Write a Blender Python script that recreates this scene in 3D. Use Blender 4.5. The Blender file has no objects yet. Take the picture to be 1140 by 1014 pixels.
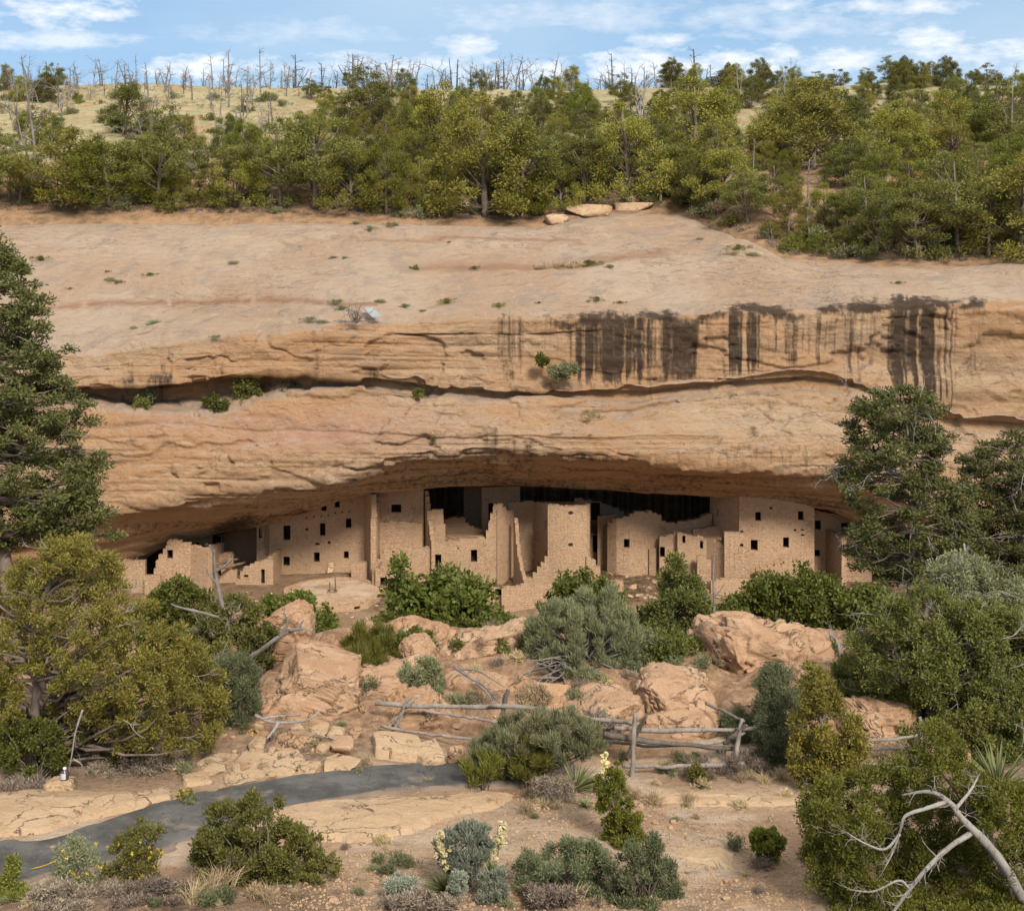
import bpy, math, random
import numpy as np
from mathutils import Vector

# ------------------------------------------------------------------ camera, sky, sun, exposure
SC = bpy.context.scene
COL = SC.collection
F, CX, HY = 1400.0, 570.0, 270.0          # focal length in photo pixels, centre column, horizon row
cam = bpy.data.cameras.new('camera')
camo = bpy.data.objects.new('camera', cam)
COL.objects.link(camo)
cam.sensor_width = 36.0
cam.lens = F / 1140 * 36.0
cam.shift_y = -(507 - HY) / 1140
cam.clip_start, cam.clip_end = 0.5, 6000
camo.rotation_euler = (math.radians(90), 0, 0)
SC.camera = camo

SUN_EL, SUN_AZ = math.radians(40), math.radians(158)   # azimuth clockwise from +Y (behind the camera, to the right)
W = bpy.data.worlds.new('World'); SC.world = W; W.use_nodes = True

def build_world():
    nt = W.node_tree; N = nt.nodes; L = nt.links
    N.clear()
    out = N.new('ShaderNodeOutputWorld'); bg = N.new('ShaderNodeBackground')
    sky = N.new('ShaderNodeTexSky'); sky.sky_type = 'NISHITA'; sky.sun_disc = False
    sky.sun_elevation = SUN_EL; sky.sun_rotation = SUN_AZ
    sky.altitude = 2100; sky.air_density = 1.0; sky.dust_density = 0.6; sky.ozone_density = 1.6
    tc = N.new('ShaderNodeTexCoord')
    sep = N.new('ShaderNodeSeparateXYZ'); L.new(tc.outputs['Generated'], sep.inputs[0])
    def math_(op, a, b=None):
        m = N.new('ShaderNodeMath'); m.operation = op
        for i, v in enumerate((a, b)):
            if v is None: continue
            if isinstance(v, (int, float)): m.inputs[i].default_value = v
            else: L.new(v, m.inputs[i])
        return m.outputs[0]
    # project the direction on a cloud layer: d.xy / (d.z + k)
    den = math_('ADD', math_('MAXIMUM', sep.outputs[2], 0.0), 0.09)
    u = math_('DIVIDE', sep.outputs[0], den); v = math_('DIVIDE', sep.outputs[1], den)
    cmb = N.new('ShaderNodeCombineXYZ'); L.new(u, cmb.inputs[0]); L.new(v, cmb.inputs[1])
    # low clouds: stretched along the horizon
    mp = N.new('ShaderNodeMapping'); mp.inputs['Scale'].default_value = (9.0, 3.0, 26.0)
    mp.inputs['Location'].default_value = (2.3, 0.0, 1.05)
    L.new(tc.outputs['Generated'], mp.inputs[0])
    n1 = N.new('ShaderNodeTexNoise'); n1.inputs['Scale'].default_value = 1.0; n1.inputs['Detail'].default_value = 8; n1.inputs['Roughness'].default_value = 0.55
    L.new(mp.outputs[0], n1.inputs['Vector'])
    r1 = N.new('ShaderNodeMapRange'); r1.interpolation_type = 'SMOOTHSTEP'
    r1.inputs[1].default_value = 0.47; r1.inputs[2].default_value = 0.66
    L.new(n1.outputs['Fac'], r1.inputs[0])
    # high veil
    mp2 = N.new('ShaderNodeMapping'); mp2.inputs['Scale'].default_value = (0.55, 0.35, 1); mp2.inputs['Location'].default_value = (0.4, 1.7, 0)
    L.new(cmb.outputs[0], mp2.inputs[0])
    n2 = N.new('ShaderNodeTexNoise'); n2.inputs['Scale'].default_value = 1.0; n2.inputs['Detail'].default_value = 6
    L.new(mp2.outputs[0], n2.inputs['Vector'])
    r2 = N.new('ShaderNodeMapRange'); r2.interpolation_type = 'SMOOTHSTEP'
    r2.inputs[1].default_value = 0.30; r2.inputs[2].default_value = 0.66; r2.inputs[4].default_value = 0.6
    L.new(n2.outputs['Fac'], r2.inputs[0])
    # puffs: soft ellipses at given directions, broken up by fine noise
    mpn = N.new('ShaderNodeMapping'); mpn.inputs['Scale'].default_value = (34, 34, 90); L.new(tc.outputs['Generated'], mpn.inputs[0])
    nrm = N.new('ShaderNodeTexNoise'); nrm.inputs['Scale'].default_value = 1.0; nrm.inputs['Detail'].default_value = 7; nrm.inputs['Roughness'].default_value = 0.6
    L.new(mpn.outputs[0], nrm.inputs['Vector'])
    puffs = [(60, 16, 100, 20, 1.0), (10, 44, 150, 14, .6), (225, 74, 60, 16, 1.0), (520, 50, 30, 12, .75), (400, 74, 120, 15, .75), (560, 80, 120, 14, .8),
             (690, 74, 80, 18, 1.0), (835, 68, 95, 20, 1.0), (945, 64, 80, 15, .9), (1030, 43, 55, 12, 1.0), (1110, 62, 90, 16, 1.0),
             (740, 43, 35, 10, .75), (950, 8, 120, 11, .75), (640, 18, 160, 18, .4), (870, 24, 160, 22, .45), (330, 35, 120, 14, .3)]
    acc = None
    for (px, py, rx, ry, s) in puffs:
        ux, uz = (px - CX) / F, (HY - py) / F
        # tangent-plane coordinates of the direction
        yy = math_('MAXIMUM', sep.outputs[1], 0.05)
        a = math_('DIVIDE', math_('SUBTRACT', math_('DIVIDE', sep.outputs[0], yy), ux), rx / F)
        b0 = math_('SUBTRACT', math_('DIVIDE', sep.outputs[2], yy), uz)
        b = math_('DIVIDE', b0, ry / F)
        d = math_('ADD', math_('MULTIPLY', a, a), math_('MULTIPLY', b, b))
        nn = math_('MULTIPLY', math_('SUBTRACT', nrm.outputs['Fac'], 0.5), 5.5)
        e = math_('ADD', math_('SUBTRACT', 1.12, d), nn)
        e = math_('MULTIPLY', math_('MINIMUM', math_('MAXIMUM', math_('MULTIPLY', e, 0.55), 0.0), 1.0), s)
        acc = e if acc is None else math_('MAXIMUM', acc, e)
    m12 = math_('MAXIMUM', math_('MULTIPLY', r1.outputs[0], 0.45), r2.outputs[0])
    # the cover is thicker and brighter overhead
    hi = N.new('ShaderNodeMapRange'); hi.interpolation_type = 'SMOOTHSTEP'; hi.inputs[1].default_value = 0.22; hi.inputs[2].default_value = 0.6
    L.new(sep.outputs[2], hi.inputs[0])
    m12 = math_('MAXIMUM', m12, math_('MULTIPLY', hi.outputs[0], 0.85))
    vc = N.new('ShaderNodeMix'); vc.data_type = 'RGBA'; L.new(hi.outputs[0], vc.inputs[0]); vc.inputs[6].default_value = (5.0, 6.2, 7.4, 1); vc.inputs[7].default_value = (9.5, 9.2, 8.8, 1)
    mixv = N.new('ShaderNodeMix'); mixv.data_type = 'RGBA'
    bl = N.new('ShaderNodeMix'); bl.data_type = 'RGBA'; bl.inputs[0].default_value = 0.65; L.new(sky.outputs[0], bl.inputs[6]); bl.inputs[7].default_value = (2.4, 4.3, 6.4, 1)
    L.new(m12, mixv.inputs[0]); L.new(bl.outputs[2], mixv.inputs[6]); L.new(vc.outputs[2], mixv.inputs[7])
    mixp = N.new('ShaderNodeMix'); mixp.data_type = 'RGBA'
    L.new(acc, mixp.inputs[0]); L.new(mixv.outputs[2], mixp.inputs[6]); mixp.inputs[7].default_value = (8.6, 8.7, 8.9, 1)
    L.new(mixp.outputs[2], bg.inputs[0]); bg.inputs[1].default_value = 0.085
    L.new(bg.outputs[0], out.inputs[0])
build_world()

sl = bpy.data.lights.new('sun', 'SUN'); sl.energy = 3.3; sl.angle = math.radians(13); sl.color = (1.0, 0.93, 0.82)
so = bpy.data.objects.new('sun', sl); COL.objects.link(so)
d = Vector((math.sin(SUN_AZ) * math.cos(SUN_EL), math.cos(SUN_AZ) * math.cos(SUN_EL), math.sin(SUN_EL)))
so.rotation_euler = d.to_track_quat('Z', 'Y').to_euler(); so.location = d * 200
SC.view_settings.view_transform = 'Standard'; SC.view_settings.look = 'None'
SC.view_settings.exposure = 0.60; SC.view_settings.gamma = 1.0
SC.cycles.max_bounces = 6; SC.cycles.diffuse_bounces = 4; SC.cycles.transparent_max_bounces = 4
try: SC.cycles.use_denoising = True
except Exception: pass

# ------------------------------------------------------------------ helpers
def P3(px, py, Y):
    return np.array([(px - CX) / F * Y, Y, (HY - py) / F * Y])
def hash3(i, j, k, s):
    n = (i * 374761393 + j * 668265263 + k * 2147483647 + s * 974711) & 0xFFFFFFFF
    n = ((n ^ (n >> 13)) * 1274126177) & 0xFFFFFFFF
    n = ((n ^ (n >> 16)) * 2246822519) & 0xFFFFFFFF
    return ((n ^ (n >> 15)) & 0xFFFFFF) / float(0xFFFFFF)
def vnoise(P, seed=0):
    P = np.asarray(P, float)
    I = np.floor(P).astype(np.int64); f = P - I; f = f * f * (3 - 2 * f)
    r = 0
    for a in (0, 1):
        for b in (0, 1):
            for c in (0, 1):
                w = (f[..., 0] if a else 1 - f[..., 0]) * (f[..., 1] if b else 1 - f[..., 1]) * (f[..., 2] if c else 1 - f[..., 2])
                r = r + w * hash3(I[..., 0] + a, I[..., 1] + b, I[..., 2] + c, seed)
    return r * 2 - 1
def fbm(P, octv=4, seed=0, gain=0.5):
    P = np.asarray(P, float); r = 0; a = 1.0
    for o in range(octv):
        r = r + a * vnoise(P * (2.03 ** o) + o * 17.3, seed + o); a *= gain
    return r
def S3(x, y, z): return np.stack(np.broadcast_arrays(x, y, z), -1)
def sstep(a, b, x):
    t = np.clip((np.asarray(x, float) - a) / (b - a), 0, 1); return t * t * (3 - 2 * t)

def mesh_obj(name, V, Fc, mat=None, parent=None, smooth=True, uv=None, attrs=None):
    """Faces: an array n x 3 or n x 4, or a list of such arrays."""
    V = np.asarray(V, np.float32).reshape(-1, 3)
    groups = Fc if isinstance(Fc, list) else [Fc]
    groups = [np.asarray(g, np.int32) for g in groups if len(g)]
    me = bpy.data.meshes.new(name)
    me.vertices.add(len(V)); me.vertices.foreach_set('co', V.ravel())
    loops = np.concatenate([g.ravel() for g in groups])
    tot = np.concatenate([np.full(len(g), g.shape[1], np.int32) for g in groups])
    st = np.concatenate([[0], np.cumsum(tot)[:-1]]).astype(np.int32)
    me.loops.add(len(loops)); me.loops.foreach_set('vertex_index', loops)
    me.polygons.add(len(tot)); me.polygons.foreach_set('loop_start', st)
    try: me.polygons.foreach_set('loop_total', tot)
    except Exception: pass
    me.polygons.foreach_set('use_smooth', np.full(len(tot), bool(smooth)))
    if uv is not None:
        l = me.uv_layers.new(name='UVMap'); l.data.foreach_set('uv', np.asarray(uv, np.float32)[loops].ravel())
    for k, a in (attrs or {}).items():
        at = me.attributes.new(k, 'FLOAT', 'POINT'); at.data.foreach_set('value', np.asarray(a, np.float32).ravel())
    me.update(calc_edges=True); me.validate()
    if mat: me.materials.append(mat)
    o = bpy.data.objects.new(name, me); COL.objects.link(o)
    if parent is not None: o.parent = parent
    return o
def grid_faces(nr, nc):
    i = np.arange(nr - 1)[:, None] * nc + np.arange(nc - 1)[None]
    return np.stack([i, i + 1, i + nc + 1, i + nc], -1).reshape(-1, 4)
class MB:
    """Collects shapes into one mesh."""
    def __init__(s): s.V = []; s.Q = []; s.T = []; s.n = 0
    def add(s, V, Q=None, T=None):
        V = np.asarray(V, float).reshape(-1, 3); s.V.append(V)
        if Q is not None and len(Q): s.Q.append(np.asarray(Q) + s.n)
        if T is not None and len(T): s.T.append(np.asarray(T) + s.n)
        s.n += len(V)
    def box8(s, c):
        s.add(c, [(0, 3, 2, 1), (4, 5, 6, 7), (0, 1, 5, 4), (1, 2, 6, 5), (2, 3, 7, 6), (3, 0, 4, 7)])
    def tube(s, pts, rad, k=7, cap=True, wob=0.0, rng=None):
        pts = np.asarray(pts, float); n = len(pts)
        rad = np.broadcast_to(np.asarray(rad, float), (n,))
        t = np.gradient(pts, axis=0); t /= np.linalg.norm(t, axis=1)[:, None] + 1e-9
        ref = np.array([0.0, 0.0, 1.0]) if abs(t[:, 2]).mean() < 0.8 else np.array([1.0, 0.0, 0.0])
        a = np.cross(t, ref); a /= np.linalg.norm(a, axis=1)[:, None] + 1e-9
        b = np.cross(t, a)
        th = np.arange(k) / k * 2 * math.pi
        rr = rad[:, None] * np.ones((1, k))
        if wob and rng is not None: rr = rr * (1 + wob * rng.uniform(-1, 1, (n, k)))
        V = pts[:, None] + rr[..., None] * (np.cos(th)[None, :, None] * a[:, None] + np.sin(th)[None, :, None] * b[:, None])
        V = V.reshape(-1, 3)
        i = (np.arange(n - 1)[:, None] * k + np.arange(k)[None]); j = (np.arange(n - 1)[:, None] * k + (np.arange(k)[None] + 1) % k)
        Q = np.stack([i, j, j + k, i + k], -1).reshape(-1, 4)
        T = []
        if cap:
            V = np.vstack([V, pts[:1], pts[-1:]]); c0, c1 = n * k, n * k + 1
            T = [(c0, (q + 1) % k, q) for q in range(k)] + [(c1, (n - 1) * k + q, (n - 1) * k + (q + 1) % k) for q in range(k)]
        s.add(V, Q, T)
    def build(s, name, mat, parent=None, smooth=True):
        V = np.concatenate(s.V); g = []
        if s.Q: g.append(np.concatenate(s.Q))
        if s.T: g.append(np.concatenate(s.T))
        return mesh_obj(name, V, g, mat, parent, smooth)
def smooth_path(pts, n):
    """Catmull-Rom through pts."""
    pts = np.asarray(pts, float)
    if len(pts) == 2: return pts[0] + (pts[1] - pts[0]) * np.linspace(0, 1, n)[:, None]
    p = np.vstack([2 * pts[0] - pts[1], pts, 2 * pts[-1] - pts[-2]])
    u = np.linspace(0, len(pts) - 1 - 1e-6, n); i = u.astype(int); t = (u - i)[:, None]
    a, b, c, d_ = p[i], p[i + 1], p[i + 2], p[i + 3]
    return 0.5 * (2 * b + (c - a) * t + (2 * a - 5 * b + 4 * c - d_) * t ** 2 + (3 * b - a - 3 * c + d_) * t ** 3)
def thing(name, label, cat, loc=(0, 0, 0), group=None):
    o = bpy.data.objects.new(name, None); COL.objects.link(o); o.location = [float(v) for v in loc]
    o.empty_display_size = 0.3
    return tag(o, label, cat, group)
def tag(o, label, cat, group=None):
    o['label'] = label; o['category'] = cat
    if group: o['group'] = group
    return o
def struct(o, kind='structure'):
    o['kind'] = kind; return o
def dup(root, label=None, group=None):
    r = root.copy(); COL.objects.link(r)
    for ch in list(root.children):
        c = ch.copy(); COL.objects.link(c); c.parent = r
        for g in ch.children:
            e = g.copy(); COL.objects.link(e); e.parent = c
    if label: r['label'] = label
    if group: r['group'] = group
    return r

# ------------------------------------------------------------------ materials
class NT:
    def __init__(s, name, rough=0.9, spec=0.15):
        s.m = bpy.data.materials.new(name); s.m.use_nodes = True
        s.t = s.m.node_tree; s.N = s.t.nodes; s.L = s.t.links
        s.b = s.N['Principled BSDF']; s.b.inputs['Roughness'].default_value = rough
        s.b.inputs['Specular IOR Level'].default_value = spec
        s.out = s.N['Material Output']
    def put(s, sock, v):
        if hasattr(v, 'node'): s.L.new(v, sock)
        else: sock.default_value = v if not (isinstance(v, tuple) and len(v) == 3 and len(sock.default_value) == 4) else (*v, 1)
    def geo(s): return s.N.new('ShaderNodeNewGeometry')
    def noise(s, vec, scale, detail=4, rough=0.55, dist=0.0):
        n = s.N.new('ShaderNodeTexNoise'); n.inputs['Scale'].default_value = scale; n.inputs['Detail'].default_value = detail
        n.inputs['Roughness'].default_value = rough; n.inputs['Distortion'].default_value = dist
        if vec is not None: s.L.new(vec, n.inputs['Vector'])
        return n.outputs['Fac']
    def mapv(s, vec, scale, loc=(0, 0, 0)):
        n = s.N.new('ShaderNodeMapping'); n.inputs['Scale'].default_value = scale; n.inputs['Location'].default_value = loc
        s.L.new(vec, n.inputs[0]); return n.outputs[0]
    def rng(s, v, a, b, c=0.0, d_=1.0):
        n = s.N.new('ShaderNodeMapRange'); n.interpolation_type = 'SMOOTHSTEP'
        for i, q in enumerate((a, b, c, d_)): n.inputs[i + 1].default_value = q
        s.L.new(v, n.inputs[0]); return n.outputs[0]
    def mix(s, f, a, b, blend='MIX'):
        n = s.N.new('ShaderNodeMix'); n.data_type = 'RGBA'; n.blend_type = blend
        s.put(n.inputs[0], f); s.put(n.inputs[6], a); s.put(n.inputs[7], b); return n.outputs[2]
    def math(s, op, a, b=None):
        n = s.N.new('ShaderNodeMath'); n.operation = op; s.put(n.inputs[0], a)
        if b is not None: s.put(n.inputs[1], b)
        return n.outputs[0]
    def attr(s, name):
        n = s.N.new('ShaderNodeAttribute'); n.attribute_name = name; return n.outputs['Fac']
    def bump(s, h, dist=0.05, strength=1.0, prev=None):
        n = s.N.new('ShaderNodeBump'); n.inputs['Distance'].default_value = dist; n.inputs['Strength'].default_value = strength
        s.L.new(h, n.inputs['Height'])
        if prev is not None: s.L.new(prev, n.inputs['Normal'])
        return n.outputs[0]
    def done(s, color=None, normal=None):
        if color is not None: s.put(s.b.inputs['Base Color'], color)
        if normal is not None: s.L.new(normal, s.b.inputs['Normal'])
        return s.m

def mat_cliff():
    m = NT('sandstone_cliff', 0.92, 0.1); g = m.geo(); P = g.outputs['Position']
    sep = m.N.new('ShaderNodeSeparateXYZ'); m.L.new(g.outputs['Normal'], sep.inputs[0])
    big = m.noise(m.mapv(P, (0.05, 0.05, 0.16)), 1.0, 5, 0.6)
    strat = m.noise(m.mapv(P, (0.07, 0.07, 1.9)), 1.0, 7, 0.68, 0.1)
    fine = m.noise(m.mapv(P, (0.8, 0.8, 2.2)), 1.0, 8, 0.7)
    wallc = m.mix(m.rng(big, 0.36, 0.64), (0.63, 0.365, 0.195), (0.69, 0.485, 0.315))
    wallc = m.mix(m.rng(strat, 0.50, 0.68, 0, 0.5), wallc, (0.42, 0.235, 0.125))
    wallc = m.mix(m.rng(m.noise(m.mapv(P, (0.12, 0.12, 0.35), (7, 3, 2)), 1.0, 7, 0.68), 0.54, 0.68, 0, 0.6), wallc, (0.42, 0.30, 0.205))
    wallc = m.mix(m.rng(fine, 0.54, 0.68, 0, 0.6), wallc, (0.60, 0.44, 0.29))
    wallc = m.mix(m.rng(m.noise(m.mapv(P, (0.5, 0.5, 1.6), (1, 8, 4)), 1.0, 8, 0.75), 0.58, 0.68, 0, 0.7), wallc, (0.25, 0.155, 0.09))
    topc = m.mix(m.rng(m.noise(m.mapv(P, (0.09, 0.05, 0.09)), 1.0, 7, 0.65), 0.36, 0.62), (0.56, 0.38, 0.255), (0.63, 0.475, 0.35))
    topc = m.mix(m.rng(m.noise(m.mapv(P, (0.35, 0.22, 0.3), (5, 2, 0)), 1.0, 8, 0.7), 0.50, 0.62, 0, 0.75), topc, (0.45, 0.35, 0.28))
    topc = m.mix(m.rng(m.noise(m.mapv(P, (0.25, 0.6, 0.5), (1, 9, 0)), 1.0, 8, 0.75), 0.58, 0.65, 0, 0.6), topc, (0.38, 0.225, 0.14))
    mo = m.noise(m.mapv(P, (1.3, 1.0, 1.2), (6, 1, 3)), 1.0, 8, 0.78)
    topc = m.mix(m.rng(mo, 0.54, 0.64, 0, 0.5), topc, (0.44, 0.32, 0.235)); topc = m.mix(m.rng(mo, 0.36, 0.46, 0.6, 0), topc, (0.66, 0.52, 0.40))
    c = m.mix(m.rng(sep.outputs[2], 0.62, 0.9), wallc, topc)
    c = m.mix(m.attr('pink'), c, m.mix(m.rng(fine, 0.35, 0.65), (0.56, 0.29, 0.19), (0.62, 0.41, 0.31)))
    c = m.mix(m.attr('red'), c, (0.36, 0.165, 0.08))
    c = m.mix(m.attr('dust'), c, m.mix(m.rng(m.noise(P, 0.9, 7, 0.65), 0.38, 0.62), (0.36, 0.225, 0.135), (0.47, 0.32, 0.205)))
    # desert varnish and soot: dark films; the stain mask also darkens the alcove interior
    vn = m.noise(m.mapv(P, (2.6, 2.6, 0.05)), 1.0, 6, 0.66); vb = m.noise(m.mapv(P, (1.1, 1.1, 1.0), (3, 0, 0)), 1.0, 8, 0.74)
    vv = m.math('ADD', m.math('MULTIPLY', vn, 0.72), m.math('MULTIPLY', vb, 0.28))
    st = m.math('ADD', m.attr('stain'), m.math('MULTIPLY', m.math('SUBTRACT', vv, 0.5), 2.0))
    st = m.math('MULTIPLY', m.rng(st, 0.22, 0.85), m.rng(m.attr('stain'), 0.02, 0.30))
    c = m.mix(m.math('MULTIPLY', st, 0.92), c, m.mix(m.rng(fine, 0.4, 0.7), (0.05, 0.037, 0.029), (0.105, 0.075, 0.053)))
    cr = m.noise(m.mapv(P, (0.28, 0.28, 1.3), (3, 0, 7)), 1.0, 7, 0.62, 0.8)
    crack = m.rng(m.math('ABSOLUTE', m.math('SUBTRACT', cr, 0.5)), 0.0, 0.012, 1.0, 0.0)
    crack = m.math('MULTIPLY', crack, m.rng(big, 0.42, 0.6))
    c = m.mix(m.math('MULTIPLY', crack, 0.55), c, (0.13, 0.07, 0.04))
    nb = m.bump(fine, 0.5, 0.9)
    nb = m.bump(strat, 0.55, 0.6, nb)
    nb = m.bump(m.noise(P, 2.6, 8, 0.75), 0.22, 0.9, nb)
    nb = m.bump(m.noise(m.mapv(P, (.7, .9, .9), (4, 4, 1)), 1, 9, 0.76), 0.9, 1.0, nb); nb = m.bump(m.math('MULTIPLY', crack, -1.0), 0.2, 0.6, nb)
    return m.done(c, nb)
def mat_hill():
    m = NT('dry_hillside', 0.95, 0.05); P = m.geo().outputs['Position']
    a = m.noise(P, 0.08, 7, 0.65); b = m.noise(P, 0.7, 7, 0.7); e = m.noise(m.mapv(P, (.2, .2, .2), (9, 3, 0)), 1, 6, 0.6)
    c = m.mix(m.rng(a, 0.4, 0.6), (0.37, 0.315, 0.19), (0.31, 0.255, 0.145))
    c = m.mix(m.rng(b, 0.48, 0.62, 0, .8), c, (0.17, 0.165, 0.075))
    c = m.mix(m.rng(e, 0.55, 0.66, 0, .8), c, (0.36, 0.21, 0.12))
    low = m.attr('red')
    c = m.mix(low, c, m.mix(m.rng(b, .35, .65), (0.17, 0.10, 0.058), (0.36, 0.215, 0.125)))
    return m.done(c, m.bump(b, 0.5, 0.9))
def mat_ground():
    m = NT('red_earth', 0.95, 0.06); P = m.geo().outputs['Position']
    a = m.noise(P, 0.45, 7, 0.62); b = m.noise(P, 4.0, 8, 0.72); e = m.noise(m.mapv(P, (1, 1, 1), (7, 1, 3)), 1.3, 7, 0.65)
    c = m.mix(m.rng(a, 0.38, 0.62), (0.46, 0.29, 0.18), (0.56, 0.395, 0.265))
    c = m.mix(m.rng(e, 0.5, 0.64, 0, 0.75), c, (0.30, 0.215, 0.15))
    c = m.mix(m.rng(b, 0.56, 0.68, 0, 0.8), c, (0.58, 0.43, 0.30))
    c = m.mix(m.rng(m.noise(P, 11.0, 6, 0.7), 0.56, 0.64, 0, 0.55), c, (0.11, 0.075, 0.055))
    c = m.mix(m.rng(m.noise(m.mapv(P, (.35, .7, .5), (2, 2, 0)), 1, 7, 0.62), 0.48, 0.57, 0, 0.9), c, m.mix(m.rng(b, .4, .6), (0.55, 0.405, 0.285), (0.63, 0.49, 0.365)))
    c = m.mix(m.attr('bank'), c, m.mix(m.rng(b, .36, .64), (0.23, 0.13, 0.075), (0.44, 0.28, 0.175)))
    c = m.mix(m.attr('litter'), c, m.mix(m.rng(b, .4, .62), (0.13, 0.09, 0.065), (0.33, 0.22, 0.145)))  # litter tone, also used as painted gap shade under the slab heap
    nb = m.bump(b, 0.10, 0.9); nb = m.bump(m.noise(P, 16, 6, 0.7), 0.03, 0.8, nb)
    return m.done(c, nb)
def mat_rock(name, c0, c1, dark, pale, sc=1.0, lich=0.6):
    m = NT(name, 0.93, 0.1); g = m.geo()
    tc = m.N.new('ShaderNodeTexCoord'); oi = m.N.new('ShaderNodeObjectInfo')
    P = g.outputs['Position']
    a = m.noise(P, 0.9 * sc, 6, 0.62); b = m.noise(m.mapv(P, (1, 1, 1.8)), 3.2 * sc, 8, 0.72); e = m.noise(m.mapv(P, (1, 1, 1), (4, 4, 4)), 1.7 * sc, 8, 0.72)
    c = m.mix(m.rng(a, 0.36, 0.64), c0, c1)
    c = m.mix(m.math('MULTIPLY', oi.outputs['Random'], 0.35), c, pale)
    c = m.mix(m.rng(b, 0.54, 0.68, 0, 0.8), c, pale)
    c = m.mix(m.rng(e, 0.56, 0.66, 0, lich), c, dark)
    cr = m.noise(m.mapv(P, (1, 1, 1.5), (2, 8, 1)), 0.8 * sc, 6, 0.6, 0.7)
    crack = m.rng(m.math('ABSOLUTE', m.math('SUBTRACT', cr, 0.5)), 0.0, 0.014, 1.0, 0.0)
    crack = m.math('MULTIPLY', crack, m.rng(a, 0.44, 0.56))
    c = m.mix(m.math('MULTIPLY', crack, 0.75), c, (0.10, 0.06, 0.04))
    nb = m.bump(b, 0.12, 0.9); nb = m.bump(m.noise(P, 13 * sc, 6, 0.7), 0.04, 0.8, nb); nb = m.bump(m.math('MULTIPLY', crack, -1), 0.1, 0.8, nb)
    return m.done(c, nb)
def mat_masonry(name, c0, c1, mortar):
    m = NT(name, 0.93, 0.08); g = m.geo(); P = g.outputs['Position']
    uv = m.N.new('ShaderNodeUVMap'); uv.uv_map = 'UVMap'
    wob = m.noise(P, 2.3, 5, 0.7)
    vec = m.N.new('ShaderNodeVectorMath'); vec.operation = 'ADD'; m.L.new(uv.outputs[0], vec.inputs[0])
    cw = m.N.new('ShaderNodeCombineXYZ'); m.L.new(m.math('MULTIPLY', wob, 0.9), cw.inputs[0]); m.L.new(m.math('MULTIPLY', wob, 0.34), cw.inputs[1]); m.L.new(cw.outputs[0], vec.inputs[1])
    br = m.N.new('ShaderNodeTexBrick'); m.L.new(vec.outputs[0], br.inputs['Vector'])
    br.inputs['Scale'].default_value = 1.0; br.inputs['Brick Width'].default_value = 0.29; br.inputs['Row Height'].default_value = 0.11
    br.inputs['Mortar Size'].default_value = 0.022; br.inputs['Mortar Smooth'].default_value = 0.5; br.offset_frequency = 2; br.squash = 0.8
    br.inputs['Color1'].default_value = (*c0, 1); br.inputs['Color2'].default_value = (*c1, 1); br.inputs['Mortar'].default_value = (*mortar, 1)
    c = m.mix(m.rng(m.noise(P, 0.5, 7, 0.65), 0.36, 0.62, 0, 0.8), br.outputs['Color'], (0.50, 0.335, 0.205))
    c = m.mix(m.rng(m.noise(m.mapv(P, (2.2, 2.2, 3.2)), 1, 8, 0.75), 0.53, 0.66, 0, 0.6), c, (0.27, 0.165, 0.10))
    c = m.mix(m.rng(m.noise(m.mapv(P, (1.2, 1.2, .3), (3, 5, 8)), 1, 6, 0.65), 0.54, 0.70, 0, 0.5), c, (0.50, 0.355, 0.235))
    nb = m.bump(br.outputs['Fac'], 0.05, 0.8)
    nb.node.invert = True
    nb = m.bump(m.noise(m.mapv(P, (5, 5, 8)), 1, 7, 0.75), 0.10, 0.9, nb)
    return m.done(c, nb)
def mat_leaf(name, c0, c1, c2, trans=0.25, rough=0.65, nscale=0.9):
    m = NT(name, rough, 0.25); g = m.geo()
    r = g.outputs['Random Per Island']; oi = m.N.new('ShaderNodeObjectInfo')
    tc = m.N.new('ShaderNodeTexCoord')
    n = m.noise(tc.outputs['Object'], nscale, 3, 0.6)
    c = m.mix(m.rng(n, 0.36, 0.62), c0, c1)
    c = m.mix(m.math('MULTIPLY', m.rng(r, 0.35, 1.0), 0.75), c, c2)
    c = m.mix(m.math('MULTIPLY', m.rng(r, 0.0, 0.25, 1.0, 0.0), 0.45), c, tuple(v * 0.55 for v in c0))
    hs = m.N.new('ShaderNodeHueSaturation'); m.L.new(c, hs.inputs['Color'])
    m.L.new(m.rng(oi.outputs['Random'], 0, 1, 0.484, 0.504), hs.inputs['Hue']); m.L.new(m.rng(oi.outputs['Random'], 0, 1, 0.8, 1.2), hs.inputs['Value'])
    c = hs.outputs[0]
    m.done(c)
    tr = m.N.new('ShaderNodeBsdfTranslucent'); m.L.new(c, tr.inputs[0])
    ms = m.N.new('ShaderNodeMixShader'); ms.inputs[0].default_value = trans
    m.L.new(m.b.outputs[0], ms.inputs[1]); m.L.new(tr.outputs[0], ms.inputs[2]); m.L.new(ms.outputs[0], m.out.inputs[0])
    return m.m
def mat_wood(name, c0, c1, dark=(0.05, 0.04, 0.035)):
    m = NT(name, 0.85, 0.15); tc = m.N.new('ShaderNodeTexCoord'); P = tc.outputs['Object']
    a = m.noise(P, 3, 5); b = m.noise(m.mapv(P, (22, 22, 5)), 1, 6, 0.7)
    c = m.mix(m.rng(a, 0.35, 0.65), c0, c1); c = m.mix(m.rng(b, 0.52, 0.68, 0, 0.75), c, dark)
    return m.done(c, m.bump(b, 0.02, 0.9))
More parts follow.
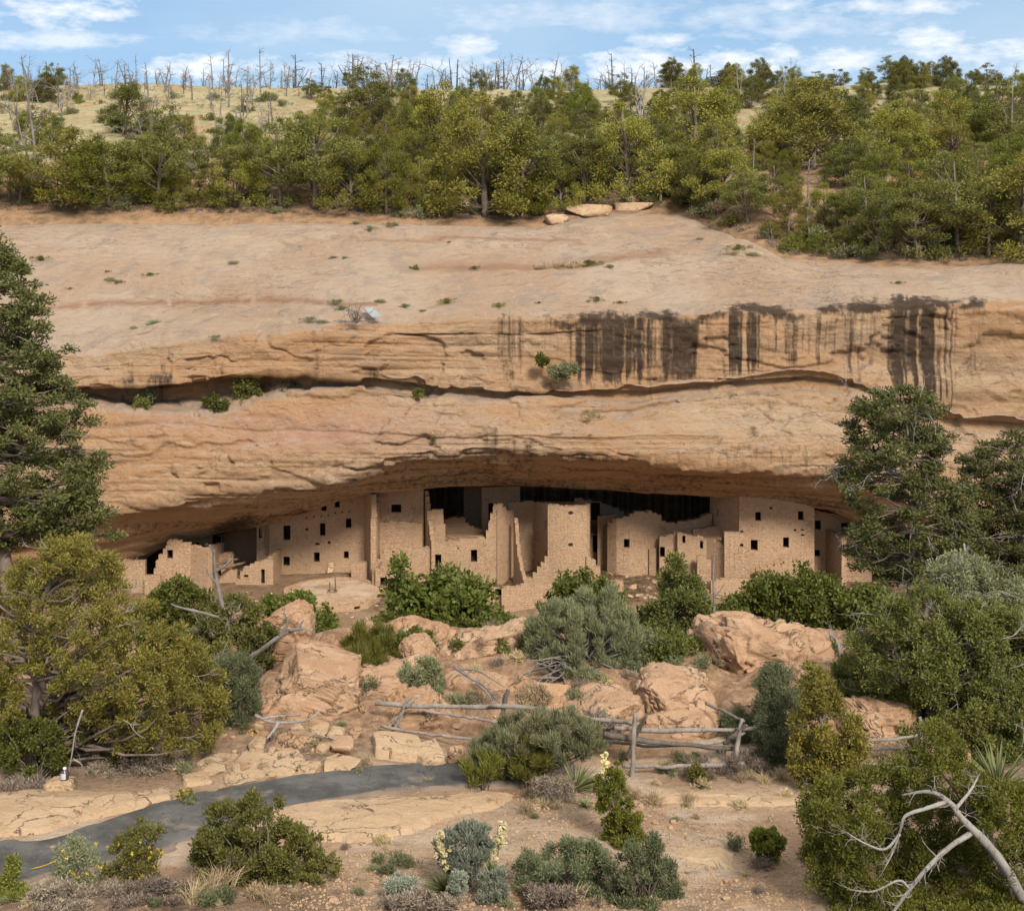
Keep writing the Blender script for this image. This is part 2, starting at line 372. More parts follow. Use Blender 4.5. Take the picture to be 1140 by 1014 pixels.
def mat_asphalt():
    m = NT('asphalt', 0.95, 0.05); P = m.geo().outputs['Position']
    a = m.noise(P, 1.1, 6, 0.65); b = m.noise(P, 18, 7, 0.75)
    c = m.mix(m.rng(a, 0.36, 0.66), (0.068, 0.064, 0.060), (0.130, 0.123, 0.115))
    c = m.mix(m.rng(b, 0.54, 0.68, 0, 0.5), c, (0.20, 0.195, 0.19))
    c = m.mix(m.rng(m.noise(m.mapv(P, (.8, .8, .8), (5, 1, 1)), 1, 7, 0.7), 0.56, 0.70, 0, 0.6), c, (0.27, 0.215, 0.165))
    cr = m.noise(m.mapv(P, (1, 1, 1), (2, 8, 1)), 0.6, 5, 0.6, 0.6)
    crack = m.rng(m.math('ABSOLUTE', m.math('SUBTRACT', cr, 0.5)), 0.0, 0.006, 1.0, 0.0)
    c = m.mix(m.math('MULTIPLY', crack, 0.7), c, (0.04, 0.04, 0.042))
    c = m.mix(m.attr('dust'), c, (0.36, 0.25, 0.165))
    return m.done(c, m.bump(b, 0.02, 0.8))
def mat_plain(name, c0, c1, rough=0.7, spec=0.3, sc=8, metal=0.0):
    m = NT(name, rough, spec); tc = m.N.new('ShaderNodeTexCoord'); m.b.inputs['Metallic'].default_value = metal
    n = m.noise(tc.outputs['Object'], sc, 5, 0.6)
    return m.done(m.mix(m.rng(n, 0.35, 0.65), c0, c1), m.bump(n, 0.01, 0.5))

M = dict(
    cliff=mat_cliff(), hill=mat_hill(), ground=mat_ground(), asphalt=mat_asphalt(),
    boulder=mat_rock('sandstone_boulder', (0.37, 0.205, 0.115), (0.46, 0.29, 0.175), (0.13, 0.083, 0.058), (0.55, 0.40, 0.275)),
    slab=mat_rock('pale_sandstone', (0.48, 0.315, 0.185), (0.54, 0.375, 0.235), (0.20, 0.13, 0.085), (0.56, 0.42, 0.28), 1.3, 0.45),
    masonry=mat_masonry('stone_masonry', (0.47, 0.285, 0.175), (0.63, 0.44, 0.29), (0.34, 0.21, 0.13)),
    plaster=mat_masonry('mud_plastered_masonry', (0.51, 0.32, 0.20), (0.60, 0.41, 0.27), (0.43, 0.27, 0.17)),
    soot_shade=mat_plain('unlit_room_dark', (0.03, 0.022, 0.017), (0.055, 0.038, 0.028), 0.95, 0.05, 2),  # darkness of unlit rooms painted as a near-black colour
    juniper=mat_leaf('juniper_foliage', (0.235, 0.22, 0.038), (0.165, 0.165, 0.032), (0.38, 0.34, 0.065)),
    juniper_dark=mat_leaf('dark_juniper_foliage', (0.08, 0.09, 0.024), (0.11, 0.115, 0.026), (0.19, 0.18, 0.042)),
    juniper_small=mat_leaf('bright_juniper_foliage', (0.14, 0.157, 0.021), (0.11, 0.13, 0.02), (0.22, 0.22, 0.035)),
    fir=mat_leaf('fir_foliage', (0.07, 0.078, 0.024), (0.09, 0.092, 0.026), (0.15, 0.145, 0.045), 0.15),
    pinyon=mat_leaf('pinyon_foliage', (0.11, 0.12, 0.03), (0.145, 0.15, 0.034), (0.24, 0.23, 0.055)),
    oak=mat_leaf('oak_leaves', (0.075, 0.090, 0.016), (0.10, 0.115, 0.020), (0.17, 0.175, 0.042), 0.35, 0.5),
    sage=mat_leaf('grey_green_foliage', (0.20, 0.205, 0.105), (0.16, 0.18, 0.09), (0.29, 0.28, 0.145)),
    silver=mat_leaf('silver_sage_foliage', (0.27, 0.29, 0.215), (0.21, 0.24, 0.17), (0.38, 0.39, 0.30)),
    blue=mat_leaf('blue_green_foliage', (0.125, 0.14, 0.07), (0.10, 0.12, 0.055), (0.20, 0.21, 0.105)),
    ephedra=mat_leaf('yellow_green_stems', (0.15, 0.155, 0.028), (0.11, 0.12, 0.022), (0.24, 0.22, 0.05)),
    yucca=mat_leaf('yucca_blades', (0.12, 0.15, 0.055), (0.16, 0.18, 0.07), (0.25, 0.25, 0.11), 0.15, 0.5),
    flower=mat_leaf('cream_petals', (0.72, 0.66, 0.36), (0.78, 0.74, 0.52), (0.80, 0.66, 0.24), 0.3),
    yellow=mat_leaf('yellow_petals', (0.62, 0.42, 0.03), (0.7, 0.5, 0.05), (0.7, 0.55, 0.1), 0.3),
    straw=mat_leaf('dry_grass', (0.42, 0.33, 0.18), (0.36, 0.27, 0.15), (0.55, 0.46, 0.28), 0.2),
    twig=mat_leaf('grey_twigs', (0.21, 0.165, 0.12), (0.15, 0.115, 0.085), (0.36, 0.30, 0.225), 0.05),
    bark=mat_wood('grey_brown_bark', (0.15, 0.11, 0.085), (0.22, 0.175, 0.14)),
    dead=mat_wood('silvery_dead_wood', (0.31, 0.28, 0.255), (0.22, 0.195, 0.175), (0.075, 0.062, 0.052)),
    burnt=mat_wood('charred_wood', (0.07, 0.058, 0.052), (0.14, 0.118, 0.105), (0.02, 0.02, 0.02)),
    grey_snag=mat_wood('weathered_snag', (0.24, 0.21, 0.19), (0.15, 0.13, 0.115), (0.06, 0.05, 0.045)),
    rail=mat_wood('weathered_rail', (0.27, 0.235, 0.205), (0.19, 0.16, 0.135), (0.06, 0.048, 0.04)),
    rail_dark=mat_wood('dark_rail', (0.10, 0.082, 0.07), (0.15, 0.125, 0.105), (0.03, 0.025, 0.02)),
    beam=mat_wood('old_roof_timber', (0.27, 0.17, 0.10), (0.20, 0.125, 0.078)),
)

# ------------------------------------------------------------------ cliff, hillside, ground
def li(px, tab):
    t = np.array(tab, float); return np.interp(px, t[:, 0], t[:, 1])
A_Y = [(-500, 238), (0, 236), (200, 237), (400, 243), (600, 247), (640, 238), (700, 231), (760, 233), (830, 262), (870, 285), (1000, 293), (1140, 292), (1640, 300)]
A_D = [(-500, 140), (0, 140), (600, 138), (760, 139), (850, 122), (1000, 116), (1140, 115), (1640, 114)]
B_Y = [(-500, 400), (0, 395), (130, 388), (200, 378), (300, 368), (400, 354), (520, 352), (640, 350), (800, 345), (900, 342), (1000, 334), (1140, 330), (1640, 325)]
C_Y = [(-500, 440), (0, 436), (100, 432), (200, 428), (250, 419), (300, 413), (340, 414), (400, 421), (480, 432), (560, 437), (650, 437), (720, 438), (800, 428), (900, 421), (960, 430), (1000, 446), (1060, 470), (1140, 475), (1640, 480)]
D_Y = [(-500, 452), (0, 450), (100, 455), (150, 470), (220, 466), (280, 452), (300, 443), (400, 431), (480, 440), (560, 444), (650, 445), (720, 446), (800, 437), (900, 430), (1000, 453), (1060, 474), (1140, 480), (1640, 486)]
REC = [(-500, 3), (100, 3.0), (250, 3.0), (300, 2.0), (360, 1.2), (420, .75), (560, .5), (700, .35), (900, .4), (1000, .2), (1080, .1), (1640, .1)]
F_Y = [(-500, 640), (-100, 610), (60, 580), (130, 567), (144, 563), (225, 547), (291, 544), (344, 537), (383, 527), (420, 518), (480, 506), (560, 502), (650, 506), (750, 513), (850, 521), (930, 531), (1000, 548), (1060, 580), (1140, 600), (1640, 620)]
G_Y = [(-500, 700), (-100, 680), (60, 650), (130, 634), (160, 621), (191, 603), (236, 594), (288, 583), (330, 573), (370, 558), (420, 548), (474, 545), (574, 545), (690, 548), (792, 554), (823, 553), (881, 557), (905, 564), (934, 572), (960, 586), (990, 610), (1030, 640), (1140, 650), (1640, 660)]
YC = lambda px: li(px, [(-500, 97), (100, 95.5), (400, 95), (900, 95), (1140, 94), (1640, 92)])
G_D = lambda px: li(px, [(-500, 97), (130, 98.5), (240, 99.3), (300, 99.6), (400, 99.4), (440, 98.6), (690, 98.4), (800, 98), (905, 97.8), (990, 97), (1060, 95.5), (1640, 93)])
FLOOR = lambda px: li(px, [(-500, -27), (150, -26.9), (300, -26.6), (420, -26.6), (600, -26.4), (690, -25.7), (830, -25.6), (960, -26), (1640, -27)])

def fan(px, py, Y): return S3((px - CX) / F * Y, Y, (HY - py) / F * Y)
def build_cliff():
    px = np.concatenate([np.linspace(-500, -14, 60), np.linspace(-12, 1152, 540), np.linspace(1154, 1640, 60)])
    yA, dA, yB, yC, yD, rec, yF, yG = (li(px, t) for t in (A_Y, A_D, B_Y, C_Y, D_Y, REC, F_Y, G_Y))
    yc, gd, fl = YC(px), G_D(px), FLOOR(px)
    lines = []; rows = []
    def add(pt, n): lines.append(pt); rows.append(n)
    add(fan(px, yA - 4, dA + 14) - np.array([0, 0, 2.0]), 0)
    add(fan(px, yA, dA), 8)
    s1 = fan(px, yB - 24, yc + 8.5)
    a, b = fan(px, yA, dA), s1
    add(b, 66)                                                   # bare slickrock slope
    add(fan(px, yB - 9, yc + 3.4), 10)
    add(fan(px, yB + 3, yc + 1.0), 9)
    add(fan(px, yB + 16, yc + 0.35), 10)
    add(fan(px, .35 * yB + .65 * yC, yc + 0.1), 24)
    lipc = fan(px, yC, yc - 0.25); add(lipc, 20)
    z = lipc[:, 2]
    add(S3(lipc[:, 0], yc + rec, z + .15), 6)
    kf = fan(px, yC + .62 * (yD - yC), yc + rec); add(kf, 7)
    add(fan(px, yD, yc - 0.55), 7)
    add(fan(px, yD + .18 * (yF - yD), yc - 1.1), 14)
    add(fan(px, yD + .62 * (yF - yD), yc - 2.3), 32)
    add(fan(px, yF - 4, yc - 2.7), 24)
    add(fan(px, yF + .12 * (yG - yF), yc - 2.1), 9)
    g = fan(px, yG, gd); add(g, 34)
    add(S3(g[:, 0], g[:, 1] + 1.2, g[:, 2] + 0.25), 5)
    open_ = sstep(100, 160, px) * (1 - sstep(955, 1000, px))       # the alcove: how far it runs back
    back = gd + 1.6 + 12.0 * open_
    add(S3((px - CX) / F * back, back, g[:, 2] + 0.25 + 0.3 * open_), 12)
    add(S3((px - CX) / F * back, back, np.minimum(fl + li(px, [(0, 0), (640, .2), (700, .9), (800, .4), (900, 0)]), g[:, 2] - .5)), 12)
    ff = li(px, [(-500, 92), (150, 94), (300, 90.5), (420, 90.5), (470, 96), (600, 95.8), (690, 93.5), (830, 95.5), (930, 96), (1000, 94), (1640, 90)])
    fl2 = fl - li(px, [(0, .3), (300, 0), (420, 0), (470, .2), (600, .3), (700, 1.4), (800, .7), (900, .5)])
    add(S3((px - CX) / F * ff, ff, fl2), 34)
    add(S3((px - CX) / F * (ff - 3), ff - 3, fl2 - 2.2), 12)
    add(S3((px - CX) / F * 70, 70 + 0 * px, -34 + 0 * px), 16)
    add(S3((px - CX) / F * 55, 55 + 0 * px, -37 + 0 * px), 4)
    out = [lines[0][None]]; rid = [np.zeros(1)]
    for k in range(1, len(lines)):
        t = (np.arange(1, rows[k] + 1) / rows[k])[:, None, None]
        out.append(lines[k - 1][None] * (1 - t) + lines[k][None] * t); rid.append(k - 1 + t[:, 0, 0])
    G = np.concatenate(out); rid = np.concatenate(rid)
    # soften the joints a little
    for _ in range(2):
        H = G.copy(); H[1:-1] = .25 * G[:-2] + .5 * G[1:-1] + .25 * G[2:]; G = H
    du = np.gradient(G, axis=1); dv = np.gradient(G, axis=0)
    nrm = np.cross(dv, du); nrm /= np.linalg.norm(nrm, axis=2)[..., None] + 1e-9
    base = G.copy()
    wall = ((rid > 4.2) & (rid < 16.0)).astype(float)[:, None]
    wall = np.clip(np.convolve(np.pad(wall[:, 0], 6, mode='edge'), np.ones(13) / 13, 'valid'), 0, 1)[:, None]
    x, y, z = base[..., 0], base[..., 1], base[..., 2]
    warp = fbm(S3(x * .06, y * .06, z * .10), 3, 5)
    big = fbm(S3(x * .05, y * .05, z * .13), 4, 11) * 0.95
    bed = z * 1.0 + .7 * warp
    def beds(sc, sd, prot, groove, gw):
        q = z * sc + .30 * vnoise(S3(x * .035, 0 * x, z * .1), sd) + .10 * vnoise(S3(x * .2, 0 * x, z * .3), sd + 1); i = np.floor(q); f = q - i
        amp = vnoise(S3(x * .05 + i * 13.7, i * 7.13, 0 * x), sd + 2) + .5 * vnoise(S3(x * .17 + i * 5.7, i * 3.13, 0 * x), sd + 3)
        on = sstep(-.05, .25, vnoise(S3(x * .07 + i * 3.31, i * 1.7, 0 * x), sd + 4))
        e = np.minimum(f, 1 - f) / sc
        return amp * prot * (1 - .55 * np.abs(2 * f - 1) ** 4) - groove * on * np.exp(-(e / gw) ** 2)
    PXb = CX + F * x / y; PYb = HY - F * z / y
    rg_ = sstep(-.25, .45, fbm(S3(x * .045, 0 * x, z * .12), 3, 19)); calm = sstep(540, 600, PXb) * ((rid > 4) & (rid < 9))[:, None]
    bm_ = (.08 + .50 * rg_) * (1 - .8 * calm); bm_ = np.maximum(bm_, .7 * np.exp(-((PYb - li(PXb, F_Y) + 6) / 22) ** 2)); bm_ = np.maximum(bm_, .7 * sstep(360, 400, PXb) * (1 - sstep(540, 590, PXb)) * ((rid > 3) & (rid < 7))[:, None])
    led = (beds(.42, 21, .38, .30, .15) * (.30 + .5 * bm_) + beds(1.15, 31, .17, .24, .09) * bm_ + beds(2.9, 41, .06, .10, .06) * bm_)
    led = led + .13 * (1 - np.abs(fbm(S3(x * .30, y * .3, z * .55), 4, 25)) * 2.4).clip(-1, 1) * .6 + fbm(S3(x * 1.1, y * 1.1, z * 2.2), 3, 27) * .05
    mid = fbm(S3(x * .35, y * .35, z * .9), 4, 31) * .14 + (.35 - np.abs(fbm(S3(x * .22, y * .22, z * .42), 5, 33))).clip(-.2, 1) * -.30
    # blocks that have spalled off, with sharp edges
    sp = fbm(S3(x * .13, y * .13, z * .36), 5, 41); spal = -(sstep(.26, .30, sp)) * .32 + (sstep(.26, .30, -sp)) * .20
    dw = big + led + mid + spal
    ceil_ = ((rid > 14.0) & (rid < 17)).astype(float)[:, None]
    smear = vnoise(S3(x * .10, y * 1.4, z * 1.4), 51) * .16
    ds = fbm(S3(x * .09, y * .09, z * .2), 4, 61) * .40 + fbm(S3(x * .6, y * .35, z * .5), 4, 71) * .10
    # low steps of bedding across the slickrock
    stp = vnoise(S3(x * .012, y * .10 + .8 * warp, 0 * x), 81); ds = ds + sstep(.0, .06, stp) * .35 + sstep(.1, .15, vnoise(S3(x * .03 + 5, y * .22 + warp, 0 * x), 82)) * .20 + sstep(.1, .16, vnoise(S3(x * .07 + 9, y * .5 + 1.5 * warp, 0 * x), 83)) * .10 + (.3 - np.abs(fbm(S3(x * .14, y * .22, 0 * x), 4, 84))).clip(-.1, 1) * -.5
    dd = dw * wall * (1 - .80 * sstep(13.2, 15, rid)[:, None]) + smear * ceil_ + ds * (1 - wall) * (rid < 6)[:, None] * sstep(1.0, 1.35, rid)[:, None]
    fl_ = (rid > 18)[:, None]
    dd = dd + fl_ * (fbm(S3(x * .5, y * .5, z * .5), 4, 91) * .12) * 1.0
    G = base + nrm * dd[..., None]
    # attributes, from photo columns and rows of the undisplaced surface
    PX = CX + F * x / y; PY = HY - F * z / y
    st = np.zeros_like(x)
    n1 = vnoise(S3(PX * .16, PY * .004, 0 * x), 7); n2 = vnoise(S3(PX * .45, PY * .012, 0 * x), 8)
    def streak(x0, x1, y0, y1, s, tilt=0.0, soft=4.0):
        nonlocal st
        q = PX + tilt * (PY - y0)
        e = sstep(x0 - soft, x0 + soft, q + 3 * n2) * (1 - sstep(x1 - soft, x1 + soft, q + 3 * n2))
        f = sstep(y0 - 5, y0 + 3, PY) * (1 - sstep(y1 - 26, y1 + 8, PY + 16 * n1))
        st = np.maximum(st, e * f * s)
    face = ((rid > 3.2) & (rid < 9.2))[:, None]
    for a_ in [(640, 965, 341, 356, .75), (560, 660, 346, 356, .35), (850, 1090, 334, 356, .72),
               (548, 574, 362, 436, .40), (600, 612, 366, 430, .25), (612, 637, 352, 437, .62), (640, 648, 358, 420, .3), (650, 672, 352, 440, .78), (676, 690, 352, 440, .72),
               (696, 702, 356, 420, .4), (718, 742, 350, 445, .85), (742, 782, 350, 442, .8), (786, 794, 352, 430, .55), (800, 812, 352, 436, .65), (814, 824, 350, 415, .5),
               (843, 864, 352, 434, .78), (906, 914, 356, 412, .5), (924, 932, 356, 405, .45), (950, 957, 356, 404, .55), (972, 978, 356, 398, .4), (985, 991, 356, 415, .5),
               (1003, 1026, 348, 446, .82), (1028, 1056, 350, 430, .55), (1064, 1070, 356, 420, .55), (1074, 1079, 356, 400, .4), (1050, 1058, 430, 470, .6),
               (200, 248, 398, 432, .55), (262, 288, 402, 428, .45), (292, 345, 395, 418, .42), (345, 372, 385, 402, .45), (130, 180, 405, 434, .4), (430, 470, 372, 430, .22), (500, 512, 380, 432, .25)]:
        streak(*a_)
    win = li(PX, [(520, 0), (548, .55), (575, .58), (605, .66), (640, .92), (790, .95), (840, .86), (875, .66), (905, .70), (990, .74), (1003, 1.05), (1060, .82), (1092, .3), (1115, 0)])
    v = .60 + .45 * vnoise(S3(PX * .055, 0 * x, 0 * x), 101) + .40 * vnoise(S3(PX * .16, PY * .003, 0 * x), 102) + .30 * vnoise(S3(PX * .42, PY * .006, 0 * x), 103) + .30 * vnoise(S3(PX * .85, PY * .008, 0 * x), 113)
    st0 = PX + 5 * fbm(S3(PX * .02, PY * .05, 0 * x), 3, 107)
    y1 = li(PX, C_Y) - 62 * np.clip(.75 - v, 0, 1) - 10 * (1 - win)
    band = win * (.30 + .70 * sstep(.20, .95, v + .45 * (win - .5))) * (1 - sstep(y1 - 22, y1 + 6, PY)) * sstep(-9, 8, PY - li(PX, B_Y) - 8 * fbm(S3(PX * .05, 0 * x, 0 * x), 4, 110))
    strip = .95 * np.exp(-((PY - li(PX, B_Y) - 4 - 5 * fbm(S3(PX * .035, 0 * x, 0 * x), 4, 108)) / 8) ** 2) * sstep(560, 650, PX) * (1 - sstep(1085, 1110, PX)) * sstep(-1.1, .1, fbm(S3(PX * .03, PY * .11, 0 * x), 4, 104))
    lo = .34 * sstep(.0, .6, vnoise(S3(PX * .07, PY * .004, 0 * x), 105)) * (1 - sstep(540, 600, PX)) * sstep(-6, 12, PY - li(PX, B_Y)) + .30 * np.exp(-((PY - li(PX, C_Y) + 6) / 8) ** 2) * sstep(-.3, .3, vnoise(S3(PX * .02, 0 * x, 0 * x), 106))
    st = np.maximum.reduce([.45 * st, .92 * band, 1.0 * strip * np.ones_like(st), lo]) * face
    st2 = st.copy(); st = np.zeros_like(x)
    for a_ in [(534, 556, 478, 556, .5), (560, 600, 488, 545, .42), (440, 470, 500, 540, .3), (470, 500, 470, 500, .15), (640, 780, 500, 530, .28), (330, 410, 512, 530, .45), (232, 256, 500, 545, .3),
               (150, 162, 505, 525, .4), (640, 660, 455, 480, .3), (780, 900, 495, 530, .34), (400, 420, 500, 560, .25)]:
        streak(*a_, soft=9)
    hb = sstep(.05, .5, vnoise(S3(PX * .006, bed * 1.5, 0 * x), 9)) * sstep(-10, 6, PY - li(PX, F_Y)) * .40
    soot_shade = .85 * np.exp(-(((PX - 258) / 34) ** 2 + ((PY - 580 + (PX - 258) * .3) / 12) ** 2)) + .5 * np.exp(-(((PX - 330) / 60) ** 2 + ((PY - 566 + (PX - 330) * .3) / 7) ** 2))
    dark_in = ((rid > 16) & (rid < 19))[:, None] * .5 * (sstep(300, 420, PX))  # even darker tone over the alcove's roof, back wall and floor
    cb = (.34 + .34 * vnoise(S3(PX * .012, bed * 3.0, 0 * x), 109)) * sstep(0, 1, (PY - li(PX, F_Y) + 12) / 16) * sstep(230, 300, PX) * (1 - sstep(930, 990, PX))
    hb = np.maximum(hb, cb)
    st = np.maximum(np.maximum(st, hb), np.maximum(soot_shade, dark_in)) * ((rid > 10) & (rid < 19))[:, None]
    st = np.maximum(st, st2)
    red = .75 * np.exp(-((PY - li(PX, [(0, 347), (100, 336), (200, 334), (300, 333), (400, 338)])) / 2.2) ** 2) * (PX < 420) * (rid < 6)[:, None] * sstep(-.4, .2, n1 + .4)
    red = np.maximum(red, .55 * np.exp(-((PY - li(PX, [(430, 305), (520, 302), (640, 300), (740, 285)])) / 5) ** 2) * sstep(420, 500, PX) * (1 - sstep(720, 770, PX)) * (rid < 6)[:, None])
    red = np.maximum(red, .5 * np.exp(-((PY - li(PX, [(380, 271), (520, 269), (680, 273)])) / 1.6) ** 2) * sstep(370, 420, PX) * (1 - sstep(640, 690, PX)))
    pink = np.exp(-(((PX - 380) / 130) ** 2 + ((PY - 480 + .03 * (PX - 380)) / 22) ** 2)) * .8 + .5 * np.exp(-(((PX - 185) / 40) ** 2 + ((PY - 470) / 14) ** 2)) + .5 * np.exp(-(((PX - 880) / 50) ** 2 + ((PY - 465) / 12) ** 2)) * 0
    pink = pink * (rid > 8)[:, None] * (rid < 15)[:, None]
    dust = (rid > 18.5)[:, None] * np.ones_like(x)
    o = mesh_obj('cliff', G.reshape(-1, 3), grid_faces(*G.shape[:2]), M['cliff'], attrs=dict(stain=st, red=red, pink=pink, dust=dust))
    return struct(o)
build_cliff()

SKY_Y = [(-800, 100), (0, 98), (200, 94), (400, 97), (600, 99), (760, 98), (1000, 96), (1140, 98), (2000, 100)]
YS = 262.0
def hill_z(x, Y):
    x = np.asarray(x, float); Y = np.asarray(Y, float)
    px = np.clip(CX + F * x / Y, -500, 1640)
    dA = li(px, A_D) - 4; zA = (HY - li(px, A_Y)) / F * dA - .35
    zS = (HY - li(px, SKY_Y)) / F * YS
    t = (Y - dA) / (YS - dA)
    z = np.where(t < 1, zA + (zS - zA) * t + (1 - sstep(0, .12, t)) * 0, zS + (Y - YS) * .012)
    # a short steep bank behind the slickrock
    z = z + 1.6 * sstep(0.0, .06, t) * (1 - sstep(.1, .6, t))
    z = z + np.minimum(t, 0) * 75
    amp = .5 * sstep(.02, .12, t)
    return z + amp * fbm(S3(x * .05, Y * .05, 0 * x), 4, 3) * 1.2
def build_hill():
    px = np.concatenate([np.linspace(-500, -20, 30), np.linspace(-10, 1150, 230), np.linspace(1160, 1640, 30)])
    dA = li(px, A_D) - 4
    ts = np.concatenate([np.linspace(-.03, 1, 130), 1 + np.linspace(.02, 1, 16) ** 2 * 10])
    Y = dA[None] + ts[:, None] * (YS - dA)[None]
    x = (px[None] - CX) / F * Y
    z = hill_z(x, Y)
    red = (1 - sstep(.05, .26, ts))[:, None] * np.ones_like(x) * (0.9 + .0 * x)
    red = np.maximum(red, sstep(760, 860, px)[None] * (1 - sstep(.25, .55, ts))[:, None] * .8)
    o = mesh_obj('hillside', S3(x, Y, z).reshape(-1, 3), grid_faces(*x.shape), M['hill'], attrs=dict(red=red))
    struct(o)
    # land that runs on to the horizon, both sides and behind
    s = 2500.0
    q = mesh_obj('plain', [(-s, -s, -60), (s, -s, -60), (s, 3 * s, -60), (-s, 3 * s, -60)], np.array([[0, 1, 2, 3]]), M['hill'], attrs=dict(red=[0] * 4))
    struct(q)
build_hill()

# near ground: a smooth surface through measured points
GP = [(-400, 1060, 17), (0, 1060, 17), (400, 1060, 17), (800, 1060, 17), (1140, 1060, 17), (1500, 1060, 17),
      (-300, 1000, 20), (0, 1000, 20), (300, 1000, 20), (570, 1014, 19.5), (900, 1014, 19.5), (1140, 1010, 19.5), (1400, 1010, 19.5),
      (570, 935, 22.6), (800, 935, 22.6), (1000, 930, 22.8), (1300, 930, 22.8), (0, 932, 22.8), (-300, 932, 22.8), (200, 912, 23.8), (380, 893, 24.6),
      (100, 882, 25), (0, 872, 26), (-300, 872, 26), (200, 870, 26), (300, 868, 25.9), (400, 852, 26.8), (500, 852, 27.2), (560, 862, 26.4), (620, 872, 25.8),
      (290, 835, 27.4), (320, 812, 28.4), (350, 770, 31), (350, 715, 34), (480, 815, 28.8), (540, 785, 30.3), (540, 745, 32.5), (540, 712, 35),
      (700, 868, 26.4), (820, 857, 27), (960, 862, 27), (1200, 865, 26.6), (700, 805, 29.4), (760, 785, 30.2), (820, 750, 32), (850, 715, 35),
      (1000, 820, 28.6), (1000, 765, 31.5), (1140, 805, 29), (1140, 745, 33), (1000, 710, 36), (1400, 800, 29),
      (0, 805, 30), (100, 745, 34), (200, 730, 36), (-300, 800, 30), (-300, 730, 36)]
def tps_fit():
    pts = [P3(*g) for g in GP]
    for xx in (-34, -17, 0, 17, 34):
        pts += [np.array([xx, 42, -14.2]), np.array([xx, 50, -20]), np.array([xx, 58, -30])]
    for xx in (-20, -8, 8, 20): pts += [np.array([xx, 11, -8.9]), np.array([xx, 3, -7.5])]
    pts = np.array(pts); X = pts[:, :2]; n = len(X)
    r2 = ((X[:, None] - X[None]) ** 2).sum(-1)
    K = np.where(r2 > 0, r2 * np.log(r2 + 1e-12), 0) + np.eye(n) * 2.0
    A = np.zeros((n + 3, n + 3)); A[:n, :n] = K; A[:n, n] = 1; A[:n, n + 1:] = X; A[n, :n] = 1; A[n + 1:, :n] = X.T
    w = np.linalg.solve(A, np.concatenate([pts[:, 2], [0, 0, 0]]))
    return X, w
TX, TW = tps_fit()
def ground0(x, Y):
    x = np.asarray(x, float); Y = np.asarray(Y, float); sh = np.broadcast(x, Y).shape
    q = np.stack([np.broadcast_to(x, sh).ravel(), np.broadcast_to(Y, sh).ravel()], -1); n = len(TX); out = np.empty(len(q))
    for i in range(0, len(q), 20000):
        c = q[i:i + 20000]; r2 = ((c[:, None] - TX[None]) ** 2).sum(-1)
        out[i:i + 20000] = (np.where(r2 > 0, r2 * np.log(r2 + 1e-12), 0) @ TW[:n]) + TW[n] + c @ TW[n + 1:]
    return out.reshape(sh)
def ground_z(x, Y):
    x = np.asarray(x, float); Y = np.asarray(Y, float)
    return ground0(x, Y) + fbm(S3(x * .5, Y * .5, 0 * x), 4, 15) * .07 + sstep(27.6, 30, Y) * (fbm(S3(x * .45, Y * .45, 0 * x + 4), 4, 16) * .24 + (.28 - np.abs(fbm(S3(x * .9, Y * .9, 0 * x + 8), 4, 18))) * .42)
def hit(px, py, lo=12.0, hi=44.0):
    """Where the sight line through a photo pixel meets the near ground."""
    Y = np.linspace(lo, hi, 500); p = fan(px, py, Y); d = p[:, 2] - ground_z(p[:, 0], Y)
    i = np.argmax(d < 0) if (d < 0).any() else len(Y) - 1
    i = max(i, 1); t = d[i - 1] / (d[i - 1] - d[i] + 1e-12) if d[i] < 0 else 1
    return P3(px, py, Y[i - 1] + t * (Y[i] - Y[i - 1]))
def build_ground():
    us = np.linspace(-1.15, 1.15, 420) ; us = us * .55
    Ys = np.concatenate([np.linspace(2, 16, 24), np.linspace(16.1, 38, 330), np.linspace(38.4, 60, 50)])
    x = us[None] * Ys[:, None]; x[:24] = us[None] * 17
    Y = Ys[:, None] + 0 * x
    z = ground_z(x, Y)
    PX, PY = CX + F * x / Y, HY - F * z / Y
    litter_gap = np.exp(-(((PX - 620) / 80) ** 2 + ((PY - 895) / 22) ** 2)) * .5 + .75 * np.exp(-(((PX - 330) / 120) ** 2 + ((PY - 1010) / 32) ** 2)) + .6 * np.exp(-(((PX - 100) / 150) ** 2 + ((PY - 862) / 14) ** 2)) + .7 * (PX < 240) * sstep(985, 1002, PY)
    litter_gap = np.maximum(litter_gap, .45 * np.exp(-(((PX - 780) / 90) ** 2 + ((PY - 870) / 10) ** 2)))
    litter_gap = np.maximum(litter_gap, .75 * sstep(940, 1000, PX) * (1 - sstep(30, 33, Y)))
    litter_gap = np.maximum(litter_gap, .9 * np.exp(-(((PX - 340) / 90) ** 2 + ((PY - 835) / 24) ** 2)))  # dark gaps of the slab heap painted into the ground colour as shade
    litter_gap = np.maximum(litter_gap, .55 * np.exp(-(((PX - 500) / 150) ** 2 + ((PY - 1015) / 26) ** 2)))
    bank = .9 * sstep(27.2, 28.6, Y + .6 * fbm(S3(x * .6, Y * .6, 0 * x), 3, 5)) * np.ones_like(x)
    struct(mesh_obj('ground', S3(x, Y, z).reshape(-1, 3), grid_faces(*x.shape), M['ground'], attrs=dict(litter=np.clip(litter_gap, 0, 1), bank=bank)))
build_ground()

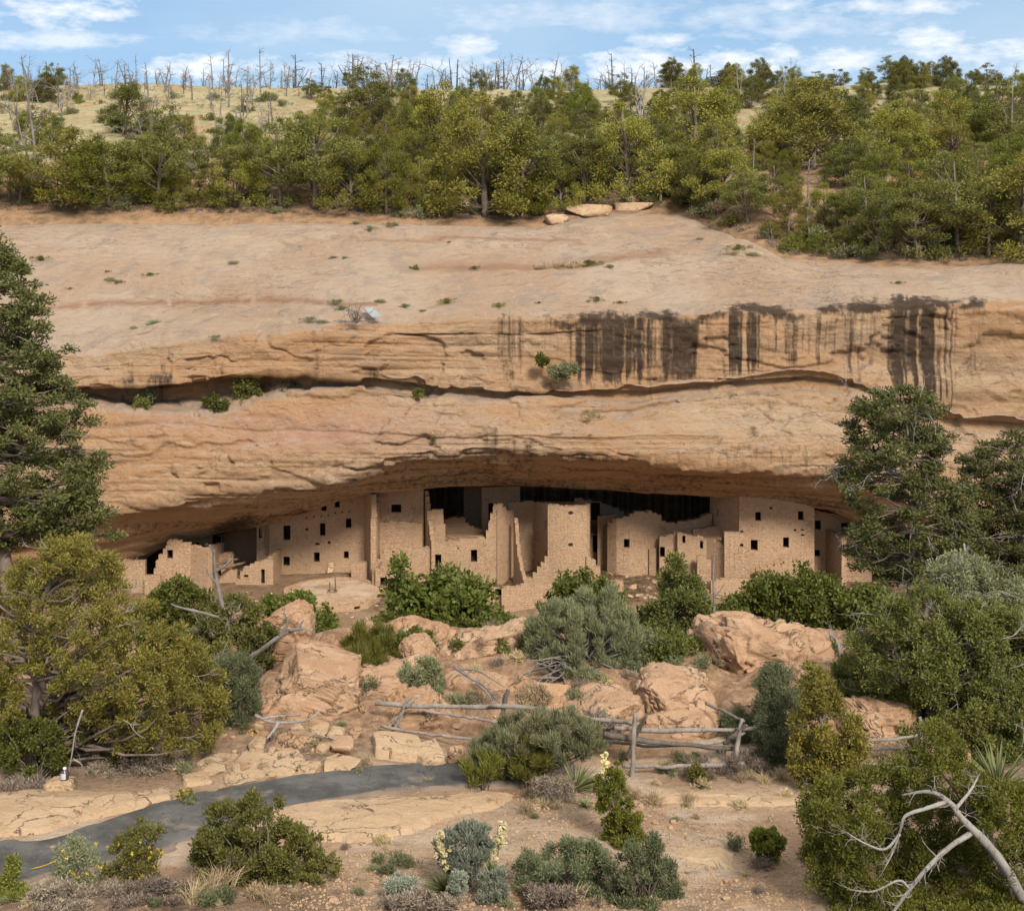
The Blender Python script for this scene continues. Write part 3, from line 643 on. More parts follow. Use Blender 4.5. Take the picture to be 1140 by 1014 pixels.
def build_path():
    top = [(-120, 952), (0, 936), (60, 930), (150, 902), (215, 885), (300, 871), (380, 857), (440, 851), (520, 850), (600, 851)]
    bot = [(-120, 1012), (0, 992), (60, 974), (150, 956), (215, 938), (300, 907), (380, 891), (440, 884), (520, 880), (600, 876)]
    T = np.array([hit(*p) for p in top]); Bt = np.array([hit(*p) for p in bot])
    T, Bt = smooth_path(T, 160), smooth_path(Bt, 160)
    s = np.linspace(-.06, 1.06, 26)[:, None, None]
    G = T[None] * (1 - s) + Bt[None] * s
    x, Y = G[..., 0], G[..., 1]
    e = fbm(S3(x * 1.5, Y * 1.5, 0 * x), 3, 77) * .12
    zz = ground0(x, Y) + .075 - .32 * (sstep(.97, 1.04, s[..., 0] + e * .5) + sstep(.97, 1.04, 1 - s[..., 0] + e * .5))
    # the surface under the path is kept below it
    du = np.clip(1 - np.minimum(np.abs(s[..., 0]), np.abs(1 - s[..., 0])) / .07 + e * 3, 0, 1) * .7
    struct(mesh_obj('path', S3(x, Y, zz).reshape(-1, 3), grid_faces(*x.shape), M['asphalt'], attrs=dict(dust=du)))
build_path()

def inside(poly, x, y):
    r = np.zeros(np.shape(x), bool); n = len(poly)
    for i in range(n):
        (x0, y0), (x1, y1) = poly[i], poly[(i + 1) % n]
        c = ((y0 > y) != (y1 > y)) & (x < (x1 - x0) * (y - y0) / (y1 - y0 + 1e-12) + x0); r ^= c
    return r
def edge_dist(poly, x, y):
    d = np.full(np.shape(x), 1e9); n = len(poly)
    for i in range(n):
        a = np.array(poly[i], float); b = np.array(poly[(i + 1) % n], float); ab = b - a
        t = np.clip(((x - a[0]) * ab[0] + (y - a[1]) * ab[1]) / (ab @ ab + 1e-9), 0, 1)
        d = np.minimum(d, np.hypot(x - a[0] - t * ab[0], y - a[1] - t * ab[1]))
    return d
def bare_rock(outline, h, label, seed):
    """A low swell of bare rock rising through the earth."""
    W_ = [tuple(hit(*p)[:2]) for p in outline]
    xs, ys = zip(*W_); nx = 150; ny = 110
    x, Y = np.meshgrid(np.linspace(min(xs) - .2, max(xs) + .2, nx), np.linspace(min(ys) - .2, max(ys) + .2, ny))
    sd = np.where(inside(W_, x, Y), 1, -1) * edge_dist(W_, x, Y) + fbm(S3(x * 1.2, Y * 1.2, 0 * x), 4, seed) * .14
    up = sstep(-.04, .30, sd) * h + sstep(.25, 1.1, sd) * h * .5
    z = ground0(x, Y) - .10 + up + fbm(S3(x * .7, Y * .7, 0 * x), 4, seed + 3) * .05 + sstep(.05, .09, vnoise(S3(x * .5 + 3, Y * 1.6, 0 * x), seed + 4)) * .03
    z = np.where(sd < -.05, z - .15, z)
    o = mesh_obj('bare_rock', S3(x, Y, z).reshape(-1, 3), grid_faces(*x.shape), M['slab']); tag(o, label, 'rock'); return o
bare_rock([(-60, 905), (-20, 880), (40, 876), (110, 885), (190, 880), (202, 892), (150, 905), (60, 930), (0, 936), (-60, 945)], .20, 'pale bare rock shelf left of the path below the big juniper', 210)
bare_rock([(290, 905), (350, 893), (440, 886), (520, 882), (575, 884), (560, 900), (505, 912), (470, 930), (400, 945), (340, 935), (310, 925)], .16, 'broad pale rock slab on the near side of the path', 220)
bare_rock([(690, 884), (760, 880), (890, 882), (905, 893), (860, 900), (760, 896), (690, 898)], .14, 'thin pale rock ledge in front of the rail fence', 230)
bare_rock([(735, 940), (770, 935), (815, 945), (810, 965), (765, 962), (738, 955)], .12, 'small flat pale rock left of the round juniper bush', 240)
bare_rock([(210, 970), (225, 955), (262, 950), (250, 965), (235, 985), (212, 985)], .14, 'small pale rock beside the path behind the green bush', 250)
bare_rock([(780, 1000), (830, 985), (870, 992), (880, 1020), (800, 1025)], .12, 'low pale rock in the gravel at the bottom edge', 260)

# ------------------------------------------------------------------ the stone village in the alcove
R = np.random.default_rng(5)
def c1(x, y): return 120 + x / 3.8, 520 + y / 3.8       # enlarged views of the photograph used for measuring
def c2(x, y): return 390 + x / 3.8, 520 + y / 3.8
def c3(x, y): return 660 + x / 3.8, 520 + y / 3.8
def at(c, x, y, Y): return P3(*c(x, y), Y)
def wall(name, p0, p1, zb, top, opens=(), th=.42, mat='masonry', parent=None, rag=.07, seed=0, step=.34):
    """A stone wall from p0 to p1 (x, Y), its top a line [(distance, z)], openings (d0, d1, z0, z1); the stones of the top course stand at different heights."""
    rg = np.random.default_rng(seed + 1000)
    p0 = np.array(p0[:2], float); p1 = np.array(p1[:2], float); Ln = np.linalg.norm(p1 - p0); u = (p1 - p0) / Ln
    nrm = np.array([-u[1], u[0]])
    if nrm[1] < 0: nrm = -nrm
    tt = np.array(top, float)
    br = set(np.round(np.linspace(0, Ln, max(2, int(Ln / step) + 1)), 4)) | {round(float(v), 4) for o in opens for v in o[:2] if 0 < v < Ln}
    br |= {round(float(t), 4) for t, _ in top if 0 < t < Ln}
    br = sorted(br); mb_V = []; mb_Q = []; uv = []; n = 0
    off = rg.uniform(0, 5)
    for a, b in zip(br[:-1], br[1:]):
        if b - a < .01: continue
        zt = np.interp((a + b) / 2, tt[:, 0], tt[:, 1]) + rag * rg.uniform(-1, 1)
        zt = zb + round((zt - zb) / .09) * .09 if rag > 0 else zt
        segs = [(zb, zt)]
        for o in opens:
            if o[0] <= a + 1e-3 and o[1] >= b - 1e-3:
                ns = []
                for (q0, q1) in segs:
                    if o[2] > q0: ns.append((q0, min(q1, o[2])))
                    if o[3] < q1: ns.append((max(q0, o[3]), q1))
                segs = ns
        jit = rg.uniform(-.012, .012) if rag > 0 else 0
        for q0, q1 in segs:
            if q1 - q0 < .02: continue
            A = p0 + u * a - nrm * jit; B = p0 + u * b - nrm * jit; th2 = nrm * th
            for q in (q0, q1): 
                for P_, tu in ((A, a), (B, b), (B + th2, b + th), (A + th2, a - th)):
                    mb_V.append((P_[0], P_[1], q)); uv.append((tu + off, q))
            mb_Q += [[n + i for i in f] for f in ((0, 1, 5, 4), (1, 2, 6, 5), (2, 3, 7, 6), (3, 0, 4, 7), (4, 5, 6, 7), (0, 3, 2, 1))]; n += 8
    return mesh_obj(name, mb_V, np.array(mb_Q), M[mat], parent, smooth=False, uv=uv)
def front(house, c, Y, x0, x1, base, top, opens=(), Y1=None, name='front_wall', mat='masonry', rag=.07, seed=0, recess=.9, th=.42):
    """A facade measured in an enlarged view: base row, top line and openings (x0, x1, y0, y1). Each opening also gets the unlit recess of its room."""
    Y1 = Y if Y1 is None else Y1
    a = at(c, x0, base, Y); b = at(c, x1, base, Y1); Ln = np.hypot(*(b - a)[:2])
    f = lambda x: (x - x0) / (x1 - x0) * Ln
    yy = lambda x: Y + (Y1 - Y) * (x - x0) / (x1 - x0)
    tp = [(f(x), at(c, x, y, yy(x))[2]) for x, y in top]
    op = [(f(o[0]), f(o[1]), at(c, o[0], o[3], yy(o[0]))[2], at(c, o[0], o[2], yy(o[0]))[2]) for o in opens]
    zb = min(a[2], b[2]) - 1.6
    w = wall(name, a, b, zb, tp, op, th, mat, house, rag, seed)
    u = (b - a)[:2] / Ln; nr = np.array([-u[1], u[0]])
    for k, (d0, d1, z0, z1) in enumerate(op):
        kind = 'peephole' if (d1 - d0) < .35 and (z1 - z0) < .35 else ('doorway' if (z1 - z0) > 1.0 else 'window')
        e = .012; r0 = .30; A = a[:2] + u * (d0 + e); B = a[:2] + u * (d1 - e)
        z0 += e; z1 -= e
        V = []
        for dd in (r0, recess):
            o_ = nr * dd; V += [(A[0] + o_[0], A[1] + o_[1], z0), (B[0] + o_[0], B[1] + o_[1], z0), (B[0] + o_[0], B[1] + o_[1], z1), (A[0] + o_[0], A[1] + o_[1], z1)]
        mesh_obj(kind, V, np.array([(0, 1, 5, 4), (1, 2, 6, 5), (2, 3, 7, 6), (3, 0, 4, 7), (4, 5, 6, 7)]), M['soot_shade'], house, False)  # recess lining coloured dark in place of an unlit room
    return a, b
def hside(house, p0, p1, zb, z0, z1, mat='masonry', name='side_wall', rag=.06, seed=0, opens=(), th=.4):
    Ln = np.hypot(p1[0] - p0[0], p1[1] - p0[1])
    return wall(name, p0, p1, zb, [(0, z0), (Ln, z1)], opens, th, mat, house, rag, seed)
def roof_slab(house, pts, z, th=.25, name='roof', mat='plaster'):
    n = len(pts); V = [(p[0], p[1], z) for p in pts] + [(p[0], p[1], z - th) for p in pts]
    uv = [(v[0], v[1]) for v in V]
    q = [[(i, (i + 1) % n, n + (i + 1) % n, n + i)] for i in range(n)]
    return mesh_obj(name, V, [np.array([list(range(n))]), np.array([list(range(2 * n - 1, n - 1, -1))]), np.array(q).reshape(-1, 4)], M[mat], house, False, uv=uv)
def log_(house, p, q, r, name='roof_beam', mat='beam'):
    b = MB(); b.tube(smooth_path([p, (np.array(p) + np.array(q)) / 2 + R.uniform(-.02, .02, 3), q], 8), r, 8); return b.build(name, M[mat], house)

# low wall at the far left
h = thing('masonry_wall', 'low broken stone wall at the far left end of the village', 'wall', P3(148, 655, 96.5)); h.location = (0, 0, 0)
front(h, c1, 97, 40, 158, 545, [(40, 395), (90, 388), (120, 393), (158, 390)], seed=1, name='wall', rag=.1)
# gabled ruin
h = thing('masonry_house', 'ruined stone house with a peaked broken wall and square window', 'ruin')
a, b = front(h, c1, 96.6, 195, 350, 560, [(195, 462), (203, 400), (215, 385), (245, 335), (255, 308), (300, 309), (330, 322), (350, 330)], [(250, 275, 350, 388)], seed=2, rag=.06)
front(h, c1, 96.6, 350, 424, 560, [(350, 330), (372, 338), (400, 346), (424, 350)], Y1=95.6, name='return_wall', seed=3, mat='plaster')
front(h, c1, 96.2, 155, 222, 560, [(155, 455), (222, 462)], name='low_wall', seed=4)
hside(h, (a[0] + .1, 97.1), (a[0] + .8, 101), -28, a[2] + 1.0, a[2] + 2.4, seed=5)
p = at(c1, 424, 350, 95.6); hside(h, (p[0] - .2, 96.1), (p[0] + .1, 100.5), -28, p[2], p[2] - .6, seed=6)
# room behind the beams
h = thing('masonry_house', 'shadowed stone rooms set back behind two log beams, with one tall black doorway', 'ruin')
front(h, c1, 103, 330, 480, 470, [(330, 300), (480, 288)], [(440, 478, 291, 370), (372, 386, 320, 336)], seed=7, mat='plaster', rag=0)
front(h, c1, 104, 480, 640, 470, [(480, 285), (640, 235)], seed=8, mat='plaster', name='back_wall', rag=0)
front(h, c1, 99.2, 468, 530, 470, [(468, 368), (490, 362), (525, 365), (530, 372)], name='low_wall', seed=9)
log_(h, at(c1, 452, 412, 97.4), at(c1, 552, 387, 100.2), .10); log_(h, at(c1, 454, 433, 97.0), at(c1, 580, 404, 99.8), .11)
front(h, c1, 98.6, 425, 545, 560, [(425, 440), (470, 432), (545, 436)], [(461, 480, 436, 462)], name='lower_wall', seed=10, mat='plaster')
# low wall with niche in front of the tall house
h = thing('masonry_house', 'low roofless stone room with a narrow niche at the left edge of the round courtyard', 'ruin')
front(h, c1, 98, 540, 700, 575, [(540, 500), (560, 455), (572, 425), (600, 420), (640, 402), (668, 395), (700, 396)], [(575, 594, 455, 467), (648, 664, 432, 494)], seed=11, recess=.5)
p = at(c1, 700, 396, 98); hside(h, (p[0] - .2, 98.45), (p[0] + .1, 101), -28, p[2], p[2] + .2, seed=12)
# the tall house behind the courtyard
h = thing('masonry_house', 'tall pale stone house with many dark windows behind the round courtyard', 'house')
front(h, c1, 101, 630, 1120, 470, [(630, 215), (700, 195), (800, 165), (900, 125), (1000, 95), (1120, 78)],
      [(638, 653, 258, 300), (742, 773, 247, 308), (897, 920, 237, 290), (1007, 1030, 217, 257), (903, 925, 155, 185), (960, 981, 137, 170), (742, 770, 378, 418), (872, 896, 360, 402), (998, 1019, 356, 388),
       (835, 848, 259, 268), (877, 895, 320, 330), (930, 942, 313, 326), (697, 706, 455, 466)], seed=13, mat='plaster', rag=0)
p = at(c1, 632, 300, 101); hside(h, (p[0] - .05, 101.4), (p[0] - .8, 106), -27.5, p[2] + 1.5, p[2] + 1.2, seed=14, mat='plaster', rag=0)
bm = MB()
for x, y in ((840, 213), (872, 209), (905, 206), (935, 203), (962, 193), (992, 188), (1022, 187)):
    q = at(c1, x, y, 101); bb = MB(); bb.tube([q + [0, .3, 0], q + [0, -.32, -.01]], .055, 7); bb.build('roof_beam', M['beam'], h)
q = at(c1, 672, 290, 101); bb = MB()
bb.box8([(q[0] - .12, 100.88, q[2] - 1.5), (q[0] + .16, 100.88, q[2] - 1.5), (q[0] + .16, 101.05, q[2] - 1.5), (q[0] - .12, 101.05, q[2] - 1.5), (q[0] - .12, 100.88, q[2] + 1.2), (q[0] + .16, 100.88, q[2] + 1.2), (q[0] + .16, 101.05, q[2] + 1.2), (q[0] - .12, 101.05, q[2] + 1.2)])
bb.build('dark_slit_strip', M['beam'], h, False)  # raised dark strip standing in for a shaded slit in the wall
# slab leaning on it, and low block
q0 = at(c1, 930, 446, 100.6); q1 = at(c1, 955, 441, 100.6); bb = MB(); hh = .62 / .92
bb.box8([q0 + [0, -.25, 0], q1 + [0, -.25, 0], q1 + [0, -.17, 0], q0 + [0, -.17, 0], q0 + [.02, .2, .68], q1 + [-.03, .2, .68], q1 + [-.03, .28, .68], q0 + [.02, .28, .68]])
tag(bb.build('stone_slab', M['slab'], None, False), 'pale thin stone slab leaning on the back wall of the courtyard', 'slab')
h = thing('masonry_wall', 'short low block of wall in the back right corner of the courtyard', 'wall')
front(h, c1, 99.4, 1030, 1098, 470, [(1030, 420), (1045, 406), (1098, 404)], seed=15, name='wall', mat='plaster')
# kiva courtyard: a raised rim, sunken bench, hatch with ladder
def courtyard():
    h = thing('kiva', 'round sunken courtyard with a raised stone rim and an earth floor', 'kiva')
    cx, cy = P3(372, 662, 95.2)[:2]; z = -26.45
    th = np.linspace(0, 2 * math.pi, 73); V = []; prof = [(3.75, -.2), (3.75, .14), (3.35, .16), (3.33, -.12)]
    for r, dz in prof:
        rr = r + .05 * np.sin(5 * th) + .03 * np.sin(13 * th)
        V.append(S3(cx + rr * 1.02 * np.cos(th), cy + rr * np.sin(th), z + dz + .02 * np.sin(9 * th)))
    V = np.array(V); mesh_obj('rim', V.reshape(-1, 3), grid_faces(4, 73), M['plaster'], h, False, uv=np.stack([np.tile(th * 3.5, 4), V.reshape(-1, 3)[:, 2]], -1))
    r = np.linspace(0, 3.36, 12)[:, None]; x, y = cx + r * 1.02 * np.cos(th), cy + r * np.sin(th)
    mesh_obj('floor', S3(x, y, z + .02 + .03 * fbm(S3(x, y, 0 * x), 3, 5)).reshape(-1, 3), grid_faces(12, 73), M['ground'], h, attrs=dict(litter=np.zeros(x.size), bank=np.zeros(x.size)))
    hx, hy = P3(370, 661, 95.2)[:2]
    bb = MB(); s = .36
    for (x0, y0, x1, y1) in ((-s, -s, s, -s + .1), (-s, s - .1, s, s), (-s, -s + .1, -s + .1, s - .1), (s - .1, -s + .1, s, s - .1)):
        bb.box8([(hx + x0, hy + y0, z), (hx + x1, hy + y0, z), (hx + x1, hy + y1, z), (hx + x0, hy + y1, z), (hx + x0, hy + y0, z + .12), (hx + x1, hy + y0, z + .12), (hx + x1, hy + y1, z + .12), (hx + x0, hy + y1, z + .12)])
    bb.build('hatch_frame', M['beam'], h, False)
    lad = thing('ladder', 'two dark ladder poles standing out of the hatch in the round courtyard', 'ladder')
    for x, y0 in ((938, 486), (962, 448)):
        a = at(c1, x + 2, 545, 95.2); b = at(c1, x, y0, 95.2); bb = MB(); bb.tube([a, (a + b) / 2, b], .05, 7); bb.build('pole', M['rail_dark'], lad)
    a = at(c1, 936, 540, 95.15); b = at(c1, 966, 540, 95.15); bb = MB(); bb.tube([a, b], .035, 6); bb.build('rung', M['rail_dark'], lad)
courtyard()
h = thing('masonry_wall', 'low curved retaining wall closing the front of the round courtyard', 'wall')
pts = [(830, 583), (900, 588), (960, 588), (1040, 585), (1100, 570), (1150, 545)]
Ys_ = [91.6, 90.9, 90.6, 90.7, 91.4, 93.0]
for k in range(5):
    (x0, y0), (x1, y1) = pts[k], pts[k + 1]
    front(h, c1, Ys_[k], x0, x1, y0 + 70, [(x0, y0), (x1, y1)], [(1042, 1068, 592, 606)] if k == 3 else (), Y1=Ys_[k + 1], name='wall', seed=16 + k, recess=.6, mat='plaster')
# square tower-house with its front wall gone
h = thing('masonry_house', 'tall square stone house whose upper front wall has fallen, beside the round courtyard', 'house')
front(h, c2, 100.6, 118, 310, 345, [(118, 88), (310, 85)], [(173, 215, 158, 192)], name='back_wall', seed=23, rag=0, mat='plaster')
a = at(c2, 118, 345, 100.4)
q = at(c2, 112, 130, 98.4); zt = at(c2, 112, 100, 100)[2]
hside(h, (q[0], 98.2), (q[0] + .05, 101.0), -27.2, at(c2, 112, 215, 98.4)[2], zt + .2, seed=24, rag=.15, th=.45)
q3 = at(c2, 75, 130, 101); hside(h, (q3[0] - .3, 101.0), (q[0] - .42, 98.4), -27.2, zt + .3, at(c2, 112, 120, 98.4)[2], seed=124, name='outer_wall', mat='plaster', rag=.03)
q = at(c2, 305, 130, 99); hside(h, (q[0] + .75, 98.2), (q[0], 101.0), -27, at(c2, 340, 330, 98.2)[2], zt + .15, seed=25, rag=.12, th=.3)
front(h, c2, 98.6, 108, 354, 480, [(108, 392), (125, 388), (142, 352), (160, 345), (200, 340), (250, 344), (354, 338)], [(176, 186, 355, 364)], seed=26)
front(h, c2, 100.2, 125, 305, 345, [(125, 234), (180, 228), (240, 232), (305, 236)], name='ledge_wall', seed=27, rag=.05)
for x in (150, 205, 262): bb = MB(); q = at(c2, x, 226, 100.2); bb.tube([q + [0, .2, 0], q + [0, -.3, .02]], .05, 7); bb.build('roof_beam', M['beam'], h)
q = at(c2, 138, 342, 99.6); q2 = at(c2, 320, 340, 99.6); roof_slab(h, [(q[0], 98.8), (q2[0], 98.8), (q2[0], 100.7), (q[0], 100.7)], q[2] - .1, name='floor')
# ragged middle house with two doorways
h = thing('masonry_house', 'broken stone house with a jagged U shaped gap and two dark doorways', 'house')
front(h, c2, 98.4, 352, 646, 480, [(352, 310), (372, 322), (420, 312), (500, 304), (560, 302), (574, 298), (584, 240), (592, 226), (603, 165), (612, 154), (646, 156)],
      [(356, 385, 369, 430), (510, 537, 349, 402), (452, 460, 340, 347)], seed=28)
front(h, c2, 99.6, 325, 402, 330, [(325, 190), (345, 184), (365, 178), (392, 182), (394, 225), (402, 252)], name='upper_wall', seed=29, th=.35)
front(h, c2, 102.4, 395, 560, 320, [(395, 218), (480, 210), (500, 245), (560, 265)], name='inner_wall', seed=30, mat='plaster')
front(h, c2, 106, 480, 556, 320, [(480, 82), (556, 80)], name='dark_inner_wall', seed=31, mat='plaster', rag=0)
front(h, c2, 103.4, 556, 718, 320, [(556, 86), (718, 80)], [(584, 604, 152, 225)], name='back_wall', seed=32, mat='plaster', rag=0)
a = at(c2, 400, 290, 100.8); b = at(c2, 575, 290, 100.8); roof_slab(h, [(a[0], 98.8), (b[0], 98.8), (b[0], 102.4), (a[0], 102.4)], a[2] - .1, name='floor')
log_(h, at(c2, 405, 292, 99.6), at(c2, 448, 305, 98.9), .07); log_(h, at(c2, 410, 300, 99.2), at(c2, 570, 290, 99.4), .07)
# open room between the middle walls
h = thing('masonry_house', 'tall roofless room open at the front, left of the round topped tower', 'house')
front(h, c2, 101.6, 672, 795, 460, [(672, 155), (700, 148), (750, 142), (795, 150)], name='back_wall', seed=33)
a = at(c2, 640, 300, 98.4); b = at(c2, 690, 300, 101.6)
wall('side_wall', (a[0] + .02, 98.1), (a[0] + 1.0, 100.2), at(c2, 640, 490, 98.4)[2] - .4, [(0, at(c2, 640, 165, 98.4)[2]), (2.3, at(c2, 690, 190, 100)[2])], th=.4, parent=h, seed=34, rag=.14, mat='plaster')
q = at(c2, 690, 300, 98.6)
wall('broken_wall', (q[0], 98.5), (q[0] + .8, 95.9), at(c2, 740, 520, 97)[2] - .5, [(0, at(c2, 690, 190, 98.6)[2]), (.5, at(c2, 690, 250, 98.4)[2]), (1.0, at(c2, 700, 350, 98)[2]), (1.6, at(c2, 715, 415, 97)[2]), (2.2, at(c2, 725, 455, 96.4)[2]), (2.7, at(c2, 745, 490, 96)[2])], th=.28, parent=h, seed=35, rag=.12)
a = at(c2, 778, 300, 101.4); b = at(c2, 858, 300, 97.8)
wall('inner_side_wall', (b[0], b[1]), (a[0], a[1]), -27.4, [(0, at(c2, 858, 162, 97.8)[2]), (1.5, at(c2, 830, 152, 99)[2]), (4.2, at(c2, 780, 150, 101.4)[2])],
     [(1.3, 1.65, at(c2, 818, 265, 99.2)[2], at(c2, 818, 225, 99.2)[2]), (1.3, 1.65, at(c2, 815, 385, 99.2)[2], at(c2, 815, 350, 99.2)[2])], th=.4, parent=h, seed=36, mat='plaster', rag=.05)
st_ = [(740, 772, 470), (772, 790, 448), (790, 806, 425), (806, 822, 405), (822, 842, 380)]
for k, (x0, x1, y) in enumerate(st_): front(h, c2, 97.1 + .02 * k, x0, x1, 490, [(x0, y), (x1, y)], name='stepped_wall', seed=37 + k, rag=.05)
# round-topped tower
def tower():
    h = thing('masonry_tower', 'bright stone tower with a rounded open top in the middle of the village', 'tower')
    a = at(c2, 836, 470, 97.0); b = at(c2, 1018, 470, 97.0); w = b[0] - a[0]; zb = -27.6; zt = at(c2, 920, 166, 97)[2]
    n = 30; pts = []
    for t in np.linspace(0, 1, n):   # plan: left corner sharp, front bowed, right corner round
        pts.append((a[0] + t * w * .9, 97.3 - .35 * math.sin(t * 2.6)))
    rc = .8
    for t in np.linspace(.2, 1, 9): pts.append((b[0] - rc + rc * math.sin(t * 1.57), pts[n - 1][1] + rc * (1 - math.cos(t * 1.57))))
    for t in np.linspace(.15, 1, 8): pts.append((b[0] - .9 * t * t, 98.0 + 2.6 * t))
    pts = np.array(pts); L_ = np.concatenate([[0], np.cumsum(np.hypot(*np.diff(pts, axis=0).T))])
    cen = np.array([a[0] + w * .45, 99.2]); V = []; uv = []; rg = np.random.default_rng(9)
    inn = pts + (cen - pts) / np.linalg.norm(cen - pts, axis=1)[:, None] * .4
    tz = zt + .05 * rg.uniform(-1, 1, len(pts)) + np.interp(L_, [0, L_[-1]], [.05, -.02])
    rows = [(pts, zb + 0 * tz), (pts, tz), (inn, tz), (inn, tz - .9)]
    for pp, z in rows: V.append(np.c_[pp, z]); uv.append(np.c_[L_, z])
    mesh_obj('wall', np.concatenate(V), grid_faces(4, len(pts)), M['masonry'], h, False, uv=np.concatenate(uv))
    roof_slab(h, [tuple(q) for q in inn] + [(a[0] + .3, 100.4)], zt - .32, name='floor')
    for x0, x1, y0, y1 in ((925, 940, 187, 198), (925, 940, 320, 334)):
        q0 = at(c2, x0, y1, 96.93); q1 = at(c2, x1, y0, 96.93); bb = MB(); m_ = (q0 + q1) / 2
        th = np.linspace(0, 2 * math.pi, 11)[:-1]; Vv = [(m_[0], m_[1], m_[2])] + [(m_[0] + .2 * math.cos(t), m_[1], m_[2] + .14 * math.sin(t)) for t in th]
        bb.add(Vv, T=[(0, 1 + i, 1 + (i + 1) % 10) for i in range(10)]); bb.build('peephole', M['soot_shade'], h)  # flat dark discs painted where the unlit holes would show
    wall('buttress', (b[0] - .35, 96.9), (b[0] + .75, 97.3), -27.4, [(0, at(c2, 1000, 380, 97)[2]), (.4, at(c2, 1015, 385, 97)[2]), (1.15, at(c2, 1045, 440, 97)[2])], th=.5, parent=h, seed=44, rag=.1)
tower()
# terraces in front of the middle
h = thing('masonry_wall', 'long low terrace wall below the middle houses, just above the green oak', 'wall')
front(h, c2, 95.2, 350, 660, 590, [(350, 480), (430, 470), (500, 480), (560, 505), (640, 512), (660, 510)], [(613, 640, 516, 545)], name='wall', seed=45, recess=.5)
front(h, c2, 94.6, 640, 900, 600, [(640, 515), (700, 505), (780, 498), (840, 490), (900, 478)], name='wall', seed=46)
h = thing('masonry_house', 'small low stone turret with one doorway at the right edge of the courtyard', 'ruin')
front(h, c2, 96.6, 106, 226, 560, [(106, 430), (150, 418), (190, 418), (226, 424)], [(126, 156, 466, 506), (170, 180, 446, 456)], seed=47, recess=.6)
q = at(c2, 106, 425, 96.6); hside(h, (q[0] + .1, 97.0), (q[0] + .3, 98.6), -28, q[2], q[2] + .1, seed=48)
q2 = at(c2, 226, 425, 96.6); hside(h, (q2[0] - .2, 97.0), (q2[0] - .1, 98.6), -28, q2[2], q2[2] + .1, seed=49)
# dark rooms right of the tower
h = thing('masonry_house', 'shadowed low rooms at the back between the round topped tower and the round walled room', 'ruin')
front(h, c3, 104.5, -60, 130, 380, [(-60, 130), (40, 150), (80, 165), (130, 190)], [(-8, 30, 150, 225)], name='back_wall', seed=50, mat='plaster')
front(h, c3, 101.5, 20, 92, 380, [(20, 205), (92, 203)], name='low_wall', seed=51, mat='plaster')
front(h, c3, 102.5, -40, 60, 400, [(-40, 280), (60, 275)], [(0, 38, 288, 360)], name='inner_wall', seed=52, mat='plaster')
# round walled room
def round_room():
    h = thing('masonry_house', 'round stone room with a crumbling top and one black square window, right of the tower', 'ruin')
    xs = [36, 62, 100, 150, 200, 250]; Ys2 = [102.0, 100.2, 99.5, 99.3, 99.5, 99.9]
    tops = [250, 244, 216, 204, 186, 188]
    for k in range(5):
        front(h, c3, Ys2[k], xs[k], xs[k + 1], 400, [(xs[k], tops[k]), (xs[k + 1], tops[k + 1])], [(130, 149.5, 304, 342)] if k == 2 else ([(150.5, 156, 304, 342)] if k == 3 else ()), Y1=Ys2[k + 1], name='wall', seed=53 + k, rag=.09)
    front(h, c3, 99.9, 250, 310, 400, [(250, 188), (272, 196), (290, 214), (310, 232)], Y1=100.4, name='wall', seed=59, rag=.08)
    front(h, c3, 100.4, 310, 440, 420, [(310, 232), (360, 236), (400, 228), (440, 226)], Y1=100.6, name='long_wall', seed=60)
    front(h, c3, 100.6, 440, 505, 420, [(440, 226), (470, 205), (505, 192)], name='long_wall', seed=61, Y1=101)
    wall('buttress', at(c3, 238, 300, 99.6)[:2], at(c3, 262, 300, 99.4)[:2], -26.5, [(0, at(c3, 240, 340, 99.5)[2]), (.45, at(c3, 262, 345, 99.4)[2])], th=.5, parent=h, seed=62)
round_room()
h = thing('masonry_house', 'low flat roofed rooms with slit windows left of the two storey house', 'ruin')
front(h, c3, 99.2, 282, 362, 430, [(282, 300), (310, 292), (362, 276)], [(284, 305, 337, 382)], seed=63, mat='plaster')
front(h, c3, 98.6, 358, 482, 440, [(358, 277), (420, 288), (482, 300)], [(379, 392, 290, 322), (453, 467, 311, 346)], seed=64, mat='plaster')
a = at(c3, 482, 300, 98.6); b = at(c3, 560, 300, 97.2)
hside(h, (a[0], 98.6), (b[0], 97.3), -27, a[2], a[2] - .3, seed=65, mat='plaster')
front(h, c3, 100.2, 424, 558, 310, [(424, 262), (470, 262), (520, 250), (558, 254)], name='back_wall', seed=66)
c_ = at(c3, 430, 290, 98.6); roof_slab(h, [(c_[0], 98.8), (a[0], 98.8), (b[0] - .2, 97.6), (b[0] + .2, 100.2), (c_[0], 100.2)], a[2] - .12)
front(h, c3, 97.4, 442, 500, 470, [(442, 388), (455, 378), (475, 380), (500, 396)], name='low_wall', seed=67, rag=.14)
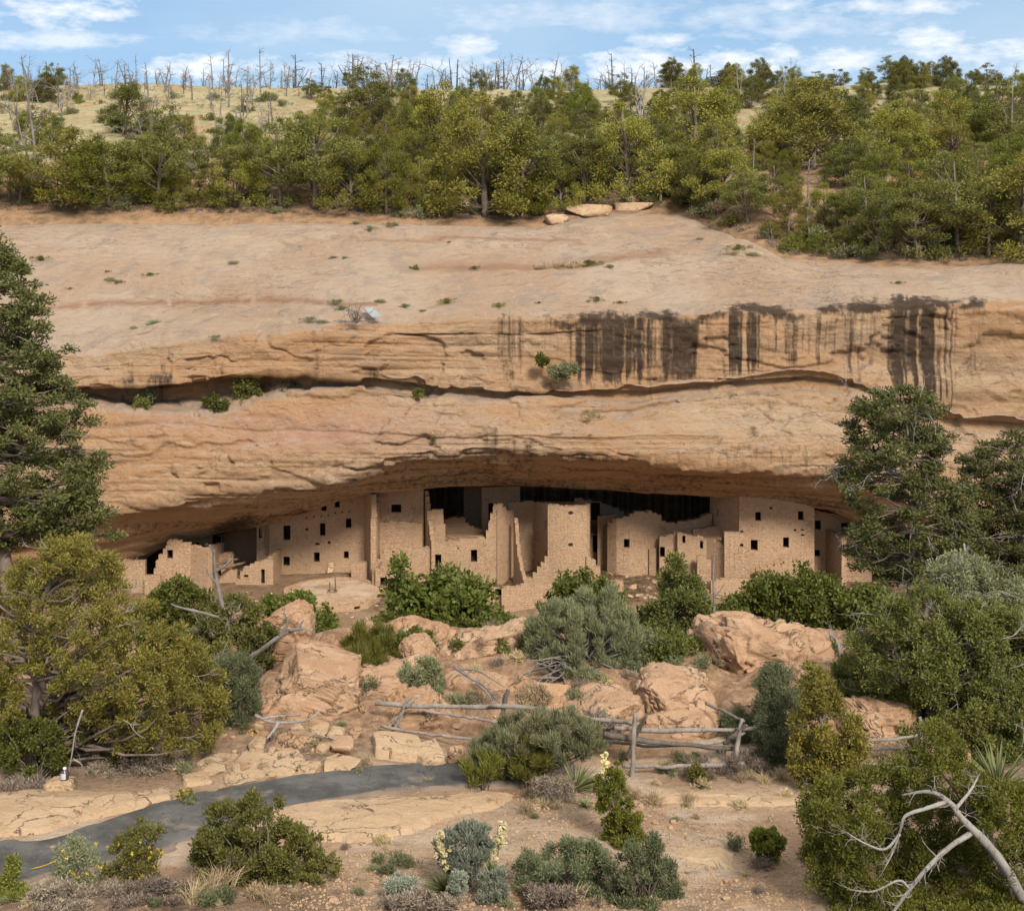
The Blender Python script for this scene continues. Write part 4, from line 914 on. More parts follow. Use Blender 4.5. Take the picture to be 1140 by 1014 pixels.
# two storey house
h = thing('masonry_house', 'bright two storey stone house with four dark windows at the right end of the alcove', 'house')
front(h, c3, 97.6, 664, 937, 445, [(664, 118), (780, 132), (860, 143), (937, 166)], [(688, 712, 190, 227), (868, 892, 187, 224), (668, 698, 308, 353), (805, 830, 297, 341), (748, 760, 168, 178), (850, 861, 262, 271), (880, 892, 262, 269), (880, 895, 283, 291)], seed=68, mat='plaster', rag=0)
front(h, c3, 97.6, 618, 664, 445, [(618, 112), (664, 118)], [(622, 637, 268, 277)], seed=69, mat='plaster', rag=0, name='front_wall')
front(h, c3, 97.0, 557, 664, 480, [(557, 280), (590, 278), (620, 282), (650, 282), (658, 300), (664, 305)], [(622, 637, 324, 337)], name='lower_wall', seed=70, rag=.05)
a = at(c3, 495, 130, 101.6); b = at(c3, 618, 125, 97.6)
wall('side_wall', (a[0], a[1]), (b[0] - .05, b[1] + .2), -27, [(0, a[2] + .3), (5, b[2] + .3)], [(1.0, 1.3, at(c3, 530, 206, 100.6)[2], at(c3, 530, 178, 100.6)[2])], th=.4, parent=h, seed=71, mat='plaster', rag=0)
q = at(c3, 937, 166, 97.6); hside(h, (q[0] - .3, 98.0), (q[0] - .3, 101), -27, q[2], q[2], seed=72, rag=0)
front(h, c3, 96.4, 690, 930, 500, [(690, 440), (740, 420), (800, 408), (850, 398), (930, 412)], name='footing', seed=73, rag=.12)
# set-back house on the right
h = thing('masonry_house', 'set back stone house half hidden by the fir at the right end of the village', 'house')
front(h, c3, 100, 930, 1180, 430, [(930, 180), (1000, 195), (1180, 215)], [(940, 965, 226, 264), (1050, 1080, 236, 272), (939, 962, 350, 378)], seed=74, mat='plaster', rag=0)
front(h, c3, 98.2, 1052, 1180, 440, [(1052, 292), (1180, 288)], name='lower_wall', seed=75)
q = at(c3, 1050, 292, 97.4); hside(h, (q[0] - .05, 97.0), (q[0] - .55, 100), -27, q[2], q[2] - .1, seed=76, name='buttress')
# retaining wall at right front
h = thing('masonry_wall', 'rough terrace wall under the two storey house, above the oaks', 'wall')
front(h, c3, 94.8, 500, 700, 570, [(500, 482), (560, 474), (640, 470), (700, 478)], name='wall', seed=77, rag=.08)
front(h, c3, 94.2, 640, 960, 590, [(640, 520), (760, 500), (860, 505), (960, 490)], name='wall', seed=78, rag=.12)
h = thing('masonry_wall', 'rough terrace wall on the rubble slope below the round walled room', 'wall')
front(h, c3, 95.0, -20, 130, 560, [(-20, 470), (60, 480), (130, 486)], name='wall', seed=79, rag=.12)

# ------------------------------------------------------------------ rocks
def icosphere(sub):
    import bmesh
    bm = bmesh.new(); bmesh.ops.create_icosphere(bm, subdivisions=sub, radius=1.0)
    V = np.array([v.co[:] for v in bm.verts]); T = np.array([[v.index for v in f.verts] for f in bm.faces]); bm.free(); return V, T
ICO = {k: icosphere(k) for k in (2, 3, 4, 5, 6)}
def rock_shape(dim, sub, seed, cuts=9, rough=.06, flat_top=None, pit=0.0):
    """A block of sandstone: a ball cut by joints, then weathered. dim: half sizes."""
    rg = np.random.default_rng(seed); V, T = ICO[sub]; V = V.copy()
    V = np.sign(V) * np.abs(V) ** .55
    V /= np.abs(V).max(0)
    for k in range(cuts):
        n = rg.normal(size=3); n[2] *= .7; n /= np.linalg.norm(n); d = rg.uniform(.62, .98)
        s = V @ n - d; V = V - np.where(s > 0, s * .985, 0)[:, None] * n
    if flat_top: V[:, 2] = np.where(V[:, 2] > flat_top, flat_top + (V[:, 2] - flat_top) * .15, V[:, 2])
    V = V * np.array(dim)
    s = max(dim); nr = V / (np.linalg.norm(V, axis=1)[:, None] + 1e-9)
    o = rg.uniform(0, 50, 3)
    d = fbm(V / s * 2.0 + o, 5, seed) * rough * s
    lay = vnoise(S3(V[:, 0] / s * .5, V[:, 1] / s * .5, V[:, 2] / s * 6) + o, seed + 7) * rough * .6 * s
    if pit: d = d - pit * s * sstep(.05, .3, fbm(V / s * 5 + o, 3, seed + 9))
    cr = np.abs(fbm(V / s * np.array([1.5, 1.5, 2.0]) + o + 31, 4, seed + 13)); d = d - 1.1 * rough * s * np.exp(-(cr / .05) ** 2)
    d = d + rough * .35 * s * (fbm(V / s * 9 + o, 3, seed + 15))
    return V + nr * (d + lay)[:, None], T
def boulder(label, box, Y, depth, seed, rot=0.0, mat='boulder', sub=6, sink=.25, cuts=9, rough=.06, pit=.03, name='boulder', group=None, flat=None):
    x0, y0, x1, y1 = box
    if name == 'boulder': gx, gy = (x1 - x0) * .07, (y1 - y0) * .05; x0, x1, y1 = x0 - gx, x1 + gx, y1 + gy * 2; depth *= 1.15
    c = P3((x0 + x1) / 2, (y0 + y1) / 2, Y); hx = (x1 - x0) / 2 / F * Y; hz = (y1 - y0) / 2 / F * Y * (1 + sink)
    V, T = rock_shape((hx, depth, hz), sub, seed, cuts, rough, flat, pit)
    cr, sr = math.cos(rot), math.sin(rot); x, z = V[:, 0].copy(), V[:, 2].copy()
    V[:, 0] = x * cr - z * sr; V[:, 2] = x * sr + z * cr
    V[:, 0] *= hx / np.abs(V[:, 0]).max(); V[:, 2] *= hz / np.abs(V[:, 2]).max()
    o = mesh_obj(name, V, T, M[mat]); o.location = (c[0], Y, c[2] - hz * sink / (1 + sink)); o.rotation_euler = (0, 0, random.Random(seed).uniform(-.12, .12))
    tag(o, label, 'boulder' if name == 'boulder' else 'rock', group); return o
boulder('huge orange boulder with a flat sloping face above the heap of broken slabs', (278, 728, 424, 812), 30.5, 2.0, 301, rot=-.34)
boulder('pale rounded knob of rock on top of the huge boulder beside the oak', (286, 672, 348, 722), 33.2, 1.0, 302)
boulder('rough brown rock face behind the small grey green bush', (392, 736, 482, 800), 31.6, 1.3, 303, pit=.07)
boulder('knobbly pitted pale rock crest left of the big grey green shrub', (476, 692, 606, 762), 34.2, 1.6, 304, pit=.09, rough=.08, rot=.15)
boulder('small rounded pinkish rock at the left end of the pitted crest', (446, 706, 490, 738), 33.4, .7, 305)
boulder('orange boulder with a shadowed hollow under the dead branches', (488, 748, 590, 806), 31.2, 1.2, 306, rot=.06)
boulder('brown boulder partly behind the roots of the big grey green shrub', (556, 752, 640, 800), 31.0, 1.1, 307)
boulder('square red brown boulder with a dark hollow, right of the big grey green shrub', (702, 744, 792, 812), 31.0, 1.2, 308, rot=-.1)
boulder('red brown boulder below the square one, behind the rails', (716, 786, 796, 832), 29.6, .9, 309)
boulder('large pitted pale boulder overhanging the bank in front of the oaks', (770, 690, 924, 772), 33.6, 1.7, 310, pit=.10, rough=.08, rot=-.12)
boulder('pitted rock under the overhanging boulder', (790, 748, 900, 812), 32.4, 1.3, 311, pit=.08)
boulder('brown rock between the dark juniper and the pitted boulder', (700, 716, 800, 776), 34.4, 1.2, 312, pit=.06)
boulder('orange rock lump at the right edge below the bushes', (1084, 786, 1150, 842), 29.0, 1.0, 313)
boulder('low orange rock behind the yellow green juniper at right', (940, 722, 1000, 764), 33.6, .9, 314)
boulder('brown rock at the right edge behind the yucca', (1020, 812, 1090, 850), 28.0, .8, 315)
boulder('block of pale stone on the rock shelf, with a small dark bottle on it', (50, 866, 85, 888), 25.0, .28, 316, sub=5, mat='slab', sink=.05, cuts=7, rough=.04, pit=0, name='stone_block')
for k_, (bx_, Y_, lb_) in enumerate([((418, 768, 500, 812), 29.8, 'low orange rock step above the left end of the rails'), ((600, 770, 712, 812), 29.8, 'long low rock ledge behind the middle of the rails'), ((640, 700, 726, 752), 34.6, 'brown rock behind the right side of the grey green shrub'), ((740, 772, 850, 806), 31.2, 'sloping red brown rock below the pitted boulder'),
        ((430, 690, 520, 742), 35, 'pale rough rock bank behind the small rounded pinkish rock'), ((360, 730, 420, 770), 32.4, 'brown rock shoulder at the right of the huge boulder'), ((880, 740, 960, 800), 31.5, 'orange rock bank behind the slim juniper'), ((556, 796, 640, 830), 28.8, 'low rock bench under the roots of the grey green shrub'), ((252, 770, 312, 812), 29.4, 'brown rock between the blue grey shrub and the huge boulder'), ((936, 780, 1030, 822), 29.2, 'shadowed rock ledge above the hidden rails')]):
    boulder(lb_, bx_, Y_, (bx_[2] - bx_[0]) / F * Y_ * .45, 380 + k_, pit=.06, rough=.07, rot=.1 * math.sin(k_ * 2.1))
# small bottle on the block
bt = thing('bottle', 'small dark bottle with a silver label standing on the pale stone block', 'bottle'); q = P3(72, 868.5, 24.95)
def lathe(mb, c, prof, k=14):
    th = np.arange(k) / k * 2 * math.pi; V = np.concatenate([S3(c[0] + r * np.cos(th), c[1] + r * np.sin(th), c[2] + z) for r, z in prof]); n = len(prof)
    i = np.arange(n - 1)[:, None] * k + np.arange(k); j = np.arange(n - 1)[:, None] * k + (np.arange(k) + 1) % k
    mb.add(V, np.stack([i, j, j + k, i + k], -1).reshape(-1, 4))
bb = MB(); lathe(bb, q, [(0, 0), (.055, 0), (.08, .03), (.085, .12), (.075, .18), (.035, .21), (.03, .235)]); bb.build('body', mat_plain('dark_glass', (.05, .028, .032), (.085, .05, .055), .25, .5), bt)
bb = MB(); lathe(bb, q, [(.0315, .225), (.034, .23), (.034, .262), (0, .264)]); bb.build('cap', mat_plain('silver_cap', (.6, .62, .62), (.7, .7, .7), .3, .5), bt)
bb = MB(); th = np.linspace(-2.3, -1.0, 10); V = np.concatenate([S3(q[0] + r * np.cos(th), q[1] + r * np.sin(th), q[2] + z + 0 * th) for r, z in ((.089, .05), (.0895, .12), (.085, .165))]); bb.add(V, grid_faces(3, 10)); bb.build('label', mat_plain('silver_label', (.40, .41, .42), (.5, .51, .52), .4, .5), bt)

# broken slabs between the big boulder and the path (boxes measured in an enlarged view)
def c6(x, y): return 200 + x / 5.7, 780 + y / 5.7
SL = [('long flat slab along the path edge, leftmost of the row', 0, 455, 215, 540, 26.0), ('low flat slab touching the path under the long sloping slab', 245, 470, 505, 535, 26.0),
      ('long pale sloping slab above the path edge slabs', 360, 335, 880, 445, 26.9), ('pale slab with a rounded end left of the long sloping slab', 360, 385, 520, 475, 26.5),
      ('flat slab at the path edge left of the vertical crack', 510, 400, 745, 500, 26.3), ('angular slab at the path edge in the middle of the row', 740, 375, 905, 490, 26.4),
      ('long low slab at the path edge, rightmost of the row', 880, 360, 1140, 460, 26.6), ('block of orange stone with a shadowed underside behind the slabs', 600, 190, 850, 330, 27.8),
      ('weathered knobbly stone left of the orange block', 425, 215, 560, 335, 27.6), ('tilted smooth slab leaning against the stones at the boulder foot', 825, 135, 945, 235, 28.2),
      ('pale broken stone right of the orange block', 850, 260, 965, 365, 27.4), ('large pale stone at the right of the heap', 960, 215, 1110, 365, 27.5),
      ('small stone behind the dead branch', 470, 150, 530, 195, 28.4), ('pinkish stone at the left of the heap under the juniper', 190, 325, 320, 405, 27.0),
      ('upright knobbly stone at the far left of the heap', 115, 355, 185, 445, 26.8), ('narrow stone between the pinkish stone and the long slab', 300, 335, 440, 400, 27.2),
      ('sloping orange slab left of the path edge row', 160, 390, 330, 470, 26.5), ('small orange stone below the knobbly stone', 555, 300, 605, 340, 27.2),
      ('flat stone behind the large pale stone', 930, 165, 1060, 235, 28.3), ('stone at the right end of the heap beside the crack', 1080, 160, 1160, 260, 28.3), ('square stone under the dead branch', 690, 145, 800, 205, 28.4),
      ('small flat stone between the dead branch and the tilted slab', 760, 190, 910, 250, 28.0)]
for k, (lb, x0, y0, x1, y1, Y) in enumerate(SL):
    boulder(lb, (*c6(x0, y0), *c6(x1, y1)), Y, (x1 - x0) / 5.7 / F * Y * .45 + .12, 330 + k, rot=-.06 + .12 * ((k * 37) % 10) / 10, mat='slab' if k % 4 != 3 else 'boulder', sub=5, sink=.02, cuts=15, rough=.03, pit=.012, name='rock_slab', flat=.45)
boulder('big flat pale boulder split by a diagonal crack, beside the path end', (412, 817, 466, 852), 27.6, .62, 360, mat='slab', sub=5, sink=.1, cuts=7, rough=.03, pit=0, flat=.5, rot=-.1)
boulder('right half of the split pale boulder beside the path end', (456, 823, 494, 852), 27.5, .55, 361, mat='slab', sub=5, sink=.1, cuts=7, rough=.03, pit=0, flat=.5, rot=.08)
boulder('small pointed orange stone beside the split boulder', (498, 828, 518, 852), 27.2, .2, 362, sub=4, mat='boulder', sink=.1, cuts=8, rough=.03, pit=0, name='rock')
boulder('thick overhanging ledge block at the back edge of the slickrock', (625, 222, 682, 241), 136, 2.4, 370, mat='slab', sub=5, sink=.2, flat=.4, rough=.03, pit=0, name='rock_slab')
boulder('long flat ledge block right of the thick ledge block at the slickrock edge', (680, 219, 728, 238), 137, 2.2, 371, mat='slab', sub=5, sink=.2, flat=.3, rough=.03, pit=0, name='rock_slab')
boulder('small pale block below the thick ledge at the slickrock edge', (606, 238, 634, 250), 134.5, 1.2, 372, mat='slab', sub=4, sink=.2, rough=.04, pit=0, name='rock_slab')
# loose stones on the near ground: copies of a few shapes
PRO = []
for k in range(6):
    V, T = rock_shape((1, .8, .6), 3, 400 + k, 10, .07); PRO.append((V, T))
def loose(n, region, smin, smax, label, group, mats, seed, name='stone'):
    rg = np.random.default_rng(seed); poly = region; xs, ys = zip(*poly); src = []
    for k, (V, T) in enumerate(PRO):
        src.append([mesh_obj(name, V, T, M[m_]) for m_ in mats])
    flat_ = [o for s in src for o in s]; used = set(); i = 0; g = 0
    while i < n and g < n * 60:
        g += 1; px, py = rg.uniform(min(xs), max(xs)), rg.uniform(min(ys), max(ys))
        if not inside(poly, np.array([px]), np.array([py]))[0]: continue
        p = hit(px, py); k = int(rg.integers(len(flat_))); o = flat_[k]
        if k in used: o = o.copy(); COL.objects.link(o)
        used.add(k); s = smin * (smax / smin) ** (rg.random() ** 1.8)
        o.location = (p[0], p[1], p[2] + s * .18); o.scale = (s, s * rg.uniform(.7, 1.1), s * rg.uniform(.5, 1)); o.rotation_euler = (rg.uniform(-.3, .3), rg.uniform(-.3, .3), rg.uniform(0, 6.28))
        tag(o, label, 'stone', group); i += 1
    for k, o in enumerate(flat_):
        if k not in used: bpy.data.objects.remove(o)
loose(46, [(200, 805), (290, 800), (330, 830), (420, 850), (400, 862), (300, 868), (200, 868), (185, 845)], .05, .20, 'loose broken stone in the heap of slabs between the big juniper and the path', 'stones among the broken slabs', ['boulder', 'slab'], 1)
loose(30, [(560, 880), (660, 878), (760, 888), (800, 930), (720, 930), (620, 910), (560, 905)], .03, .12, 'loose stone on the earth around the slender small juniper', 'stones around the slender juniper', ['boulder', 'slab'], 2)
loose(34, [(690, 905), (880, 900), (900, 960), (880, 1005), (760, 1010), (740, 950)], .025, .09, 'loose stone on the red earth around the small round bush', 'stones around the round bush', ['boulder', 'slab'], 3)
loose(36, [(330, 985), (450, 930), (470, 1000), (600, 1005), (700, 1010), (340, 1012)], .025, .10, 'loose stone on the ground along the bottom edge', 'stones along the bottom edge', ['boulder', 'slab'], 4)
loose(40, [(560, 800), (700, 800), (830, 770), (880, 800), (870, 860), (690, 858), (560, 830)], .04, .22, 'loose stone on the bank behind the rail fence', 'stones on the bank behind the fence', ['boulder'], 5)
loose(24, [(390, 792), (540, 775), (560, 800), (540, 840), (500, 820), (420, 812)], .05, .18, 'loose stone on the earth above the split pale boulder', 'stones above the split boulder', ['boulder', 'slab'], 6)
loose(20, [(0, 990), (200, 985), (260, 1005), (200, 1012), (0, 1012)], .03, .09, 'loose stone under the yellow flowered shrubs by the path', 'stones under the yellow flowered shrubs', ['boulder', 'slab'], 7)
def gravel():
    rg = np.random.default_rng(12); V0, T0 = ICO[2]; Vs = []; Ts = []; n = 0
    for k in range(5200):
        py = 880 + 134 * rg.random() ** .8; px = rg.uniform(300, 905); 
        if px < 560 and py < 950 and rg.random() < .8: continue
        Y = None; q = P3(px, py, 1.0); Y = GY(px, py); s = rg.uniform(.008, .03) 
        p = P3(px, py, Y); p[2] = float(ground_z(p[0], p[1])) + .005
        v = V0[:, :] * s * np.array([1, .8, .6]) * (1 + .25 * rg.uniform(-1, 1, (len(V0), 1))); a = rg.uniform(0, 6.28)
        v = np.stack([v[:, 0] * math.cos(a) - v[:, 1] * math.sin(a), v[:, 0] * math.sin(a) + v[:, 1] * math.cos(a), v[:, 2]], -1) + p
        Vs.append(v); Ts.append(T0 + n); n += len(v)
    struct(mesh_obj('gravel', np.concatenate(Vs), np.concatenate(Ts), M['slab'], smooth=False), 'stuff')
_gx = np.linspace(0, 1140, 40); _gy = np.linspace(872, 1014, 30)
_GY = np.array([[hit(x, y)[1] for x in _gx] for y in _gy])
def GY(px, py):
    i = np.clip(np.searchsorted(_gy, py) - 1, 0, 28); j = np.clip(np.searchsorted(_gx, px) - 1, 0, 38)
    u = (px - _gx[j]) / (_gx[j + 1] - _gx[j]); v = (py - _gy[i]) / (_gy[i + 1] - _gy[i])
    return float((_GY[i, j] * (1 - u) + _GY[i, j + 1] * u) * (1 - v) + (_GY[i + 1, j] * (1 - u) + _GY[i + 1, j + 1] * u) * v)
gravel()
# pale sheet of metal on the slickrock brow
bb = MB(); q = [P3(404, 342, 97.6), P3(415, 342, 97.8), P3(425, 352, 95.6), P3(414, 353, 95.4)]
bb.box8([v + [0, 0, -.06] for v in (q[3], q[2], q[1], q[0])] + [v for v in (q[3], q[2], q[1], q[0])])
tag(bb.build('panel', mat_plain('pale_metal', (.22, .24, .25), (.30, .32, .33), .7, .4, 3), None, False), 'pale grey flat panel lying tilted on the brow of the slickrock', 'panel')

# ------------------------------------------------------------------ plants
def blades(C, rad, per, L, Wd, rg, up=.4, flat=(1, 1, 1), jit=.7, shell=.5, dirs=None, spread=0.0):
    """Leaf sprays filling clumps: C clump centres, rad clump radii. Returns vertices and quads."""
    C = np.asarray(C, float); N = len(C); rad = np.broadcast_to(np.asarray(rad, float), (N,))
    cnt = np.maximum(3, (per * (rad / rad.mean()) ** 2 * rg.uniform(.7, 1.3, N))).astype(int)
    idx = np.repeat(np.arange(N), cnt); n = len(idx)
    u = rg.normal(size=(n, 3)); u /= np.linalg.norm(u, axis=1)[:, None]
    off = u * np.array(flat) * (rad[idx] * rg.random(n) ** shell)[:, None]
    p = C[idx] + off
    d = u * np.array(flat) + np.array([0, 0, up]) + rg.normal(size=(n, 3)) * jit
    if dirs is not None: d = d + dirs[idx]
    d /= np.linalg.norm(d, axis=1)[:, None]
    s = np.cross(d, rg.normal(size=(n, 3))); s /= np.linalg.norm(s, axis=1)[:, None] + 1e-9
    l = L * rg.uniform(.6, 1.35, n)[:, None]; w = Wd * rg.uniform(.7, 1.3, n)[:, None]
    V = np.stack([p - d * l * .2, p + d * l * .35 + s * w, p + d * l * .8, p + d * l * .35 - s * w], 1).reshape(-1, 3)
    return V, np.arange(4 * n).reshape(-1, 4)
def bough(mb, a, b, r0, r1, rg, sag=.12, k=5, n=6):
    a, b = np.asarray(a, float), np.asarray(b, float); L = np.linalg.norm(b - a)
    m1 = a + (b - a) * .35 + rg.normal(size=3) * L * .07 + np.array([0, 0, -sag * L * .5]); m2 = a + (b - a) * .7 + rg.normal(size=3) * L * .06 + np.array([0, 0, -sag * L * .3])
    mb.tube(smooth_path([a, m1, m2, b], n), np.linspace(r0, r1, n), k, cap=False); return m1, m2
def twigs(mb, p, d, L, r, rg, depth=2, nb=3, k=4, spread=.7, curve=.25):
    """A bare branching twig."""
    d = np.asarray(d, float) / np.linalg.norm(d); q = [np.asarray(p, float)]; dd = d.copy()
    for i in range(4):
        dd = dd + rg.normal(size=3) * curve; dd /= np.linalg.norm(dd); q.append(q[-1] + dd * L / 4)
    mb.tube(q, np.linspace(r, r * .35, 5), k, cap=False)
    if depth > 0:
        for b in range(nb):
            t = rg.integers(1, 5); e = dd + rg.normal(size=3) * spread
            twigs(mb, q[t], e, L * rg.uniform(.35, .65), r * .55, rg, depth - 1, nb, k, spread, curve)
def sample_outline(poly, n, rg, shrink, holes=(), hole_p=.04):
    xs, ys = zip(*poly); out = []; g = 0
    while len(out) < n and g < 400:
        g += 1
        x, y = rg.uniform(min(xs), max(xs), 200), rg.uniform(min(ys), max(ys), 200)
        ed = edge_dist(poly, x, y); ok = inside(poly, x, y) & (ed > shrink * rg.random(200))
        for h in holes: ok &= ~inside(h, x, y) | (rg.random(200) < hole_p)
        out += [(x[i], y[i], ed[i]) for i in np.where(ok)[0]]
    return np.array(out[:n])
def plant(name, label, cat, outline, Y, depth, n, r, per, L, Wd, mat, base=None, tr=.06, seed=0, up=.4, flat=(1, 1, 1), jit=.7, bark='bark', limbs=.45, holes=(), dead=0, deadL=.4, group=None, shell=.75, stems=0, trunk_name='trunk', crown='crown', sag=.1, by=None, dead_out=True, whorl=False, twig_r=.012, hole_p=.04):
    """A tree or shrub whose crown fills an outline measured in the photograph; it stands at distance Y with its own thickness."""
    rg = np.random.default_rng(seed + 7000); px_r = r / Y * F
    S = sample_outline(outline, n, rg, px_r * 1.0, holes, hole_p); mx = S[:, 2].max() + 1e-6
    t = depth * np.sqrt(np.clip(S[:, 2] / mx, .05, 1)); dy = rg.uniform(-1, 1, len(S)) * t
    for h in holes:
        ih = inside(h, S[:, 0], S[:, 1]); dy = np.where(ih, np.abs(dy) + depth * .3, dy)
    Cc = fan(S[:, 0], S[:, 1], Y + dy)
    if Y < 45 and by is None:      # foliage that would sink into the bank comes forward to stand above it
        low = np.where(Cc[:, 2] - ground_z(Cc[:, 0], Cc[:, 1]) < r * .5)[0]
        for k in low:
            q = hit(S[k, 0], S[k, 1]); Cc[k] = P3(S[k, 0], S[k, 1], min(Cc[k, 1], q[1] - r * 1.2))
    bx = base[0] if base else float(np.mean([p[0] for p in outline])); b = np.array([(bx - CX) / F * Y, Y, 0.0])
    b[2] = float(ground_z(b[0], b[1])) - .05 if by is None else (HY - by) / F * Y
    root = thing(name, label, cat, b, group); Cl = Cc - b
    rad = r * rg.uniform(.65, 1.35, len(Cl))
    V, Q = blades(Cl, rad, per, L, Wd, rg, up, flat, jit, shell)
    mesh_obj(crown, V, Q, M[mat], root, False)
    w = MB(); top = Cl[:, 2].max(); cxm = Cl[:, 0].mean(); cym = 0
    if stems:
        for k in rg.choice(len(Cl), min(stems, len(Cl)), False):
            bough(w, rg.normal(size=3) * [.08, .08, 0], Cl[k], tr * rg.uniform(.3, .7), tr * .12, rg, sag=.05)
    else:
        hi = Cl[np.argsort(-Cl[:, 2])[:max(3, len(Cl) // 12)]].mean(0)
        path = smooth_path([np.zeros(3), np.array([hi[0] * .2, hi[1] * .2, top * .3]) + rg.normal(size=3) * tr * .8, np.array([hi[0] * .7, hi[1] * .7, top * .65]) + rg.normal(size=3) * tr * .8, hi], 14)
        w.tube(path, np.linspace(tr, tr * .15, 14), 9, wob=.12, rng=rg)
        for k in np.where(rg.random(len(Cl)) < limbs)[0]:
            c = Cl[k]; hd = np.hypot(c[0], c[1]); zz = np.clip(c[2] - hd * (.1 if whorl else .45), top * .08, top * .93); i = int(np.argmin(np.abs(path[:, 2] - zz)))
            bough(w, path[i], c, tr * (.32 - .2 * i / 14), tr * .05, rg, sag if not whorl else -.05)
    w.build('stems' if stems else trunk_name, M[bark], root)
    if dead:
        ks = rg.choice(len(Cl), min(dead, len(Cl)), False)
        for k in ks:
            c = Cl[k] + np.array([0, -rad[k] * .8, 0]); dd = np.array([c[0] - cxm, -.5, rg.uniform(-.5, .6)]) + rg.normal(size=3) * .6
            w = MB(); twigs(w, c, dd, deadL * rg.uniform(.5, 1.3), twig_r, rg, 2, 3); w.build('dead_branch', M['dead'], root)
    return root, b

# --- the big foreground trees and shrubs
plant('fir_tree', 'tall dark fir at the left edge behind the yellow green juniper', 'tree',
      [(-130, 230), (-60, 200), (-8, 235), (2, 262), (26, 285), (46, 318), (68, 343), (58, 362), (86, 398), (78, 420), (108, 452), (98, 488), (118, 508), (110, 545), (132, 578), (146, 602), (128, 612), (105, 600), (60, 606), (0, 615), (-90, 640), (-150, 500)], 38, 2.6, 980, .28, 130, .14, .024, 'fir', base=(18, 760), tr=.27, seed=1, up=.15, flat=(1.2, 1.1, .58), limbs=.4, dead=46, deadL=.8, whorl=True)
plant('juniper_tree', 'big yellow green juniper with silvery dead twigs at the left, beside the path', 'tree',
      [(-50, 625), (0, 640), (38, 614), (72, 594), (110, 600), (136, 626), (152, 655), (186, 690), (214, 702), (236, 730), (248, 762), (256, 798), (236, 835), (204, 846), (192, 858), (124, 850), (60, 845), (0, 850), (-60, 845)], 27.0, 2.3, 820, .17, 150, .085, .0135, 'juniper', base=(34, 862), tr=.20, seed=2, up=.55, limbs=.2, dead=40, deadL=.55, holes=[[(30, 750), (56, 750), (60, 838), (26, 838)]], hole_p=.3)
plant('shrub', 'bright green low bush at the foot of the big yellow green juniper trunk', 'shrub', [(0, 800), (40, 790), (75, 815), (78, 850), (50, 868), (0, 866)], 25.8, .5, 60, .12, 170, .055, .018, 'oak', seed=3, tr=.03, stems=24)
plant('juniper_tree', 'dark green juniper with a dead trunk sticking out, in front of the gabled ruin', 'tree',
      [(214, 690), (240, 666), (270, 660), (296, 690), (302, 722), (282, 748), (236, 752), (206, 722)], 36, 1.2, 110, .22, 170, .10, .022, 'pinyon', seed=4, tr=.12, dead=16, deadL=.5)
plant('fir_tree', 'sparse dark fir with pale bare branches standing before the right end of the cliff', 'tree',
      [(984, 424), (1012, 428), (1040, 428), (1057, 450), (1048, 470), (1070, 484), (1060, 502), (1050, 520), (1078, 560), (1082, 640), (1020, 662), (950, 640), (934, 600), (950, 575), (930, 540), (922, 525), (945, 505), (938, 490), (936, 468), (955, 440)], 44, 2.2, 360, .29, 130, .15, .025, 'fir', base=(1012, 720), tr=.21, seed=5, up=.15, flat=(1.2, 1.1, .58), limbs=.55, dead=44, deadL=1.0, whorl=True, twig_r=.018)
plant('fir_tree', 'broad dark fir at the right edge behind the mixed junipers', 'tree',
      [(1076, 486), (1108, 488), (1122, 474), (1140, 482), (1185, 470), (1230, 700), (1110, 690), (1062, 640), (1052, 560), (1070, 512)], 47, 2.6, 520, .31, 125, .15, .025, 'fir', base=(1130, 720), tr=.24, seed=6, up=.15, flat=(1.2, 1.1, .58), limbs=.4, dead=36, deadL=1.0, whorl=True, twig_r=.018)
plant('juniper_tree', 'wide dark olive juniper mass at the right, below the two firs', 'tree',
      [(958, 690), (985, 662), (1030, 650), (1060, 660), (1100, 672), (1160, 680), (1160, 800), (1112, 790), (1060, 835), (1010, 822), (962, 792), (938, 742), (944, 705)], 30, 2.0, 470, .22, 190, .09, .017, 'juniper_dark', base=(1030, 825), tr=.2, seed=7, dead=34, deadL=.7, twig_r=.014)
plant('juniper_tree', 'dull grey green juniper with a bare spike, behind the dark olive mass at right', 'tree',
      [(1030, 660), (1038, 630), (1060, 612), (1085, 618), (1110, 640), (1140, 650), (1165, 690), (1100, 700), (1050, 690)], 33, 1.4, 150, .23, 190, .10, .017, 'sage', base=(1080, 800), tr=.14, seed=8, dead=18, deadL=.8, twig_r=.016)
plant('shrub', 'deep green bush under the dark olive junipers at the right', 'shrub', [(1062, 790), (1085, 772), (1110, 790), (1112, 850), (1088, 875), (1062, 850)], 27.5, .6, 60, .15, 170, .08, .02, 'pinyon', seed=9, tr=.05, stems=20)
plant('juniper_tree', 'slim yellow green juniper with a pointed top to the right of the rail fence', 'tree',
      [(888, 752), (900, 735), (924, 742), (930, 760), (934, 790), (955, 798), (970, 815), (964, 850), (952, 872), (904, 880), (880, 862), (874, 822), (888, 792), (894, 770)], 26, .9, 150, .17, 190, .075, .016, 'juniper', seed=10, tr=.08, up=.7, dead=6)
